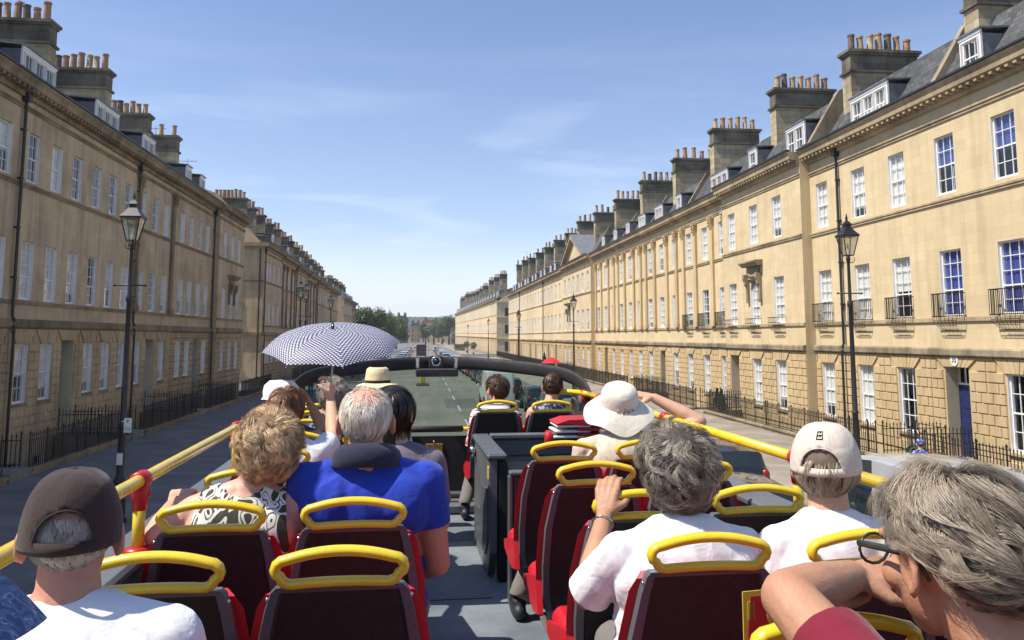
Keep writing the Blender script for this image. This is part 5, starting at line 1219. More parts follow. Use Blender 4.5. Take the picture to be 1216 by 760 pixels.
# ================================================================ PEOPLE
import numpy as np
def blob(prims, vox, mats, name, smooth=3, wrinkle=0, wscale=9, cuts=(), seed=0, keep=None):
    """union of tapered capsules / ellipsoids voxel-remeshed to one continuous skin"""
    b = MB()
    for p in prims:
        if p[0] == 'c':
            _, a, ra, c, rc = p[:5]; a = Vector(a); c = Vector(c); d = (c - a); L_ = d.length
            if L_ < 1e-5: continue
            d /= L_; n = 14; pts = []; rad = []
            for q in (90, 60, 35, 12): pts.append(a - d * ra * math.sin(R(q))); rad.append(max(.0006, ra * math.cos(R(q))))
            pts += [a, a + (c - a) * .5, c]; rad += [ra, (ra + rc) / 2, rc]
            for q in (12, 35, 60, 90): pts.append(c + d * rc * math.sin(R(q))); rad.append(max(.0006, rc * math.cos(R(q))))
            u = d.orthogonal().normalized(); v = d.cross(u); vs = []
            for pt, r_ in zip(pts, rad):
                for k in range(n): an = 2 * math.pi * k / n; vs.append(tuple(pt + u * math.cos(an) * r_ + v * math.sin(an) * r_))
            m_ = len(pts)
            b.add(vs, [(i * n + k, i * n + (k + 1) % n, (i + 1) * n + (k + 1) % n, (i + 1) * n + k) for i in range(m_ - 1) for k in range(n)] + [tuple(range(n))[::-1], tuple(range((m_ - 1) * n, m_ * n))])
        else:
            _, c, r_, *mt = p; b.ell(c, r_, mt[0] if mt else None, 20, 14)
    me = b.mesh(name, None, False, True)
    o = bpy.data.objects.new(name, me); COL.objects.link(o)
    md = o.modifiers.new('r', 'REMESH'); md.mode = 'VOXEL'; md.voxel_size = vox; md.adaptivity = 0
    if smooth: ms = o.modifiers.new('s', 'SMOOTH'); ms.factor = .5; ms.iterations = smooth
    bpy.context.view_layer.update()
    dg = bpy.context.evaluated_depsgraph_get(); me2 = bpy.data.meshes.new_from_object(o.evaluated_get(dg)); bpy.data.objects.remove(o); bpy.data.meshes.remove(me)
    me2.name = name; me2.materials.clear()
    for mt in mats: me2.materials.append(mt)
    if wrinkle or cuts:
        bm = bmesh.new(); bm.from_mesh(me2)
        if wrinkle:
            bm.normal_update()
            for v in bm.verts:
                p = v.co * wscale + Vector((seed * 7.1, seed, 0)); q = Vector((p.x + 1.5 * noise.noise(p * .6), p.y, p.z * .55 + 1.2 * noise.noise(p * .5 + Vector((9, 0, 0)))))
                r1 = 1 - abs(noise.noise(q)) * 2; r2 = noise.noise(q * 2.3)
                v.co += v.normal * wrinkle * (r1 * .8 + r2 * .45 - .3)
        if cuts:
            dead = set()
            for (pt, nr, rad) in cuts:
                pt = Vector(pt); nr = Vector(nr).normalized()
                fs_ = [f for f in bm.faces if (f.calc_center_median() - pt).length < rad * 1.15]
                gm_ = list({v for f in fs_ for v in f.verts}) + list({e for f in fs_ for e in f.edges}) + fs_
                bmesh.ops.bisect_plane(bm, geom=gm_, dist=1e-5, plane_co=pt, plane_no=nr)
            for (pt, nr, rad) in cuts:
                pt = Vector(pt); nr = Vector(nr).normalized()
                for v in bm.verts:
                    d = v.co - pt
                    if d.dot(nr) > 2e-5 and d.length < rad: dead.add(v)
            bmesh.ops.delete(bm, geom=list(dead), context='VERTS')
        bm.to_mesh(me2); bm.free()
    me2.polygons.foreach_set('use_smooth', [True] * len(me2.polygons)); return me2
def skinmat(name, col, red=(.50, .16, .12), sss=.12):
    m, N, L, P = base(name); tc = N.new('ShaderNodeTexCoord')
    n1 = N.new('ShaderNodeTexNoise'); n1.inputs['Scale'].default_value = 22; n1.inputs['Detail'].default_value = 8; L.new(tc.outputs['Object'], n1.inputs['Vector'])
    n2 = N.new('ShaderNodeTexNoise'); n2.inputs['Scale'].default_value = 160; n2.inputs['Detail'].default_value = 4; L.new(tc.outputs['Object'], n2.inputs['Vector'])
    rp = N.new('ShaderNodeValToRGB'); rp.color_ramp.elements[0].position = .35; rp.color_ramp.elements[1].position = .7; rp.color_ramp.elements[0].color = c4(col); rp.color_ramp.elements[1].color = c4([a * .55 + b_ * .45 for a, b_ in zip(col, red)]); L.new(n1.outputs['Fac'], rp.inputs[0])
    rs = N.new('ShaderNodeValToRGB'); rs.color_ramp.elements[0].position = .28; rs.color_ramp.elements[1].position = .46; rs.color_ramp.elements[0].color = (.88, .80, .76, 1); L.new(n2.outputs['Fac'], rs.inputs[0])
    mi = N.new('ShaderNodeMixRGB'); mi.blend_type = 'MULTIPLY'; mi.inputs[0].default_value = .6; L.new(rp.outputs[0], mi.inputs[1]); L.new(rs.outputs[0], mi.inputs[2]); L.new(mi.outputs[0], P.inputs['Base Color'])
    P.inputs['Roughness'].default_value = .55; P.inputs['Subsurface Weight'].default_value = sss; P.inputs['Subsurface Radius'].default_value = (.5, .18, .1); P.inputs['Subsurface Scale'].default_value = .012
    b = N.new('ShaderNodeBump'); b.inputs['Strength'].default_value = .35; b.inputs['Distance'].default_value = .003; L.new(n2.outputs['Fac'], b.inputs['Height']); L.new(b.outputs[0], P.inputs['Normal']); return m
M['skin'] = skinmat('fair_skin', (.56, .34, .225), (.50, .22, .15)); M['skinred'] = skinmat('sunburnt_skin', (.52, .265, .175), (.48, .15, .11)); M['skintan'] = skinmat('tanned_skin', (.42, .235, .14), (.38, .15, .09)); M['skinpale'] = skinmat('pale_skin', (.62, .37, .27))
def cloth(name, col, var=.06, weave=420, rough=.85, seam=None):
    m, N, L, P = base(name); tc = N.new('ShaderNodeTexCoord')
    n1 = N.new('ShaderNodeTexNoise'); n1.inputs['Scale'].default_value = 5; n1.inputs['Detail'].default_value = 5; L.new(tc.outputs['Object'], n1.inputs['Vector'])
    n2 = N.new('ShaderNodeTexNoise'); n2.inputs['Scale'].default_value = weave; n2.inputs['Detail'].default_value = 2; L.new(tc.outputs['Object'], n2.inputs['Vector'])
    n3 = N.new('ShaderNodeTexNoise'); n3.inputs['Scale'].default_value = 16; n3.inputs['Detail'].default_value = 3; n3.inputs['Distortion'].default_value = 1.2; L.new(tc.outputs['Object'], n3.inputs['Vector'])
    rp = N.new('ShaderNodeValToRGB'); rp.color_ramp.elements[0].position = .3; rp.color_ramp.elements[1].position = .7; rp.color_ramp.elements[0].color = c4([c * (1 - var) for c in col]); rp.color_ramp.elements[1].color = c4([min(1, c * (1 + var)) for c in col]); L.new(n1.outputs['Fac'], rp.inputs[0]); L.new(rp.outputs[0], P.inputs['Base Color'])
    P.inputs['Roughness'].default_value = rough; P.inputs['Sheen Weight'].default_value = .15; P.inputs['Specular IOR Level'].default_value = .2
    b = N.new('ShaderNodeBump'); b.inputs['Strength'].default_value = .25; b.inputs['Distance'].default_value = .0015; L.new(n2.outputs['Fac'], b.inputs['Height'])
    b2 = N.new('ShaderNodeBump'); b2.inputs['Strength'].default_value = .35; b2.inputs['Distance'].default_value = .012; L.new(n3.outputs['Fac'], b2.inputs['Height']); L.new(b.outputs[0], b2.inputs['Normal']); L.new(b2.outputs[0], P.inputs['Normal']); return m
def pattern(name, cols, scale, stops, distort=2.0, stretch=(1, 1, 1), rough=.85):
    """printed cloth: hard-edged colour regions from distorted noise"""
    m, N, L, P = base(name); tc = N.new('ShaderNodeTexCoord'); mp = N.new('ShaderNodeMapping'); mp.inputs['Scale'].default_value = stretch; mp.inputs['Rotation'].default_value = (.3, .9, .5); L.new(tc.outputs['Object'], mp.inputs[0])
    n1 = N.new('ShaderNodeTexNoise'); n1.inputs['Scale'].default_value = scale; n1.inputs['Detail'].default_value = 1.2; n1.inputs['Distortion'].default_value = distort; L.new(mp.outputs[0], n1.inputs['Vector'])
    rp = N.new('ShaderNodeValToRGB'); rp.color_ramp.interpolation = 'CONSTANT'
    while len(rp.color_ramp.elements) < len(cols): rp.color_ramp.elements.new(.5)
    for e, c, s in zip(rp.color_ramp.elements, cols, stops): e.position = s; e.color = c4(c)
    L.new(n1.outputs['Fac'], rp.inputs[0]); L.new(rp.outputs[0], P.inputs['Base Color']); P.inputs['Roughness'].default_value = rough
    n3 = N.new('ShaderNodeTexNoise'); n3.inputs['Scale'].default_value = 14; n3.inputs['Detail'].default_value = 3; L.new(tc.outputs['Object'], n3.inputs['Vector'])
    b2 = N.new('ShaderNodeBump'); b2.inputs['Strength'].default_value = .35; b2.inputs['Distance'].default_value = .012; L.new(n3.outputs['Fac'], b2.inputs['Height']); L.new(b2.outputs[0], P.inputs['Normal']); return m
M['white_tee'] = cloth('white_cotton', (.72, .73, .75)); M['bluepolo'] = cloth('royal_blue_pique', (.018, .045, .36), .12, 300); M['navy'] = cloth('navy_cotton', (.018, .022, .045), .15)
M['beigeshirt'] = cloth('beige_cotton', (.56, .50, .40)); M['hatcream'] = cloth('cream_canvas', (.62, .59, .50), .06, 300); M['capbeige'] = cloth('beige_cap_twill', (.56, .49, .42), .06, 300); M['capbrown'] = cloth('dark_brown_cap_twill', (.040, .026, .024), .15, 300)
M['whitehat'] = cloth('white_sun_hat_cotton', (.75, .75, .73)); M['straw'] = cloth('pale_straw', (.66, .54, .33), .12, 150); M['band'] = cloth('black_hat_band', (.012, .012, .012)); M['burg'] = cloth('burgundy_cotton', (.17, .012, .03), .1)
M['lav'] = cloth('grey_lavender_cotton', (.14, .125, .16), .15); M['dkgreen'] = cloth('dark_slate_cotton', (.05, .07, .08), .15); M['trs'] = cloth('stone_grey_trousers', (.16, .15, .14)); M['jean'] = cloth('blue_jeans', (.04, .07, .15), .3, 250); M['khaki'] = cloth('khaki_trousers', (.30, .25, .17))
M['shoe'] = simple('dark_shoe', (.02, .025, .035), .5, 0, .3, 14, .1); M['sock'] = cloth('white_sock', (.7, .7, .7)); M['orange'] = cloth('orange_shirt', (.55, .10, .03)); M['capblue'] = pattern('blue_patterned_cap_cloth', [(.02, .03, .22), (.55, .58, .68)], 30, [0, .60], .5)
M['leafprint'] = pattern('leaf_print_cotton', [(.045, .045, .028), (.70, .69, .64), (.09, .09, .055), (.70, .69, .64), (.05, .05, .03)], 13, [0, .40, .49, .535, .62], 1.6, (1, 1, .45))
M['denim'] = pattern('blue_paisley_denim', [(.05, .10, .22), (.10, .17, .31), (.30, .37, .48), (.07, .12, .25)], 26, [0, .45, .58, .62], 3.0)
M['bluefloral'] = pattern('blue_floral_cotton', [(.02, .03, .10), (.55, .58, .65), (.04, .08, .26)], 42, [0, .50, .56], 1.5)
M['scarf'] = pattern('navy_and_white_woven_cloth', [(.02, .03, .12), (.62, .62, .62), (.03, .05, .22)], 60, [0, .47, .55], .4)
M['stripe'] = pattern('striped_knit', [(.45, .03, .04), (.75, .75, .75), (.05, .05, .08)], 26, [0, .42, .56], .2, (.1, .1, 3.0))
M['darkprint'] = pattern('dark_printed_cotton', [(.01, .01, .012), (.03, .05, .16), (.3, .32, .36)], 24, [0, .5, .6], 1)
M['eye'] = simple('eye', (.5, .5, .5), .1, 0, .02, 5); M['lens'] = simple('spectacle_frame', (.035, .045, .035), .3, 0, .2, 20); M['silver'] = M['chrome']
HM = {}
def hairmat(c1, c2, rough=.38):
    k = (c1, c2)
    if k in HM: return HM[k]
    m, N, L, P = base('hair'); at = N.new('ShaderNodeAttribute'); at.attribute_name = 'tint'; rp = N.new('ShaderNodeValToRGB'); rp.color_ramp.elements[0].color = c4(c1); rp.color_ramp.elements[1].color = c4(c2); L.new(at.outputs['Fac'], rp.inputs[0]); L.new(rp.outputs[0], P.inputs['Base Color'])
    P.inputs['Roughness'].default_value = rough; P.inputs['Specular IOR Level'].default_value = .4
    tr = N.new('ShaderNodeBsdfTranslucent'); L.new(rp.outputs[0], tr.inputs[0]); ms = N.new('ShaderNodeMixShader'); ms.inputs[0].default_value = .18; L.new(P.outputs[0], ms.inputs[1]); L.new(tr.outputs[0], ms.inputs[2]); L.new(ms.outputs[0], N['Material Output'].inputs[0]); HM[k] = m; return m
def scalp_ok(d, nape=-.72, side=-.05, front=.42):
    if d.y > .30: return d.z > front
    if d.y > -.12: return d.z > side + (.30 * max(0, (d.y + .0)) if d.y > 0 else 0)
    return d.z > nape + (.75 * max(0, 1 - (abs(d.y) - .12) / .45) if abs(d.y) < .57 else 0)
def hair(par, X, hs, st):
    """X: 4x4 head transform into parent space. st: style dict"""
    rr = random.Random(st.get('seed', 1)); C = Vector((0, -.012, .022)); A = Vector((.079, .098, .092)) * 1.0
    th = st.get('thick', .02); ln = st.get('len', .06); amp = st.get('curl', 0); fr = st.get('freq', 14); n = st['n']; wd = st.get('w', .0022); seg = st.get('seg', 7)
    W = Vector(st.get('whorl', (0, -.5, .86))).normalized(); comb = Vector(st.get('comb', (0, 0, 0))); grav = st.get('grav', .5); nape = st.get('nape', -.72); side = st.get('side', -.05); front = st.get('front', .42)
    bald = st.get('bald', 0); bdir = Vector(st.get('bdir', (0, -.15, 1))).normalized(); zmax = st.get('zmax', 9); hole = st.get('hole', None)
    vs = []; fs = []; tint = []
    clumps = []
    for k in range(st.get('clumps', 260)):
        d = Vector((rr.gauss(0, 1), rr.gauss(0, 1), rr.gauss(0, 1))).normalized(); clumps.append((d, rr.uniform(0, 6.28), rr.random(), Vector((rr.gauss(0, 1), rr.gauss(0, 1), rr.gauss(0, 1))) * .35, rr.uniform(.75, 1.3)))
    cl = np.array([list(c[0]) for c in clumps])
    made = 0; tries = 0
    while made < n and tries < n * 8:
        tries += 1
        d = Vector((rr.gauss(0, 1), rr.gauss(0, 1), rr.gauss(0, 1))).normalized()
        if not scalp_ok(d, nape, side, front) or d.z > zmax: continue
        if bald:
            an = d.angle(bdir)
            if an < bald and rr.random() < (.93 if an < bald * .75 else .6): continue
        ci = int(np.argmax(cl @ np.array(list(d)))); cd, ph, ct, cv, cll = clumps[ci]
        made += 1; L_ = ln * cll * rr.uniform(.75, 1.15); step = L_ / seg; dd = d.copy(); lay = rr.random() ** .6
        k0 = C + Vector((d.x * A.x, d.y * A.y, d.z * A.z)); p = k0.copy(); pts = [p.copy()]; free = False
        for s_ in range(seg):
            nrm = Vector(((p.x - C.x) / A.x ** 2, (p.y - C.y) / A.y ** 2, (p.z - C.z) / A.z ** 2)).normalized(); u = (p - C).normalized()
            t = (u - W * u.dot(W)); t = t.normalized() if t.length > .05 else Vector((1, 0, 0)); t = t + comb + Vector((0, 0, -grav)) + cv * st.get('mess', .4) + (cd - d) * st.get('clump', 1.2)
            t = t - nrm * t.dot(nrm)
            t = t.normalized() if t.length > 1e-4 else Vector((0, 0, -1))
            if free: t = Vector((0, 0, -1)) * .9 + cv * .12
            p = p + t * step
            q = p - C; e = math.sqrt((q.x / A.x) ** 2 + (q.y / A.y) ** 2 + (q.z / A.z) ** 2)
            tgt = 1 + (th * lay * math.sin(min(1, (s_ + 1.0) / seg * 1.6) * math.pi / 2)) / .09
            if not (q.z < -.075 and st.get('long')): p = C + q * (tgt / e)
            else: free = True
            w_ = p.copy()
            if amp:
                sd = nrm.cross(t).normalized(); a = ph + fr * (s_ + 1) / seg * L_ / .06; env = min(1, (s_ + 1) / seg * 2)
                w_ += sd * math.sin(a) * amp * env + nrm * (math.cos(a) * .5 + .5) * amp * env
            if st.get('clear', True) and w_.z < .016 - .25 * max(0, w_.y) and w_.y > -.038 and abs(w_.x) > .02: break
            if st.get('clear', True) and w_.y > .045 and w_.z < .045: break
            pts.append(w_)
        if len(pts) < 3: continue
        sgn_ = len(pts) - 1
        b0 = len(vs); tn = min(1, max(0, (ct ** 1.5) * .80 + rr.random() * .28))
        for i, q in enumerate(pts):
            t = (pts[min(i + 1, sgn_)] - pts[max(i - 1, 0)]).normalized(); nrm = (q - C).normalized(); sd = t.cross(nrm)
            sd = sd.normalized() if sd.length > 1e-4 else Vector((1, 0, 0)); sd = (sd + nrm * rr.uniform(-.5, .5)).normalized()
            w2 = wd * (1 - .8 * (i / sgn_) ** 2) * .5
            vs.append(X @ (q * hs - sd * w2)); vs.append(X @ (q * hs + sd * w2)); tint += [tn, tn]
        for i in range(sgn_): fs.append((b0 + 2 * i, b0 + 2 * i + 1, b0 + 2 * i + 3, b0 + 2 * i + 2))
    # under-layer
    if st.get('under', True):
        NU, NV = 48, 30; idx = {}
        for j in range(NV + 1):
            for i in range(NU):
                ph = math.pi * j / NV; a = 2 * math.pi * i / NU; d = Vector((math.sin(ph) * math.cos(a), math.sin(ph) * math.sin(a), math.cos(ph)))
                r_ = 1 + (th * st.get('uk', .5) * (1 + .35 * noise.noise(d * 6))) / .09
                idx[(j, i)] = len(vs); vs.append(X @ ((C + Vector((d.x * A.x, d.y * A.y, d.z * A.z)) * r_) * hs)); tint.append(.06 + .1 * rr.random())
        for j in range(NV):
            for i in range(NU):
                ph = math.pi * (j + .5) / NV; a = 2 * math.pi * (i + .5) / NU; d = Vector((math.sin(ph) * math.cos(a), math.sin(ph) * math.sin(a), math.cos(ph)))
                if not scalp_ok(d, nape, side, front) or d.z > zmax + .1: continue
                if st.get('clear', True) and d.y > -.42 and d.z < .12: continue
                if bald and d.angle(bdir) < bald * 1.05: continue
                fs.append((idx[(j, i)], idx[(j + 1, i)], idx[(j + 1, (i + 1) % NU)], idx[(j, (i + 1) % NU)]))
    me = bpy.data.meshes.new('hair'); me.from_pydata([tuple(v) for v in vs], [], fs)
    at = me.attributes.new('tint', 'FLOAT', 'POINT'); at.data.foreach_set('value', tint)
    me.materials.append(hairmat(st['c1'], st['c2'])); me.polygons.foreach_set('use_smooth', [True] * len(me.polygons)); return inst('hair', me, par)
def finger_prims(pr, w, d, n_, side_v, curl=1.0, spread=.0, sc=1.0, thumb=1, grip=False):
    """hand at wrist w, d: forearm direction, n_: palm normal (fingers close toward it), side_v: thumb side"""
    d = Vector(d).normalized(); n_ = Vector(n_); n_ = (n_ - d * n_.dot(d)).normalized(); s = d.cross(n_).normalized()
    if s.dot(Vector(side_v)) < 0: s = -s
    w = Vector(w)
    for k in range(4):
        off = (1.5 - k) * .021 * sc; kn = w + d * (.088 - abs(k - 1.2) * .004) * sc + s * off
        pr.append(('c', w + d * .012 + s * off * .55, .0155 * sc, kn, .0125 * sc))
        dirv = (d + s * (1.5 - k) * spread).normalized(); a = .35 * curl; p = kn; r_ = .0098 * sc
        for q, L_ in enumerate((.040, .026, .021)):
            L2 = L_ * sc * (1.0, 1.08, 1.0, .8)[k]; dv = dirv * math.cos(a) + n_ * math.sin(a); p2 = p + dv * L2; pr.append(('c', p, r_, p2, r_ * .9)); p = p2; r_ *= .92; a += .55 * curl
    t0 = w + d * .02 * sc + s * .024 * sc + n_ * .004; t1 = t0 + (d * .6 + s * .75 + n_ * .3).normalized() * .042 * sc; t2 = t1 + (d * .9 + s * .25 + n_ * .55 * curl).normalized() * .030 * sc; t3 = t2 + (d * .9 - s * .1 + n_ * .8 * curl).normalized() * .024 * sc
    pr += [('c', t0, .017 * sc, t1, .0125 * sc), ('c', t1, .0118 * sc, t2, .0108 * sc), ('c', t2, .0105 * sc, t3, .009 * sc)]
def person(label, pel, head, yaw=0, pitch=0, roll=0, sw=.20, stout=1.0, neck=None, armL=None, armR=None, skin='skin', top='white_tee', sleeve='short', hairst=None, vox=.009, hs=1.0, legs=None, pants='trs',
           hsm=1.0, wr=.005, group=None, standing=False, shoe='shoe', z0=None, collar=False, seed=1, feetz=None, crotch=.10):
    base_z = DECK if z0 is None else z0
    O = Vector((pel[0], pel[1], base_z))
    root_loc = B2W(pel[0], pel[1], base_z) if z0 is None else (pel[0], pel[1], base_z)
    def L_(p): return Vector(p) - O
    hd = L_(head); Mh = Matrix.Translation(hd) @ Euler((pitch, roll, yaw), 'ZXY' if False else 'XYZ').to_matrix().to_4x4() @ Matrix.Scale(hs, 4)
    rotm = (Matrix.Rotation(yaw, 3, 'Z') @ Matrix.Rotation(pitch, 3, 'X') @ Matrix.Rotation(roll, 3, 'Y')); Mh = Matrix.Translation(hd) @ rotm.to_4x4()
    def H(x, y, z): return Mh @ (Vector((x, y, z)) * hs)
    nk = (L_(neck) + Vector((0, -.004, .032))) if neck else hd + Vector((0, -.045, -.165 * hs))
    pz = .53 if not standing else .92
    pv = Vector((0, .0, pz)); k = stout
    spine = [nk + (pv - nk) * t for t in (0, .3, .6, 1)]
    spine[1].y -= .015; spine[2].y -= .01
    tors = [('e', spine[1] + Vector((0, .01, 0)), (sw * .86 * (.6 + .4 * k), .118 * k, .17)), ('e', spine[2] + Vector((0, .02 * k, 0)), (sw * .76 * k, .125 * k, .19)), ('e', pv + Vector((0, .0, .04)), (.185 * k, .135 * k, .15)),
            ('c', spine[1], .10 * k, pv, .12 * k)]
    sh = {}; arm_pr = []; sl_pr = []; cuts = [(nk + Vector((0, -.01, .045)), (hd - nk) + Vector((0, .02, 0)), .13)]
    pr = list(tors)
    for s in (-1, 1):
        S_ = nk + Vector((s * (sw - .035), -.005, -.065)); sh[s] = S_
        pr.append(('c', nk + Vector((s * .03, -.005, -.015)), .052, S_, .052)); tors.append(('c', nk + Vector((s * .035, -.005, -.025)), .050, S_ + Vector((-s * .01, 0, 0)), .053))
        pr.append(('e', nk + Vector((s * sw * .48, -.03, -.14)), (.09 * k, .08 * k, .11))); tors.append(('e', nk + Vector((s * sw * .48, -.03, -.14)), (.09 * k, .08 * k, .11)))
        arm = armR if s > 0 else armL
        if arm is None:
            El = S_ + Vector((s * .045, .03, -.27)); Wr = Vector((s * .10, .27, pz + .09)) if not standing else S_ + Vector((s * .06, .08, -.50)); arm = dict(e=None, w=None, n=(0, 0, -1) if not standing else (-s, 0, 0), curl=.6)
        else: El = L_(arm['e']); Wr = L_(arm['w'])
        ra = arm.get('r', 1.0) * (.85 + .15 * k)
        pr += [('c', S_, .052 * ra, S_ + (El - S_) * .5, .048 * ra), ('c', S_ + (El - S_) * .5, .048 * ra, El, .040 * ra), ('c', El, .041 * ra, El + (Wr - El) * .35, .041 * ra), ('c', El + (Wr - El) * .35, .041 * ra, Wr, .027 * ra)]
        fd = (Wr - El).normalized(); hdv = Vector(arm['hd']) if arm.get('hd') else fd
        finger_prims(pr, Wr + fd * .01, hdv, arm.get('n', (0, 0, -1)), arm.get('ts', (-s, 0, 0)), arm.get('curl', .7), arm.get('spread', .05), arm.get('sc', 1.0) * (.95 if k < 1 else 1.02))
        slen = {'short': .68, 'half': .52, 'none': 0, 'long': 1.0, 'cap': .35, 'elbow': .95}[sleeve if not arm.get('sleeve') else arm['sleeve']]
        if slen:
            e2 = S_ + (El - S_) * slen; sl_pr.append(('c', S_, .064 * ra, e2 + (El - S_).normalized() * .03, .061 * ra))
            if slen < 1: cuts.append((e2, El - S_, .11))
            if sleeve == 'long': sl_pr.append(('c', El, .052 * ra, Wr, .036 * ra)); cuts.append((Wr - (Wr - El).normalized() * .03, Wr - El, .09))
    pr.append(('c', nk + Vector((0, -.0, -.03)), .060 * hs * (1 + (k - 1) * .5), H(0, -.018, -.05), .055 * hs))
    # head
    E3 = rotm
    pr += [('e', H(0, -.012, .022), tuple(v * hs for v in (.0755, .094, .088)), E3), ('e', H(0, .022, -.035), tuple(v * hs for v in (.060, .070, .075)), E3), ('e', H(0, .045, -.088), tuple(v * hs for v in (.030, .034, .026)), E3),
           ('c', H(0, .088, .012), .010 * hs, H(0, .112, -.030), .0135 * hs), ('c', H(-.012, .100, -.034), .008 * hs, H(.012, .100, -.034), .008 * hs), ('c', H(-.020, .088, -.062), .007 * hs, H(.020, .088, -.062), .007 * hs),
           ('c', H(-.045, .076, .030), .010 * hs, H(.045, .076, .030), .010 * hs), ('e', H(-.045, .058, -.025), tuple(v * hs for v in (.022, .026, .024)), E3), ('e', H(.045, .058, -.025), tuple(v * hs for v in (.022, .026, .024)), E3)]
    for s in (-1, 1):
        er = E3 @ Matrix.Rotation(s * .35, 3, 'Z') @ Matrix.Rotation(-.15, 3, 'X')
        c0 = H(s * .081, -.010, -.008)
        ring = [(math.cos(a) * .017, math.sin(a) * .029) for a in [q * math.pi / 6 for q in range(-1, 10)]]
        pp = [c0 + er @ (Vector((s * .008, y_, z_ )) * hs) for y_, z_ in ring]
        for i in range(len(pp) - 1): pr.append(('c', pp[i], .0062 * hs, pp[i + 1], .0062 * hs))
        pr.append(('e', c0 + er @ (Vector((0, .002, -.002)) * hs), tuple(v * hs for v in (.007, .014, .024)), er)); pr.append(('e', c0 + er @ (Vector((s * .004, .008, -.028)) * hs), tuple(v * hs for v in (.007, .008, .010)), er))
    # legs
    lg = []
    for s in (-1, 1):
        hp = Vector((s * .085, .02, pz))
        if standing: kn = Vector((s * .10, .02, .50)); an = Vector((s * .10, -.02, .09))
        elif legs and legs.get(s): kn = L_(legs[s][0]); an = L_(legs[s][1])
        else: kn = Vector((s * .10, .38, .50)); an = Vector((s * .10, .36, .10))
        lg.append((s, hp, kn, an)); pr += [('c', hp, .083 * k, kn, .056), ('c', kn, .056, kn + (an - kn) * .35, .055), ('c', kn + (an - kn) * .35, .055, an, .038), ('c', an, .036, an + Vector((0, .09, -.05)), .028)]
    me = blob(pr, vox, [M[skin]], 'person', 3 if vox < .008 else 2)
    root = inst('person', me, None, root_loc, BROT if z0 is None else 0); tag(root, label, 'person', group)
    # clothing
    tp = []
    infl = .011
    for p in tors + sl_pr:
        if p[0] == 'c': tp.append(('c', p[1], p[2] + (infl if p not in sl_pr else 0), p[3], p[4] + (infl if p not in sl_pr else 0)))
        else: tp.append(('e', p[1], tuple(v + infl for v in p[2])))
    if sleeve == 'none':
        cuts += [(sh[s] + Vector((-s * .015, 0, 0)), (s, 0, .15), .16) for s in (-1, 1)]
        cuts.append((nk + Vector((0, .02, -.03)), (0, .15, 1), .10))
    inst('shirt', blob(tp, max(.007, vox), [M[top]], 'shirt', 3, wr, 9, cuts, seed), root)
    lp = [('e', pv + Vector((0, .0, .02)), (.20 * k, .150 * k, .14))]
    for (s, hp, kn, an) in lg: lp += [('c', hp, .095 * k, kn, .068), ('c', kn, .068, an + Vector((0, 0, .04)), .055)]
    pm_ = blob(lp, .014, [M[pants]], 'trousers', 3, .004, 8, [(an + Vector((0, 0, .05)), (0, 0, -1), .1) for (s, hp, kn, an) in lg], seed + 3); inst('trousers', pm_, root)
    for (s, hp, kn, an) in lg:
        hv = Vector((0, 1, 0)); a = an
        sp2 = [('e', a + Vector((0, -.015, -.045)), (.040, .055, .045)), ('c', a + Vector((0, .02, -.05)), .040, a + Vector((0, .14, -.062)), .034), ('c', a + Vector((0, 0, -.0)), .044, a + Vector((0, .03, -.04)), .042)]
        inst('shoe', blob(sp2, .009, [M[shoe]], 'shoe', 2), root)
    e = MB()
    for s in (-1, 1): e.ell(tuple(H(s * .031, .078, .012)), (.012 * hs,) * 3, n=12, m=8)
    e.build('eyes', [M['eye']], root, smooth=True)
    if hairst: hair(root, Mh, hs, hairst)
    root['_h'] = 0; del root['_h']
    return root, Mh, hs, rotm, sh, nk, H
def hat_part(P_, b, name, mats, smooth=True, par=None):
    """hat meshes are authored in head space"""
    root, Mh, hs = P_[0], P_[1], P_[2]
    b.v = [tuple(Mh @ (Vector(v) * hs)) for v in b.v]; o = b.build(name, mats, par or root, smooth=smooth); 
    if smooth: autosmooth(o, 50)
    return o
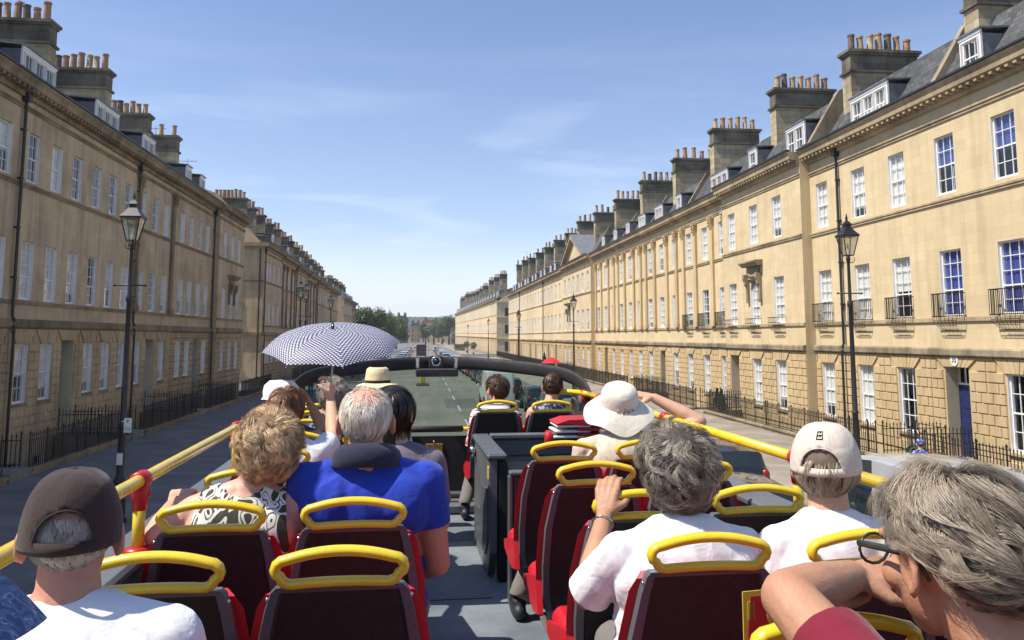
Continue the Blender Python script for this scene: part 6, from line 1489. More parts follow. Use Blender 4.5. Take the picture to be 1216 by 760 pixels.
def cap(P_, mat, brim_mat, hole=True, rx=.089, ry=.108, rz=.098, tilt=0.0, mark=None, z0=.030):
    """baseball cap: six-panel crown, stitched seams, button, back opening with strap, peak"""
    NU, NV = 72, 22; b = MB(); C = Vector((0, -.012, z0)); Rt = Matrix.Rotation(tilt, 3, 'X')
    def P(a, e):   # a azimuth (0 = front +y), e elevation 0..1
        ph = e * math.pi / 2; se = math.sin(ph); ce = math.cos(ph) ** .68
        panel = 1 - .012 * abs(math.sin(3 * a)) ** 3 * (ce)
        wob = 1 + .012 * noise.noise(Vector((math.sin(a) * 2, math.cos(a) * 2, e * 3)))
        return C + Rt @ Vector((rx * ce * math.sin(a) * panel * wob, ry * ce * math.cos(a) * panel * wob, rz * se * wob))
    for j in range(NV + 1):
        for i in range(NU): b.v.append(tuple(P(2 * math.pi * i / NU, -.02 + 1.02 * j / NV)))
    hh = .33
    def inhole(a, e):
        da = abs(((a - math.pi + math.pi) % (2 * math.pi)) - math.pi)
        return hole and e > .085 and e < hh * math.sqrt(max(0, 1 - (da / .62) ** 2)) + .05 and da < .62
    for j in range(NV):
        for i in range(NU):
            a = 2 * math.pi * (i + .5) / NU; e = -.02 + 1.02 * (j + .5) / NV
            if inhole(a, e): continue
            b.f.append([j * NU + i, j * NU + (i + 1) % NU, (j + 1) * NU + (i + 1) % NU, (j + 1) * NU + i]); b.m.append(0)
    crown = hat_part(P_, b, 'cap', [M[mat]])
    md = crown.modifiers.new('t', 'SOLIDIFY'); md.thickness = .0025; md.offset = 1
    s = MB()
    for q in range(6):
        a = q * math.pi / 3
        pts = [P(a, e_ / 14) * 1.0 + (P(a, e_ / 14) - C).normalized() * .0015 for e_ in range((8 if (hole and q == 3) else 0), 15)]
        if len(pts) > 2: s.tube(pts, .0013, 5)
    if hole:
        edge = []
        for q in range(25):
            da = -.63 + 1.26 * q / 24; e_ = hh * math.sqrt(max(0, 1 - (da / .635) ** 2)) + .05; edge.append(P(math.pi + da, max(.06, e_)) + (P(math.pi + da, .3) - C).normalized() * .001)
        s.tube(edge, .0028, 6)
    hat_part(P_, s, 'seam', [M[mat]], par=crown)
    s = MB(); s.ell(tuple(C + Rt @ Vector((0, 0, rz + .002))), (.007, .007, .004), n=10, m=6)
    for a in (math.pi / 6, math.pi / 2, 5 * math.pi / 6, -math.pi / 6, -math.pi / 2, -5 * math.pi / 6):
        p = P(a, .62); s.ell(tuple(p + (p - C).normalized() * .001), (.0022, .0022, .0022), n=6, m=4)
    hat_part(P_, s, 'button', [M[mat]], par=crown)
    s = MB()
    for q in range(21):
        a0 = math.pi - .74 + 1.48 * q / 20
        for e_ in (-.02, .03, .09): s.v.append(tuple(C + (P(a0, e_) - C) * 1.018))
    for q in range(20):
        for j_ in range(2): s.f.append([q * 3 + j_, q * 3 + 3 + j_, q * 3 + 4 + j_, q * 3 + 1 + j_]); s.m.append(0)
    st_ = hat_part(P_, s, 'strap', [M[brim_mat]], par=crown); md = st_.modifiers.new('t', 'SOLIDIFY'); md.thickness = .003
    s = MB(); n = 14; rows = 6
    for j in range(rows + 1):
        t = j / rows
        for i in range(n + 1):
            a = -.86 + 1.72 * i / n; r_ = 1; base_ = Vector((rx * math.sin(a), ry * math.cos(a), 0)); out_ = Vector((math.sin(a) * .012, .078 * math.cos(a * 1.15), -.020 * t - .012 * (abs(a) ** 2))) * t
            s.v.append(tuple(C + Rt @ (base_ + out_ + Vector((0, 0, -.001)))))
    for j in range(rows):
        for i in range(n): s.f.append([j * (n + 1) + i, j * (n + 1) + i + 1, (j + 1) * (n + 1) + i + 1, (j + 1) * (n + 1) + i]); s.m.append(0)
    pk = hat_part(P_, s, 'peak', [M[brim_mat]], par=crown); md = pk.modifiers.new('t', 'SOLIDIFY'); md.thickness = .004
    if mark: mark(crown, P, C)
    return crown
def brimhat(P_, mat, prof_crown, brim_r, droop, name='hat', wave=.006, band=None, tilt=0, zc=.035, oval=1.12, pinch=0, roll_=0):
    NU = 56; b = MB(); Rt = Matrix.Rotation(tilt, 3, 'X') @ Matrix.Rotation(roll_, 3, 'Y'); C = Vector((0, -.012, zc)); prof = list(prof_crown)
    r0 = prof[0][0]
    ring = [(brim_r - (brim_r - r0) * t, -droop * (1 - t) ** 1.3 , 1 - t) for t in (0, .02, .2, .4, .6, .8, .93)] + [(r, z, 0) for r, z in prof]
    for (r, z, wv) in ring:
        for i in range(NU):
            a = 2 * math.pi * i / NU; w_ = wave * wv * (math.sin(3 * a + 1) + .6 * math.sin(5 * a + 2) + .8 * math.sin(2 * a)); pz_ = 0
            if pinch and z > prof[-2][1] * .7: pz_ = -pinch * max(0, math.cos(a)) ** 2 * (1 if abs(math.sin(a)) < .9 else 0)
            b.v.append(tuple(C + Rt @ Vector((r * math.cos(a + math.pi / 2) * (1 - .0), r * oval * math.sin(a + math.pi / 2), z + w_ * 1.5 + pz_))))
    m_ = len(ring)
    for j in range(m_ - 1):
        for i in range(NU): b.f.append([j * NU + i, j * NU + (i + 1) % NU, (j + 1) * NU + (i + 1) % NU, (j + 1) * NU + i]); b.m.append(0)
    b.f.append(list(range((m_ - 1) * NU, m_ * NU))); b.m.append(0)
    o = hat_part(P_, b, name, [M[mat]]); md = o.modifiers.new('t', 'SOLIDIFY'); md.thickness = .003; md.offset = 1
    if band:
        s = MB(); z1 = band[1]
        for (z, k) in ((.004, 1.02), (z1, 1.02)):
            r = r0 * k * (1 if z < .01 else prof[1][0] / r0 * 1.0 if len(prof) > 1 else 1)
            for i in range(NU): a = 2 * math.pi * i / NU; s.v.append(tuple(C + Rt @ Vector((r * math.cos(a), r * oval * math.sin(a), z))))
        for i in range(NU): s.f.append([i, (i + 1) % NU, NU + (i + 1) % NU, NU + i]); s.m.append(0)
        o2 = hat_part(P_, s, 'hat_band', [M[band[0]]], par=o); md = o2.modifiers.new('t', 'SOLIDIFY'); md.thickness = .003; md.offset = 1
    else:
        s = MB()
        for rr_i in (.3, .6, .9):
            pass
    return o
def pix(px, py, Y):
    """bus coordinates of the sight line through a photo pixel at bus depth Y (used once while laying the people out)"""
    return None
# ---------------------------------------------------------------- passengers (bus coordinates)
GP = 'passengers on the open top deck'
grey_mix = dict(c1=(.10, .085, .07), c2=(.46, .41, .35))
# denim hat, far left
P0 = person('person in a blue paisley denim bucket hat at the left edge of the picture', (-.58, 1.08), (-.583, 1.12, 4.065), top='denim', sw=.20, armL=None, hairst=dict(n=700, len=.05, c1=(.2, .13, .08), c2=(.4, .3, .2), seed=3, zmax=.3, under=False), group=GP)
brimhat(P0, 'denim', [(.094, 0), (.092, .03), (.088, .07), (.078, .090), (.0005, .098)], .150, .055, 'bucket_hat', .004)
# dark brown cap
def nomark(c, P, C): pass
P1 = person('man in a dark brown baseball cap and white t-shirt, nearest on the left', (-.60, 1.74), (-.618, 1.735, 4.020), yaw=.22, pitch=-.05, neck=(-.60, 1.69, 3.868), sw=.215, stout=1.15, top='white_tee', skin='skinred', hs=.96, vox=.006, group=GP,
            hairst=dict(n=6500, len=.012, seg=3, w=.0012, thick=.004, c1=(.30, .24, .20), c2=(.72, .68, .62), seed=4, zmax=.30, under=False, nape=-.86, mess=.5))
cap(P1, 'capbrown', 'capbrown', True, .0915, .110, .135, tilt=.08, z0=-.004)
# curly blonde, leaf print top
P2 = person('woman with short curly blonde hair in a black and white leaf print sleeveless top', (-.52, 3.08), (-.452, 3.05, 3.997), roll=.08, hs=1.04, neck=(-.52, 3.02, 3.845), sw=.20, stout=1.08, top='leafprint', sleeve='none', skin='skinpale', vox=.007, group=GP,
            armL=dict(e=(-.80, 2.98, 3.74), w=(-.80, 3.22, 3.80), n=(0, 0, -1), curl=.9, ts=(1, 0, 0)),
            hairst=dict(n=16000, len=.085, seg=10, w=.0014, thick=.036, curl=.016, freq=5.5, c1=(.14, .07, .028), c2=(1.0, .76, .46), seed=5, clumps=380, mess=1.0, grav=.2, nape=-.75, side=-.35))
# blue polo
P3 = person('broad man in a royal blue polo shirt with white-grey hair and a pink bald patch', (-.11, 3.12), (-.118, 3.09, 4.095), neck=(-.11, 3.04, 3.925), sw=.243, stout=1.17, top='bluepolo', skin='skinred', hs=1.10, vox=.007, group=GP,
            sleeve='half', armR=dict(e=(.145, 3.06, 3.60), w=(.08, 3.28, 3.52), n=(0, 0, -1), curl=.6, r=1.1), armL=dict(e=(-.37, 3.08, 3.62), w=(-.26, 3.30, 3.54), n=(0, 0, -1), curl=.6, r=1.1), wr=.006,
            hairst=dict(n=6500, len=.036, seg=5, w=.0019, thick=.011, clump=.7, c1=(.50, .44, .36), c2=(.90, .85, .76), seed=6, bald=.85, bdir=(0, -.36, 1), uk=.3, mess=.35, grav=.7))
# navy collar of the polo
b = MB(); root, Mh, hs, rm_, sh_, nk, H_ = P3
pts = []
for q in range(25):
    a = -2.35 + 4.7 * q / 24; pts.append(nk + Vector((.088 * math.sin(a), -.088 * math.cos(a) * 1.0 + .012, .012 + .018 * math.cos(a))))
for (dz, k0) in ((0, 0),):
    vs = []
    for p in pts:
        o_ = Vector((p.x - nk.x, p.y - nk.y, 0)).normalized(); vs += [tuple(p + Vector((0, 0, .040)) - o_ * .012), tuple(p + Vector((0, 0, .048)) + o_ * .004), tuple(p + Vector((0, 0, .025)) + o_ * .028), tuple(p + Vector((0, 0, -.028)) + o_ * .048)]
    fs = [(i * 4 + k, i * 4 + k + 1, i * 4 + 5 + k, i * 4 + 4 + k) for i in range(24) for k in range(3)]
    b.add(vs, fs)
o = b.build('collar', [M['navy']], root, smooth=True); md = o.modifiers.new('t', 'SOLIDIFY'); md.thickness = .008
# brown bob with the umbrella
P4 = person('woman with a brown bob in white holding up a dotted umbrella', (-.56, 4.44), (-.585, 4.50, 4.015), neck=(-.56, 4.44, 3.83), sw=.185, top='white_tee', skin='skin', vox=.007, group=GP,
            armR=dict(e=(-.345, 4.62, 3.865), w=(-.385, 4.86, 4.035), n=(-1, .2, 0), hd=(.0, .15, 1), curl=1.5, ts=(0, -1, .4)),
            hairst=dict(n=8000, len=.11, seg=8, w=.0022, thick=.024, uk=.12, c1=(.055, .022, .012), c2=(.36, .17, .085), seed=7, clear=False, mess=.6, grav=.9, nape=-.85, side=-.7, front=.5))
# white sun hat
P5 = person('person in a round white cotton hat and navy top beside the left handrail', (-.63, 5.08), (-.70, 5.13, 4.015), roll=.05, neck=(-.64, 5.08, 3.83), sw=.19, top='navy', skin='skintan', vox=.008, group=GP,
            armR=dict(e=(-.40, 5.02, 3.78), w=(-.52, 5.22, 3.97), n=(-1, 0, 0), hd=(-.5, .3, .8), curl=.5), hairst=dict(n=900, len=.03, c1=(.3, .25, .2), c2=(.6, .55, .5), seed=8, zmax=.25, under=False))
brimhat(P5, 'whitehat', [(.098, -.01), (.101, .03), (.096, .065), (.070, .092), (.0005, .100)], .106, .014, 'sun_hat', .003, zc=.028)
# grey curly, dark print
P6 = person('person with grey curly hair and dark printed top below the umbrella', (-.52, 5.78), (-.445, 5.82, 3.99), neck=(-.50, 5.77, 3.81), sw=.19, top='darkprint', skin='skintan', vox=.009, group=GP,
            hairst=dict(n=3000, len=.08, seg=8, w=.0026, thick=.032, curl=.010, freq=5, c1=(.14, .12, .10), c2=(.55, .52, .47), seed=9, mess=1, grav=.2, side=-.4))
# panama
P7 = person('person in a cream straw panama hat with black band, aisle side on the left', (-.15, 6.42), (-.165, 6.45, 4.00), neck=(-.15, 6.40, 3.82), sw=.20, top='whitehat', sleeve='short', skin='skintan', vox=.009, group=GP, hairst=dict(n=700, len=.03, c1=(.3, .27, .22), c2=(.6, .56, .5), seed=10, zmax=.25, under=False))
brimhat(P7, 'straw', [(.094, 0), (.092, .02), (.086, .07), (.080, .105), (.062, .118), (.0005, .108)], .158, .018, 'panama_hat', .006, band=('band', .024), pinch=.012, zc=.05)
# long dark hair
P8 = person('woman with long black hair and grey lavender top beyond the blue polo', (-.02, 3.80), (-.022, 3.87, 4.055), yaw=-.3, roll=.06, neck=(.0, 3.82, 3.87), sw=.185, top='lav', skin='skin', vox=.008, group=GP,
            hairst=dict(n=8500, len=.34, seg=12, w=.0026, thick=.030, uk=.15, c1=(.008, .007, .007), c2=(.045, .035, .03), seed=11, mess=.45, grav=1.0, long=True, clear=False, nape=-.9, side=-.8, clumps=120, curl=.004, freq=2))
# front pair
P9 = person('person with short dark brown hair and striped top in the front aisle seat', (.82, 7.12), (.835, 7.17, 3.945), yaw=.45, neck=(.82, 7.11, 3.77), sw=.19, top='stripe', skin='skin', vox=.009, sleeve='elbow', group=GP,
            legs={-1: ((.70, 7.46, 3.36), (.56, 7.10, 2.98)), 1: ((.90, 7.46, 3.36), (.9, 7.35, 3.0))},
            hairst=dict(n=7000, len=.07, seg=6, w=.0026, thick=.028, uk=.15, c1=(.035, .02, .012), c2=(.16, .09, .05), seed=12, mess=1.0, grav=.6))
P10 = person('woman with a dark hair bun raising one hand in the front window seat', (1.27, 7.10), (1.32, 7.14, 3.965), yaw=-.25, neck=(1.28, 7.08, 3.79), sw=.185, top='darkprint', skin='skinpale', sleeve='none', vox=.007, group=GP,
             legs={-1: ((1.18, 7.46, 3.36), (1.15, 7.35, 3.0)), 1: ((1.34, 7.46, 3.36), (1.34, 7.35, 3.0))},
             armR=dict(e=(1.50, 7.12, 3.72), w=(1.535, 7.22, 3.90), n=(-1, .2, 0), hd=(.05, .1, 1), curl=.35, spread=.12, ts=(0, -1, .2)),
             hairst=dict(n=6500, len=.10, seg=7, w=.0024, thick=.014, uk=.15, c1=(.03, .016, .01), c2=(.15, .075, .04), seed=13, mess=.3, grav=-.1, whorl=(0, .9, .4), nape=-.8, side=-.4))
b = MB(); root, Mh, hs, rm_, sh_, nk, H_ = P10
rr = random.Random(4)
for k in range(60):
    a0 = rr.uniform(0, 6.28); r_ = rr.uniform(.012, .032); z_ = rr.uniform(-.016, .016)
    b.tube([H_(-.012 + r_ * math.cos(a0 + q * .5), -.125 + z_ + r_ * .2, .005 + r_ * math.sin(a0 + q * .5)) for q in range(9)], [.001, .004, .005, .0055, .0055, .0055, .005, .004, .001], 5)
hb_ = b.mesh('hair_bun', [hairmat((.03, .016, .01), (.15, .075, .04))], True); at = hb_.attributes.new('tint', 'FLOAT', 'POINT'); at.data.foreach_set('value', [rr.random() * .7 for _ in hb_.vertices]); inst('hair_bun', hb_, root)
# wide brimmed hat
P11 = person('person in a wide-brimmed cream canvas hat with one arm raised to the brim', (1.20, 4.46), (1.20, 4.50, 4.00), pitch=.05, neck=(1.19, 4.44, 3.83), sw=.235, stout=1.12, top='beigeshirt', skin='skin', vox=.007, group=GP,
             armR=dict(e=(1.66, 4.50, 3.93), w=(1.435, 4.60, 4.055), n=(0, .3, -1), hd=(-.95, .25, .15), curl=.55, ts=(0, -1, 0), sleeve='short'),
             legs={-1: ((.86, 4.76, 3.38), (.66, 4.62, 2.97)), 1: ((1.2, 4.80, 3.38), (1.05, 4.72, 2.97))}, hairst=dict(n=900, len=.04, c1=(.3, .25, .2), c2=(.55, .5, .42), seed=14, zmax=.2, under=False))
brimhat(P11, 'hatcream', [(.102, 0), (.101, .03), (.096, .06), (.084, .085), (.060, .100), (.0005, .106)], .192, .072, 'sun_hat', .012, zc=.040, tilt=.36, oval=1.06, roll_=-.05)
b = MB(); root = P11[0]; H_ = P11[6]
pts = [H_(.10 * math.sin(a), -.012 - .12 * math.cos(a), .03 + .05) for a in [(-.9 + .15 * q) for q in range(13)]]
b.tube([H_(.13, -.07, .01), H_(.10, -.10, -.07), H_(.04, -.10, -.13), H_(0, -.09, -.15)], .003, 6); b.build('chin_cord', [M['band']], root, smooth=True)
# grey curly woman in white
P12 = person('woman with thick curly grey hair in a white blouse gripping the seat in front', (.83, 2.46), (.845, 2.50, 3.985), neck=(.84, 2.45, 3.80), sw=.225, stout=1.1, top='white_tee', skin='skintan', vox=.006, sleeve='elbow', wr=.009, group=GP,
             armL=dict(e=(.575, 2.56, 3.62), w=(.690, 2.79, 3.80), n=(.3, .6, -.75), hd=(.22, .45, .80), curl=1.0, spread=.04, ts=(1, 0, 0), sc=1.02, r=1.05),
             hairst=dict(n=17000, len=.105, seg=10, w=.0015, thick=.046, curl=.018, freq=4.2, c1=(.026, .020, .015), c2=(.52, .455, .37), seed=15, clumps=340, mess=1.1, grav=.5, nape=-.95, side=-.6))
root, Mh, hs, rm_, sh_, nk, H_ = P12
O_ = Vector((.83, 2.46, DECK))
b = MB(); wv = (Vector((.690, 2.79, 3.80)) - O_); fd = (Vector((.690, 2.79, 3.80)) - Vector((.575, 2.56, 3.62))).normalized(); c0 = wv - fd * .03; u_ = fd.orthogonal().normalized(); v_ = fd.cross(u_)
b.tube([c0 + u_ * .0335 * math.cos(a * .314) + v_ * .0335 * math.sin(a * .314) for a in range(20)], .0035, 6, close=True); b.build('bracelet', [M['chrome']], root, smooth=True)
b = MB(); vs = []; 
for q in range(15):     # patterned scarf end lying over the right shoulder blade
    t = q / 14; x = .085 + .10 * t; vs += [(x + nk.x - .0, nk.y - .135 - .012 * math.sin(t * 3), nk.z - .06 - .02 * t), (x + nk.x - .03, nk.y - .150 - .01 * math.sin(t * 5), nk.z - .19 - .03 * t)]
b.add(vs, [(2 * i, 2 * i + 1, 2 * i + 3, 2 * i + 2) for i in range(14)]); o = b.build('scarf_end', [M['scarf']], root, smooth=True); md = o.modifiers.new('t', 'SOLIDIFY'); md.thickness = .004
# beige cap
def mark13(crown, P, C):
    s = MB(); rr = random.Random(3); n = 7
    def Q(i, j):
        a = math.pi + .02 + (i - n / 2) * .036; e = .60 + (j - n / 2) * .026; p = P(a, e); return tuple(p + (p - C).normalized() * .0028)
    for i in range(n):
        for j in range(n):
            if (i % 3 != 1 and j % 3 != 1) or (i in (0, n - 1)) or (j in (0, 3, n - 1)): s.add([Q(i, j), Q(i + 1, j), Q(i + 1, j + 1), Q(i, j + 1)], [(0, 1, 2, 3)])
    hat_part(P13, s, 'emblem', [M['band']], False, par=crown)
P13 = person('person in a beige baseball cap with a small black square emblem and white t-shirt', (1.27, 2.42), (1.302, 2.44, 4.005), yaw=-.62, hs=1.04, neck=(1.285, 2.40, 3.82), sw=.205, stout=1.05, top='white_tee', skin='skin', vox=.007, group=GP, wr=.007,
             hairst=dict(n=11000, len=.10, seg=8, w=.0015, thick=.026, c1=(.16, .12, .085), c2=(.60, .50, .37), seed=16, clump=.7, zmax=.22, mess=.7, grav=.8, nape=-.97, side=-.75, uk=.4))
cap(P13, 'capbeige', 'capbeige', True, .098, .116, .130, tilt=.04, z0=-.004, mark=mark13)
# foreground man
P14 = person('nearest man on the right, tousled grey-brown hair, glasses, arms folded on the seat', (.88, 1.10), (.838, 1.20, 4.066), yaw=.22, pitch=-.10, roll=0.0, neck=(.90, 1.08, 3.86), sw=.225, stout=1.15, top='burg', skin='skintan', hs=1.06, vox=.0055, group=GP,
             armL=dict(e=(.668, 1.40, 3.955), w=(.86, 1.535, 3.945), n=(0, .35, -1), hd=(.95, .10, .03), curl=.25, r=1.12, ts=(0, -1, 0)), armR=dict(e=(1.09, 1.42, 3.945), w=(.945, 1.60, 3.93), n=(0, .2, -1), hd=(-.92, -.05, 0), curl=.4, r=1.1, ts=(0, -1, 0)),
             hairst=dict(n=34000, len=.060, seg=7, w=.00080, thick=.032, clump=.55, c1=(.032, .022, .014), c2=(.56, .47, .36), seed=17, clumps=420, mess=.7, grav=.35, comb=(.25, -.3, 0), curl=.006, freq=2.4, nape=-.80, side=.0, front=.5, whorl=(.1, -.2, .95), uk=.35))
root, Mh, hs, rm_, sh_, nk, H_ = P14
b = MB()
for s in (-1, 1):
    b.tube([H_(s * .079, .000, .012), H_(s * .078, .05, .014), H_(s * .072, .105, .014)], .0032, 6, ry=.006); b.tube([H_(s * .079, .0, .012), H_(s * .080, -.02, .0), H_(s * .078, -.03, -.02)], .003, 6)
    b.tube([H_(s * (.040 + .028 * math.cos(q * .45)), .108, .003 + .022 * math.sin(q * .45)) for q in range(14)], .0026, 6, close=True)
b.tube([H_(-.012, .111, .010), H_(.012, .111, .010)], .0025, 6); gl = b.build('glasses', [M['lens']], root, smooth=True)
b = MB()
for s in (-1, 1): b = MB(); b.add([tuple(H_(s * (.040 + .026 * math.cos(q * .449)), .108, .003 + .020 * math.sin(q * .449))) for q in range(14)], [tuple(range(14))]); b.build('lens', [M['lampglass']], gl)
# ---------------------------------------------------------------- umbrella
um = empty('umbrella', B2W(-.395, 4.88, 3.955), BROT); tag(um, 'navy umbrella covered in small white dots held up over the left passengers', 'umbrella')
def dots():
    m, N, L, P = base('navy_white_dotted_nylon'); uvn = N.new('ShaderNodeUVMap'); uvn.uv_map = 'uv'; mp = N.new('ShaderNodeMapping'); mp.inputs['Scale'].default_value = (28, 28, 1); mp.inputs['Rotation'].default_value = (0, 0, R(45)); L.new(uvn.outputs[0], mp.inputs[0])
    fr = N.new('ShaderNodeVectorMath'); fr.operation = 'FRACTION'; L.new(mp.outputs[0], fr.inputs[0]); sb = N.new('ShaderNodeVectorMath'); sb.operation = 'SUBTRACT'; sb.inputs[1].default_value = (.5, .5, 0); L.new(fr.outputs[0], sb.inputs[0])
    ln = N.new('ShaderNodeVectorMath'); ln.operation = 'LENGTH'; L.new(sb.outputs[0], ln.inputs[0]); lt = N.new('ShaderNodeMath'); lt.operation = 'LESS_THAN'; lt.inputs[1].default_value = .36; L.new(ln.outputs['Value'], lt.inputs[0])
    mx = N.new('ShaderNodeMixRGB'); mx.inputs[1].default_value = (.018, .02, .10, 1); mx.inputs[2].default_value = (.66, .66, .72, 1); L.new(lt.outputs[0], mx.inputs[0]); L.new(mx.outputs[0], P.inputs['Base Color']); P.inputs['Roughness'].default_value = .55
    tr = N.new('ShaderNodeBsdfTranslucent'); L.new(mx.outputs[0], tr.inputs[0]); ms = N.new('ShaderNodeMixShader'); ms.inputs[0].default_value = .22; L.new(P.outputs[0], ms.inputs[1]); L.new(tr.outputs[0], ms.inputs[2]); L.new(ms.outputs[0], N['Material Output'].inputs[0]); return m
M['dots'] = dots()
apex = Vector((-.015, .30, .492)); ut = Matrix.Rotation(.27, 3, 'X') @ Matrix.Rotation(-.02, 3, 'Y') @ Matrix.Rotation(R(12), 3, 'Z'); RU = .418; DU = .112
b = MB(); NR = 8; SUBD = 6; NRAD = 10; uvs = []
def upt(a, t, sag):
    r = RU * math.sin(t * 1.12) / math.sin(1.12); z = -DU * t ** 2.3; k = 1 - sag * .075 * t ** 1.5; return apex + ut @ Vector((r * math.cos(a) * k, r * math.sin(a) * k, z + sag * .010 * t))
for g_ in range(NR):
    a0 = 2 * math.pi * g_ / NR; a1 = 2 * math.pi * (g_ + 1) / NR; base_i = len(b.v)
    for j in range(NRAD + 1):
        for i in range(SUBD + 1):
            f = i / SUBD; a = a0 + (a1 - a0) * f; t = j / NRAD; sag = math.sin(math.pi * f); b.v.append(tuple(upt(a, t, sag))); uvs.append((g_ * .9 + (f - .5) * t * .785 * RU / .5, t * .87))
    for j in range(NRAD):
        for i in range(SUBD): b.f.append([base_i + j * (SUBD + 1) + i, base_i + (j + 1) * (SUBD + 1) + i, base_i + (j + 1) * (SUBD + 1) + i + 1, base_i + j * (SUBD + 1) + i + 1]); b.m.append(0)
me = b.mesh('canopy', [M['dots']], True); uvl = me.uv_layers.new(name='uv')
for lp_ in me.loops: uvl.data[lp_.index].uv = uvs[lp_.vertex_index]
cn = inst('canopy', me, um)
for g_ in range(NR):
    a = 2 * math.pi * g_ / NR; b = MB(); b.tube([upt(a, t / 8, 0) + ut @ Vector((0, 0, -.006)) for t in range(9)], .0022, 5); b.tube([upt(a, 1, 0), upt(a, 1, 0) + (upt(a, 1, 0) - upt(a, .95, 0)).normalized() * .015], .004, 6)
    b.tube([apex + ut @ Vector((0, 0, -.20)), upt(a, .5, 0) + ut @ Vector((0, 0, -.008))], .0018, 5); b.build('rib', [M['chrome']], um)
b = MB(); b.tube([apex + ut @ Vector((0, 0, .03)), apex + ut @ Vector((0, 0, -.2)), Vector((-.0, .0, .12))], .0055, 8); b.build('shaft', [M['chrome']], um, smooth=True); b = MB(); b.tube([Vector((0, .0, .13)), Vector((.0, -.01, .0))], .014, 10); b.build('handle', [M['plastic']], um, smooth=True)
b = MB(); b.lathe([(.006, .0), (.012, .01), (.008, .035), (.003, .05)], 10, tuple(apex)); b.build('ferrule', [M['plastic']], um)
# ---------------------------------------------------------------- folded red awning, leaflet, sunglasses etc.
fa = empty('folded_awning', B2W(1.16, 6.30, 3.58), BROT); tag(fa, 'folded red fabric cover with white slats lying behind the front window seat', 'folded cover')
M['redcloth'] = cloth('red_nylon', (.42, .01, .02), .15, 200, .5)
for k in range(4):
    b = MB(); z = .012 + k * .040; b.cbox(.0 + k * .012, .30, .0, .30, z, z + .018, .005); b.build('slat', [M['plaque']], fa)
    b = MB(); b.prism([(.19, z + .0185), (.58, z - .01 + k * .004), (.60, z + .012), (.40, z + .034), (.20, z + .030)], 'y', -.012, .32); b.build('fold', [M['redcloth']], fa)
b = MB(); b.prism([(.03, .160), (.35, .150), (.62, .10), (.60, .135), (.34, .195), (.12, .190)], 'y', -.02, .33); b.build('cover', [M['redcloth']], fa)
b = MB(); b.ell((-.02, .06, .04), (.045, .06, .07)); b.build('strap_bundle', [M['redcloth']], fa, smooth=True)
lf = empty('leaflet', B2W(.755, 1.66, 3.72), BROT + .15); tag(lf, 'red and yellow folded tour leaflet by the elbow of the foreground man', 'leaflet')
M['lfy'] = simple('yellow_card', (.62, .45, .06), .5, 0, .05, 9); M['lfr'] = simple('red_card', (.45, .02, .03), .45, 0, .1, 9)
b = MB(); b.box(-.065, .065, 0, .0025, 0, .17); b.build('sheet', [M['lfy']], lf); b = MB(); b.prism([(-.052, .005), (.064, .005), (.064, .16), (-.048, .16), (-.056, .09)], 'y', -.0015, -.0003); b.build('red_panel', [M['lfr']], lf)
b = MB(); b.ell((.0, -.002, .12), (.013, .001, .017)); b.ell((.03, -.002, .07), (.02, .001, .013)); b.box(-.055, -.045, -.0015, -.0004, .115, .150); b.box(-.043, -.040, -.0015, -.0004, .115, .150); b.build('print', [M['lfy']], lf)
# ---------------------------------------------------------------- pedestrians
WZ = .14
PD = person('pedestrian in a bright blue patterned cap and top on the right pavement', (12.5, 19.9), (12.5, 19.95, 1.72), standing=True, z0=WZ, neck=(12.5, 19.92, 1.54), top='capblue', skin='skin', pants='jean', vox=.012, sw=.21, group='pedestrians', hairst=dict(n=500, len=.03, c1=(.05, .03, .02), c2=(.1, .07, .05), seed=2, zmax=.2, under=False))
cap(PD, 'capblue', 'capblue', False, .093, .11, .12, z0=.015)
b = MB(); b.cbox(.16, .40, -.20, -.02, 1.02, 1.36, .05); b.tube([(.28, -.1, 1.36), (.24, -.06, 1.46), (.2, .0, 1.40)], .012, 6); b.build('orange_bag', [M['orange']], PD[0])
PE = person('distant pedestrian in blue walking on the shaded left pavement', (-7.8, 61), (-7.8, 61.03, 1.60), standing=True, z0=WZ, neck=(-7.8, 61, 1.40), top='bluepolo', skin='skin', pants='jean', vox=.014, group='pedestrians', hairst=dict(n=500, len=.04, c1=(.05, .03, .02), c2=(.1, .07, .05), seed=2))
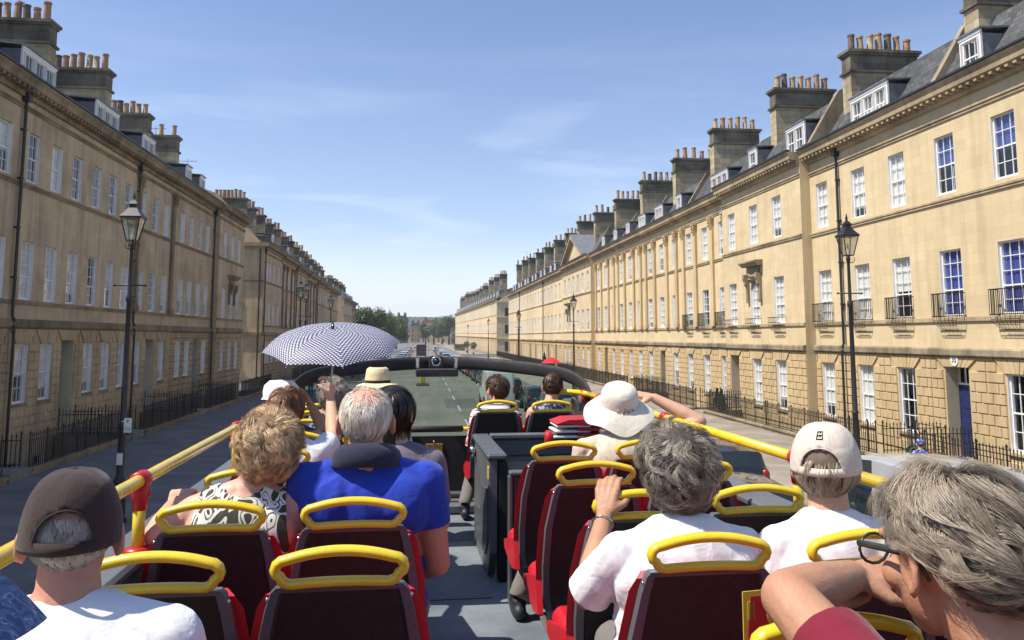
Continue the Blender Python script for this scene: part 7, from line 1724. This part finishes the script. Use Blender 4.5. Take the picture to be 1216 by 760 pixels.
PF = person('distant pedestrian in a red top on the shaded left pavement', (-8.2, 69), (-8.2, 69.03, 1.60), standing=True, z0=WZ, neck=(-8.2, 69, 1.40), top='burg', skin='skin', pants='jean', vox=.014, group='pedestrians', hairst=dict(n=500, len=.04, c1=(.05, .03, .02), c2=(.1, .07, .05), seed=2))
pr_ = empty('parasol', (13.9, 88, -.1)); tag(pr_, 'red parasol standing on the far sunlit pavement behind the windscreen corner', 'parasol')
b = MB(); b.lathe([(.02, 2.35), (.3, 2.27), (.8, 2.0), (1.15, 1.72), (1.13, 1.70), (.78, 1.97), (.3, 2.24), (.01, 2.3)], 8); b.build('canopy', [M['redcloth']], pr_); b = MB(); b.tube([(0, 0, 0), (0, 0, 2.3)], .025, 8); b.cbox(-.25, .25, -.25, .25, 0, .08, .02); b.build('pole', [M['iron']], pr_)
# pigeon on the near left chimney pot
bd = MB(); bd.ell((0, 0, .11), (.065, .13, .07), Matrix.Rotation(.5, 3, 'X')); bd.ell((0, .12, .20), (.035, .04, .035)); bd.tube([(0, .15, .20), (0, .19, .19)], [.012, .002], 6); bd.tube([(0, .08, .13), (0, .12, .19)], [.05, .032], 8); bd.prism([(-.04, -.28), (.04, -.28), (.03, -.1), (-.03, -.1)], 'z', .03, .05)
for sx in (-.025, .025): bd.tube([(sx, 0, .06), (sx, .01, 0)], .006, 5)
pots = [o for o in bpy.data.objects if o.name.startswith('chimney_pot')]
bd_o = bd.build('pigeon', [M['pot3']], None, (-18.3, 38.3, 19.42), 1.0, smooth=True); tag(bd_o, 'small grey bird perched on the near left chimney pots', 'bird')
bpy.context.view_layer.update()
# television aerials on the far left and right roofs
for (x, y, z, h, t) in ((-18.5, 58.5, 16.4, 2.6, 'thin television aerial on the left roofs beyond the last near chimney'), (-18.5, 66.5, 16.0, 2.4, 'thin television aerial on the roof of the projecting left end house'), (22.0, 172, 18.2, 4.2, 'tall thin aerial mast on the far end of the right terrace')):
    b = MB(); b.tube([(0, 0, -1), (0, 0, h)], .03, 5); b.tube([(-.7, 0, h - .2), (.7, 0, h - .2)], .02, 5)
    for k in range(7): b.tube([(-.6 + k * .2, -.25, h - .2), (-.6 + k * .2, .25, h - .2)], .012, 4)
    tag(b.build('television_aerial', [M['alloy']], None, (x, y, z)), t, 'aerial')
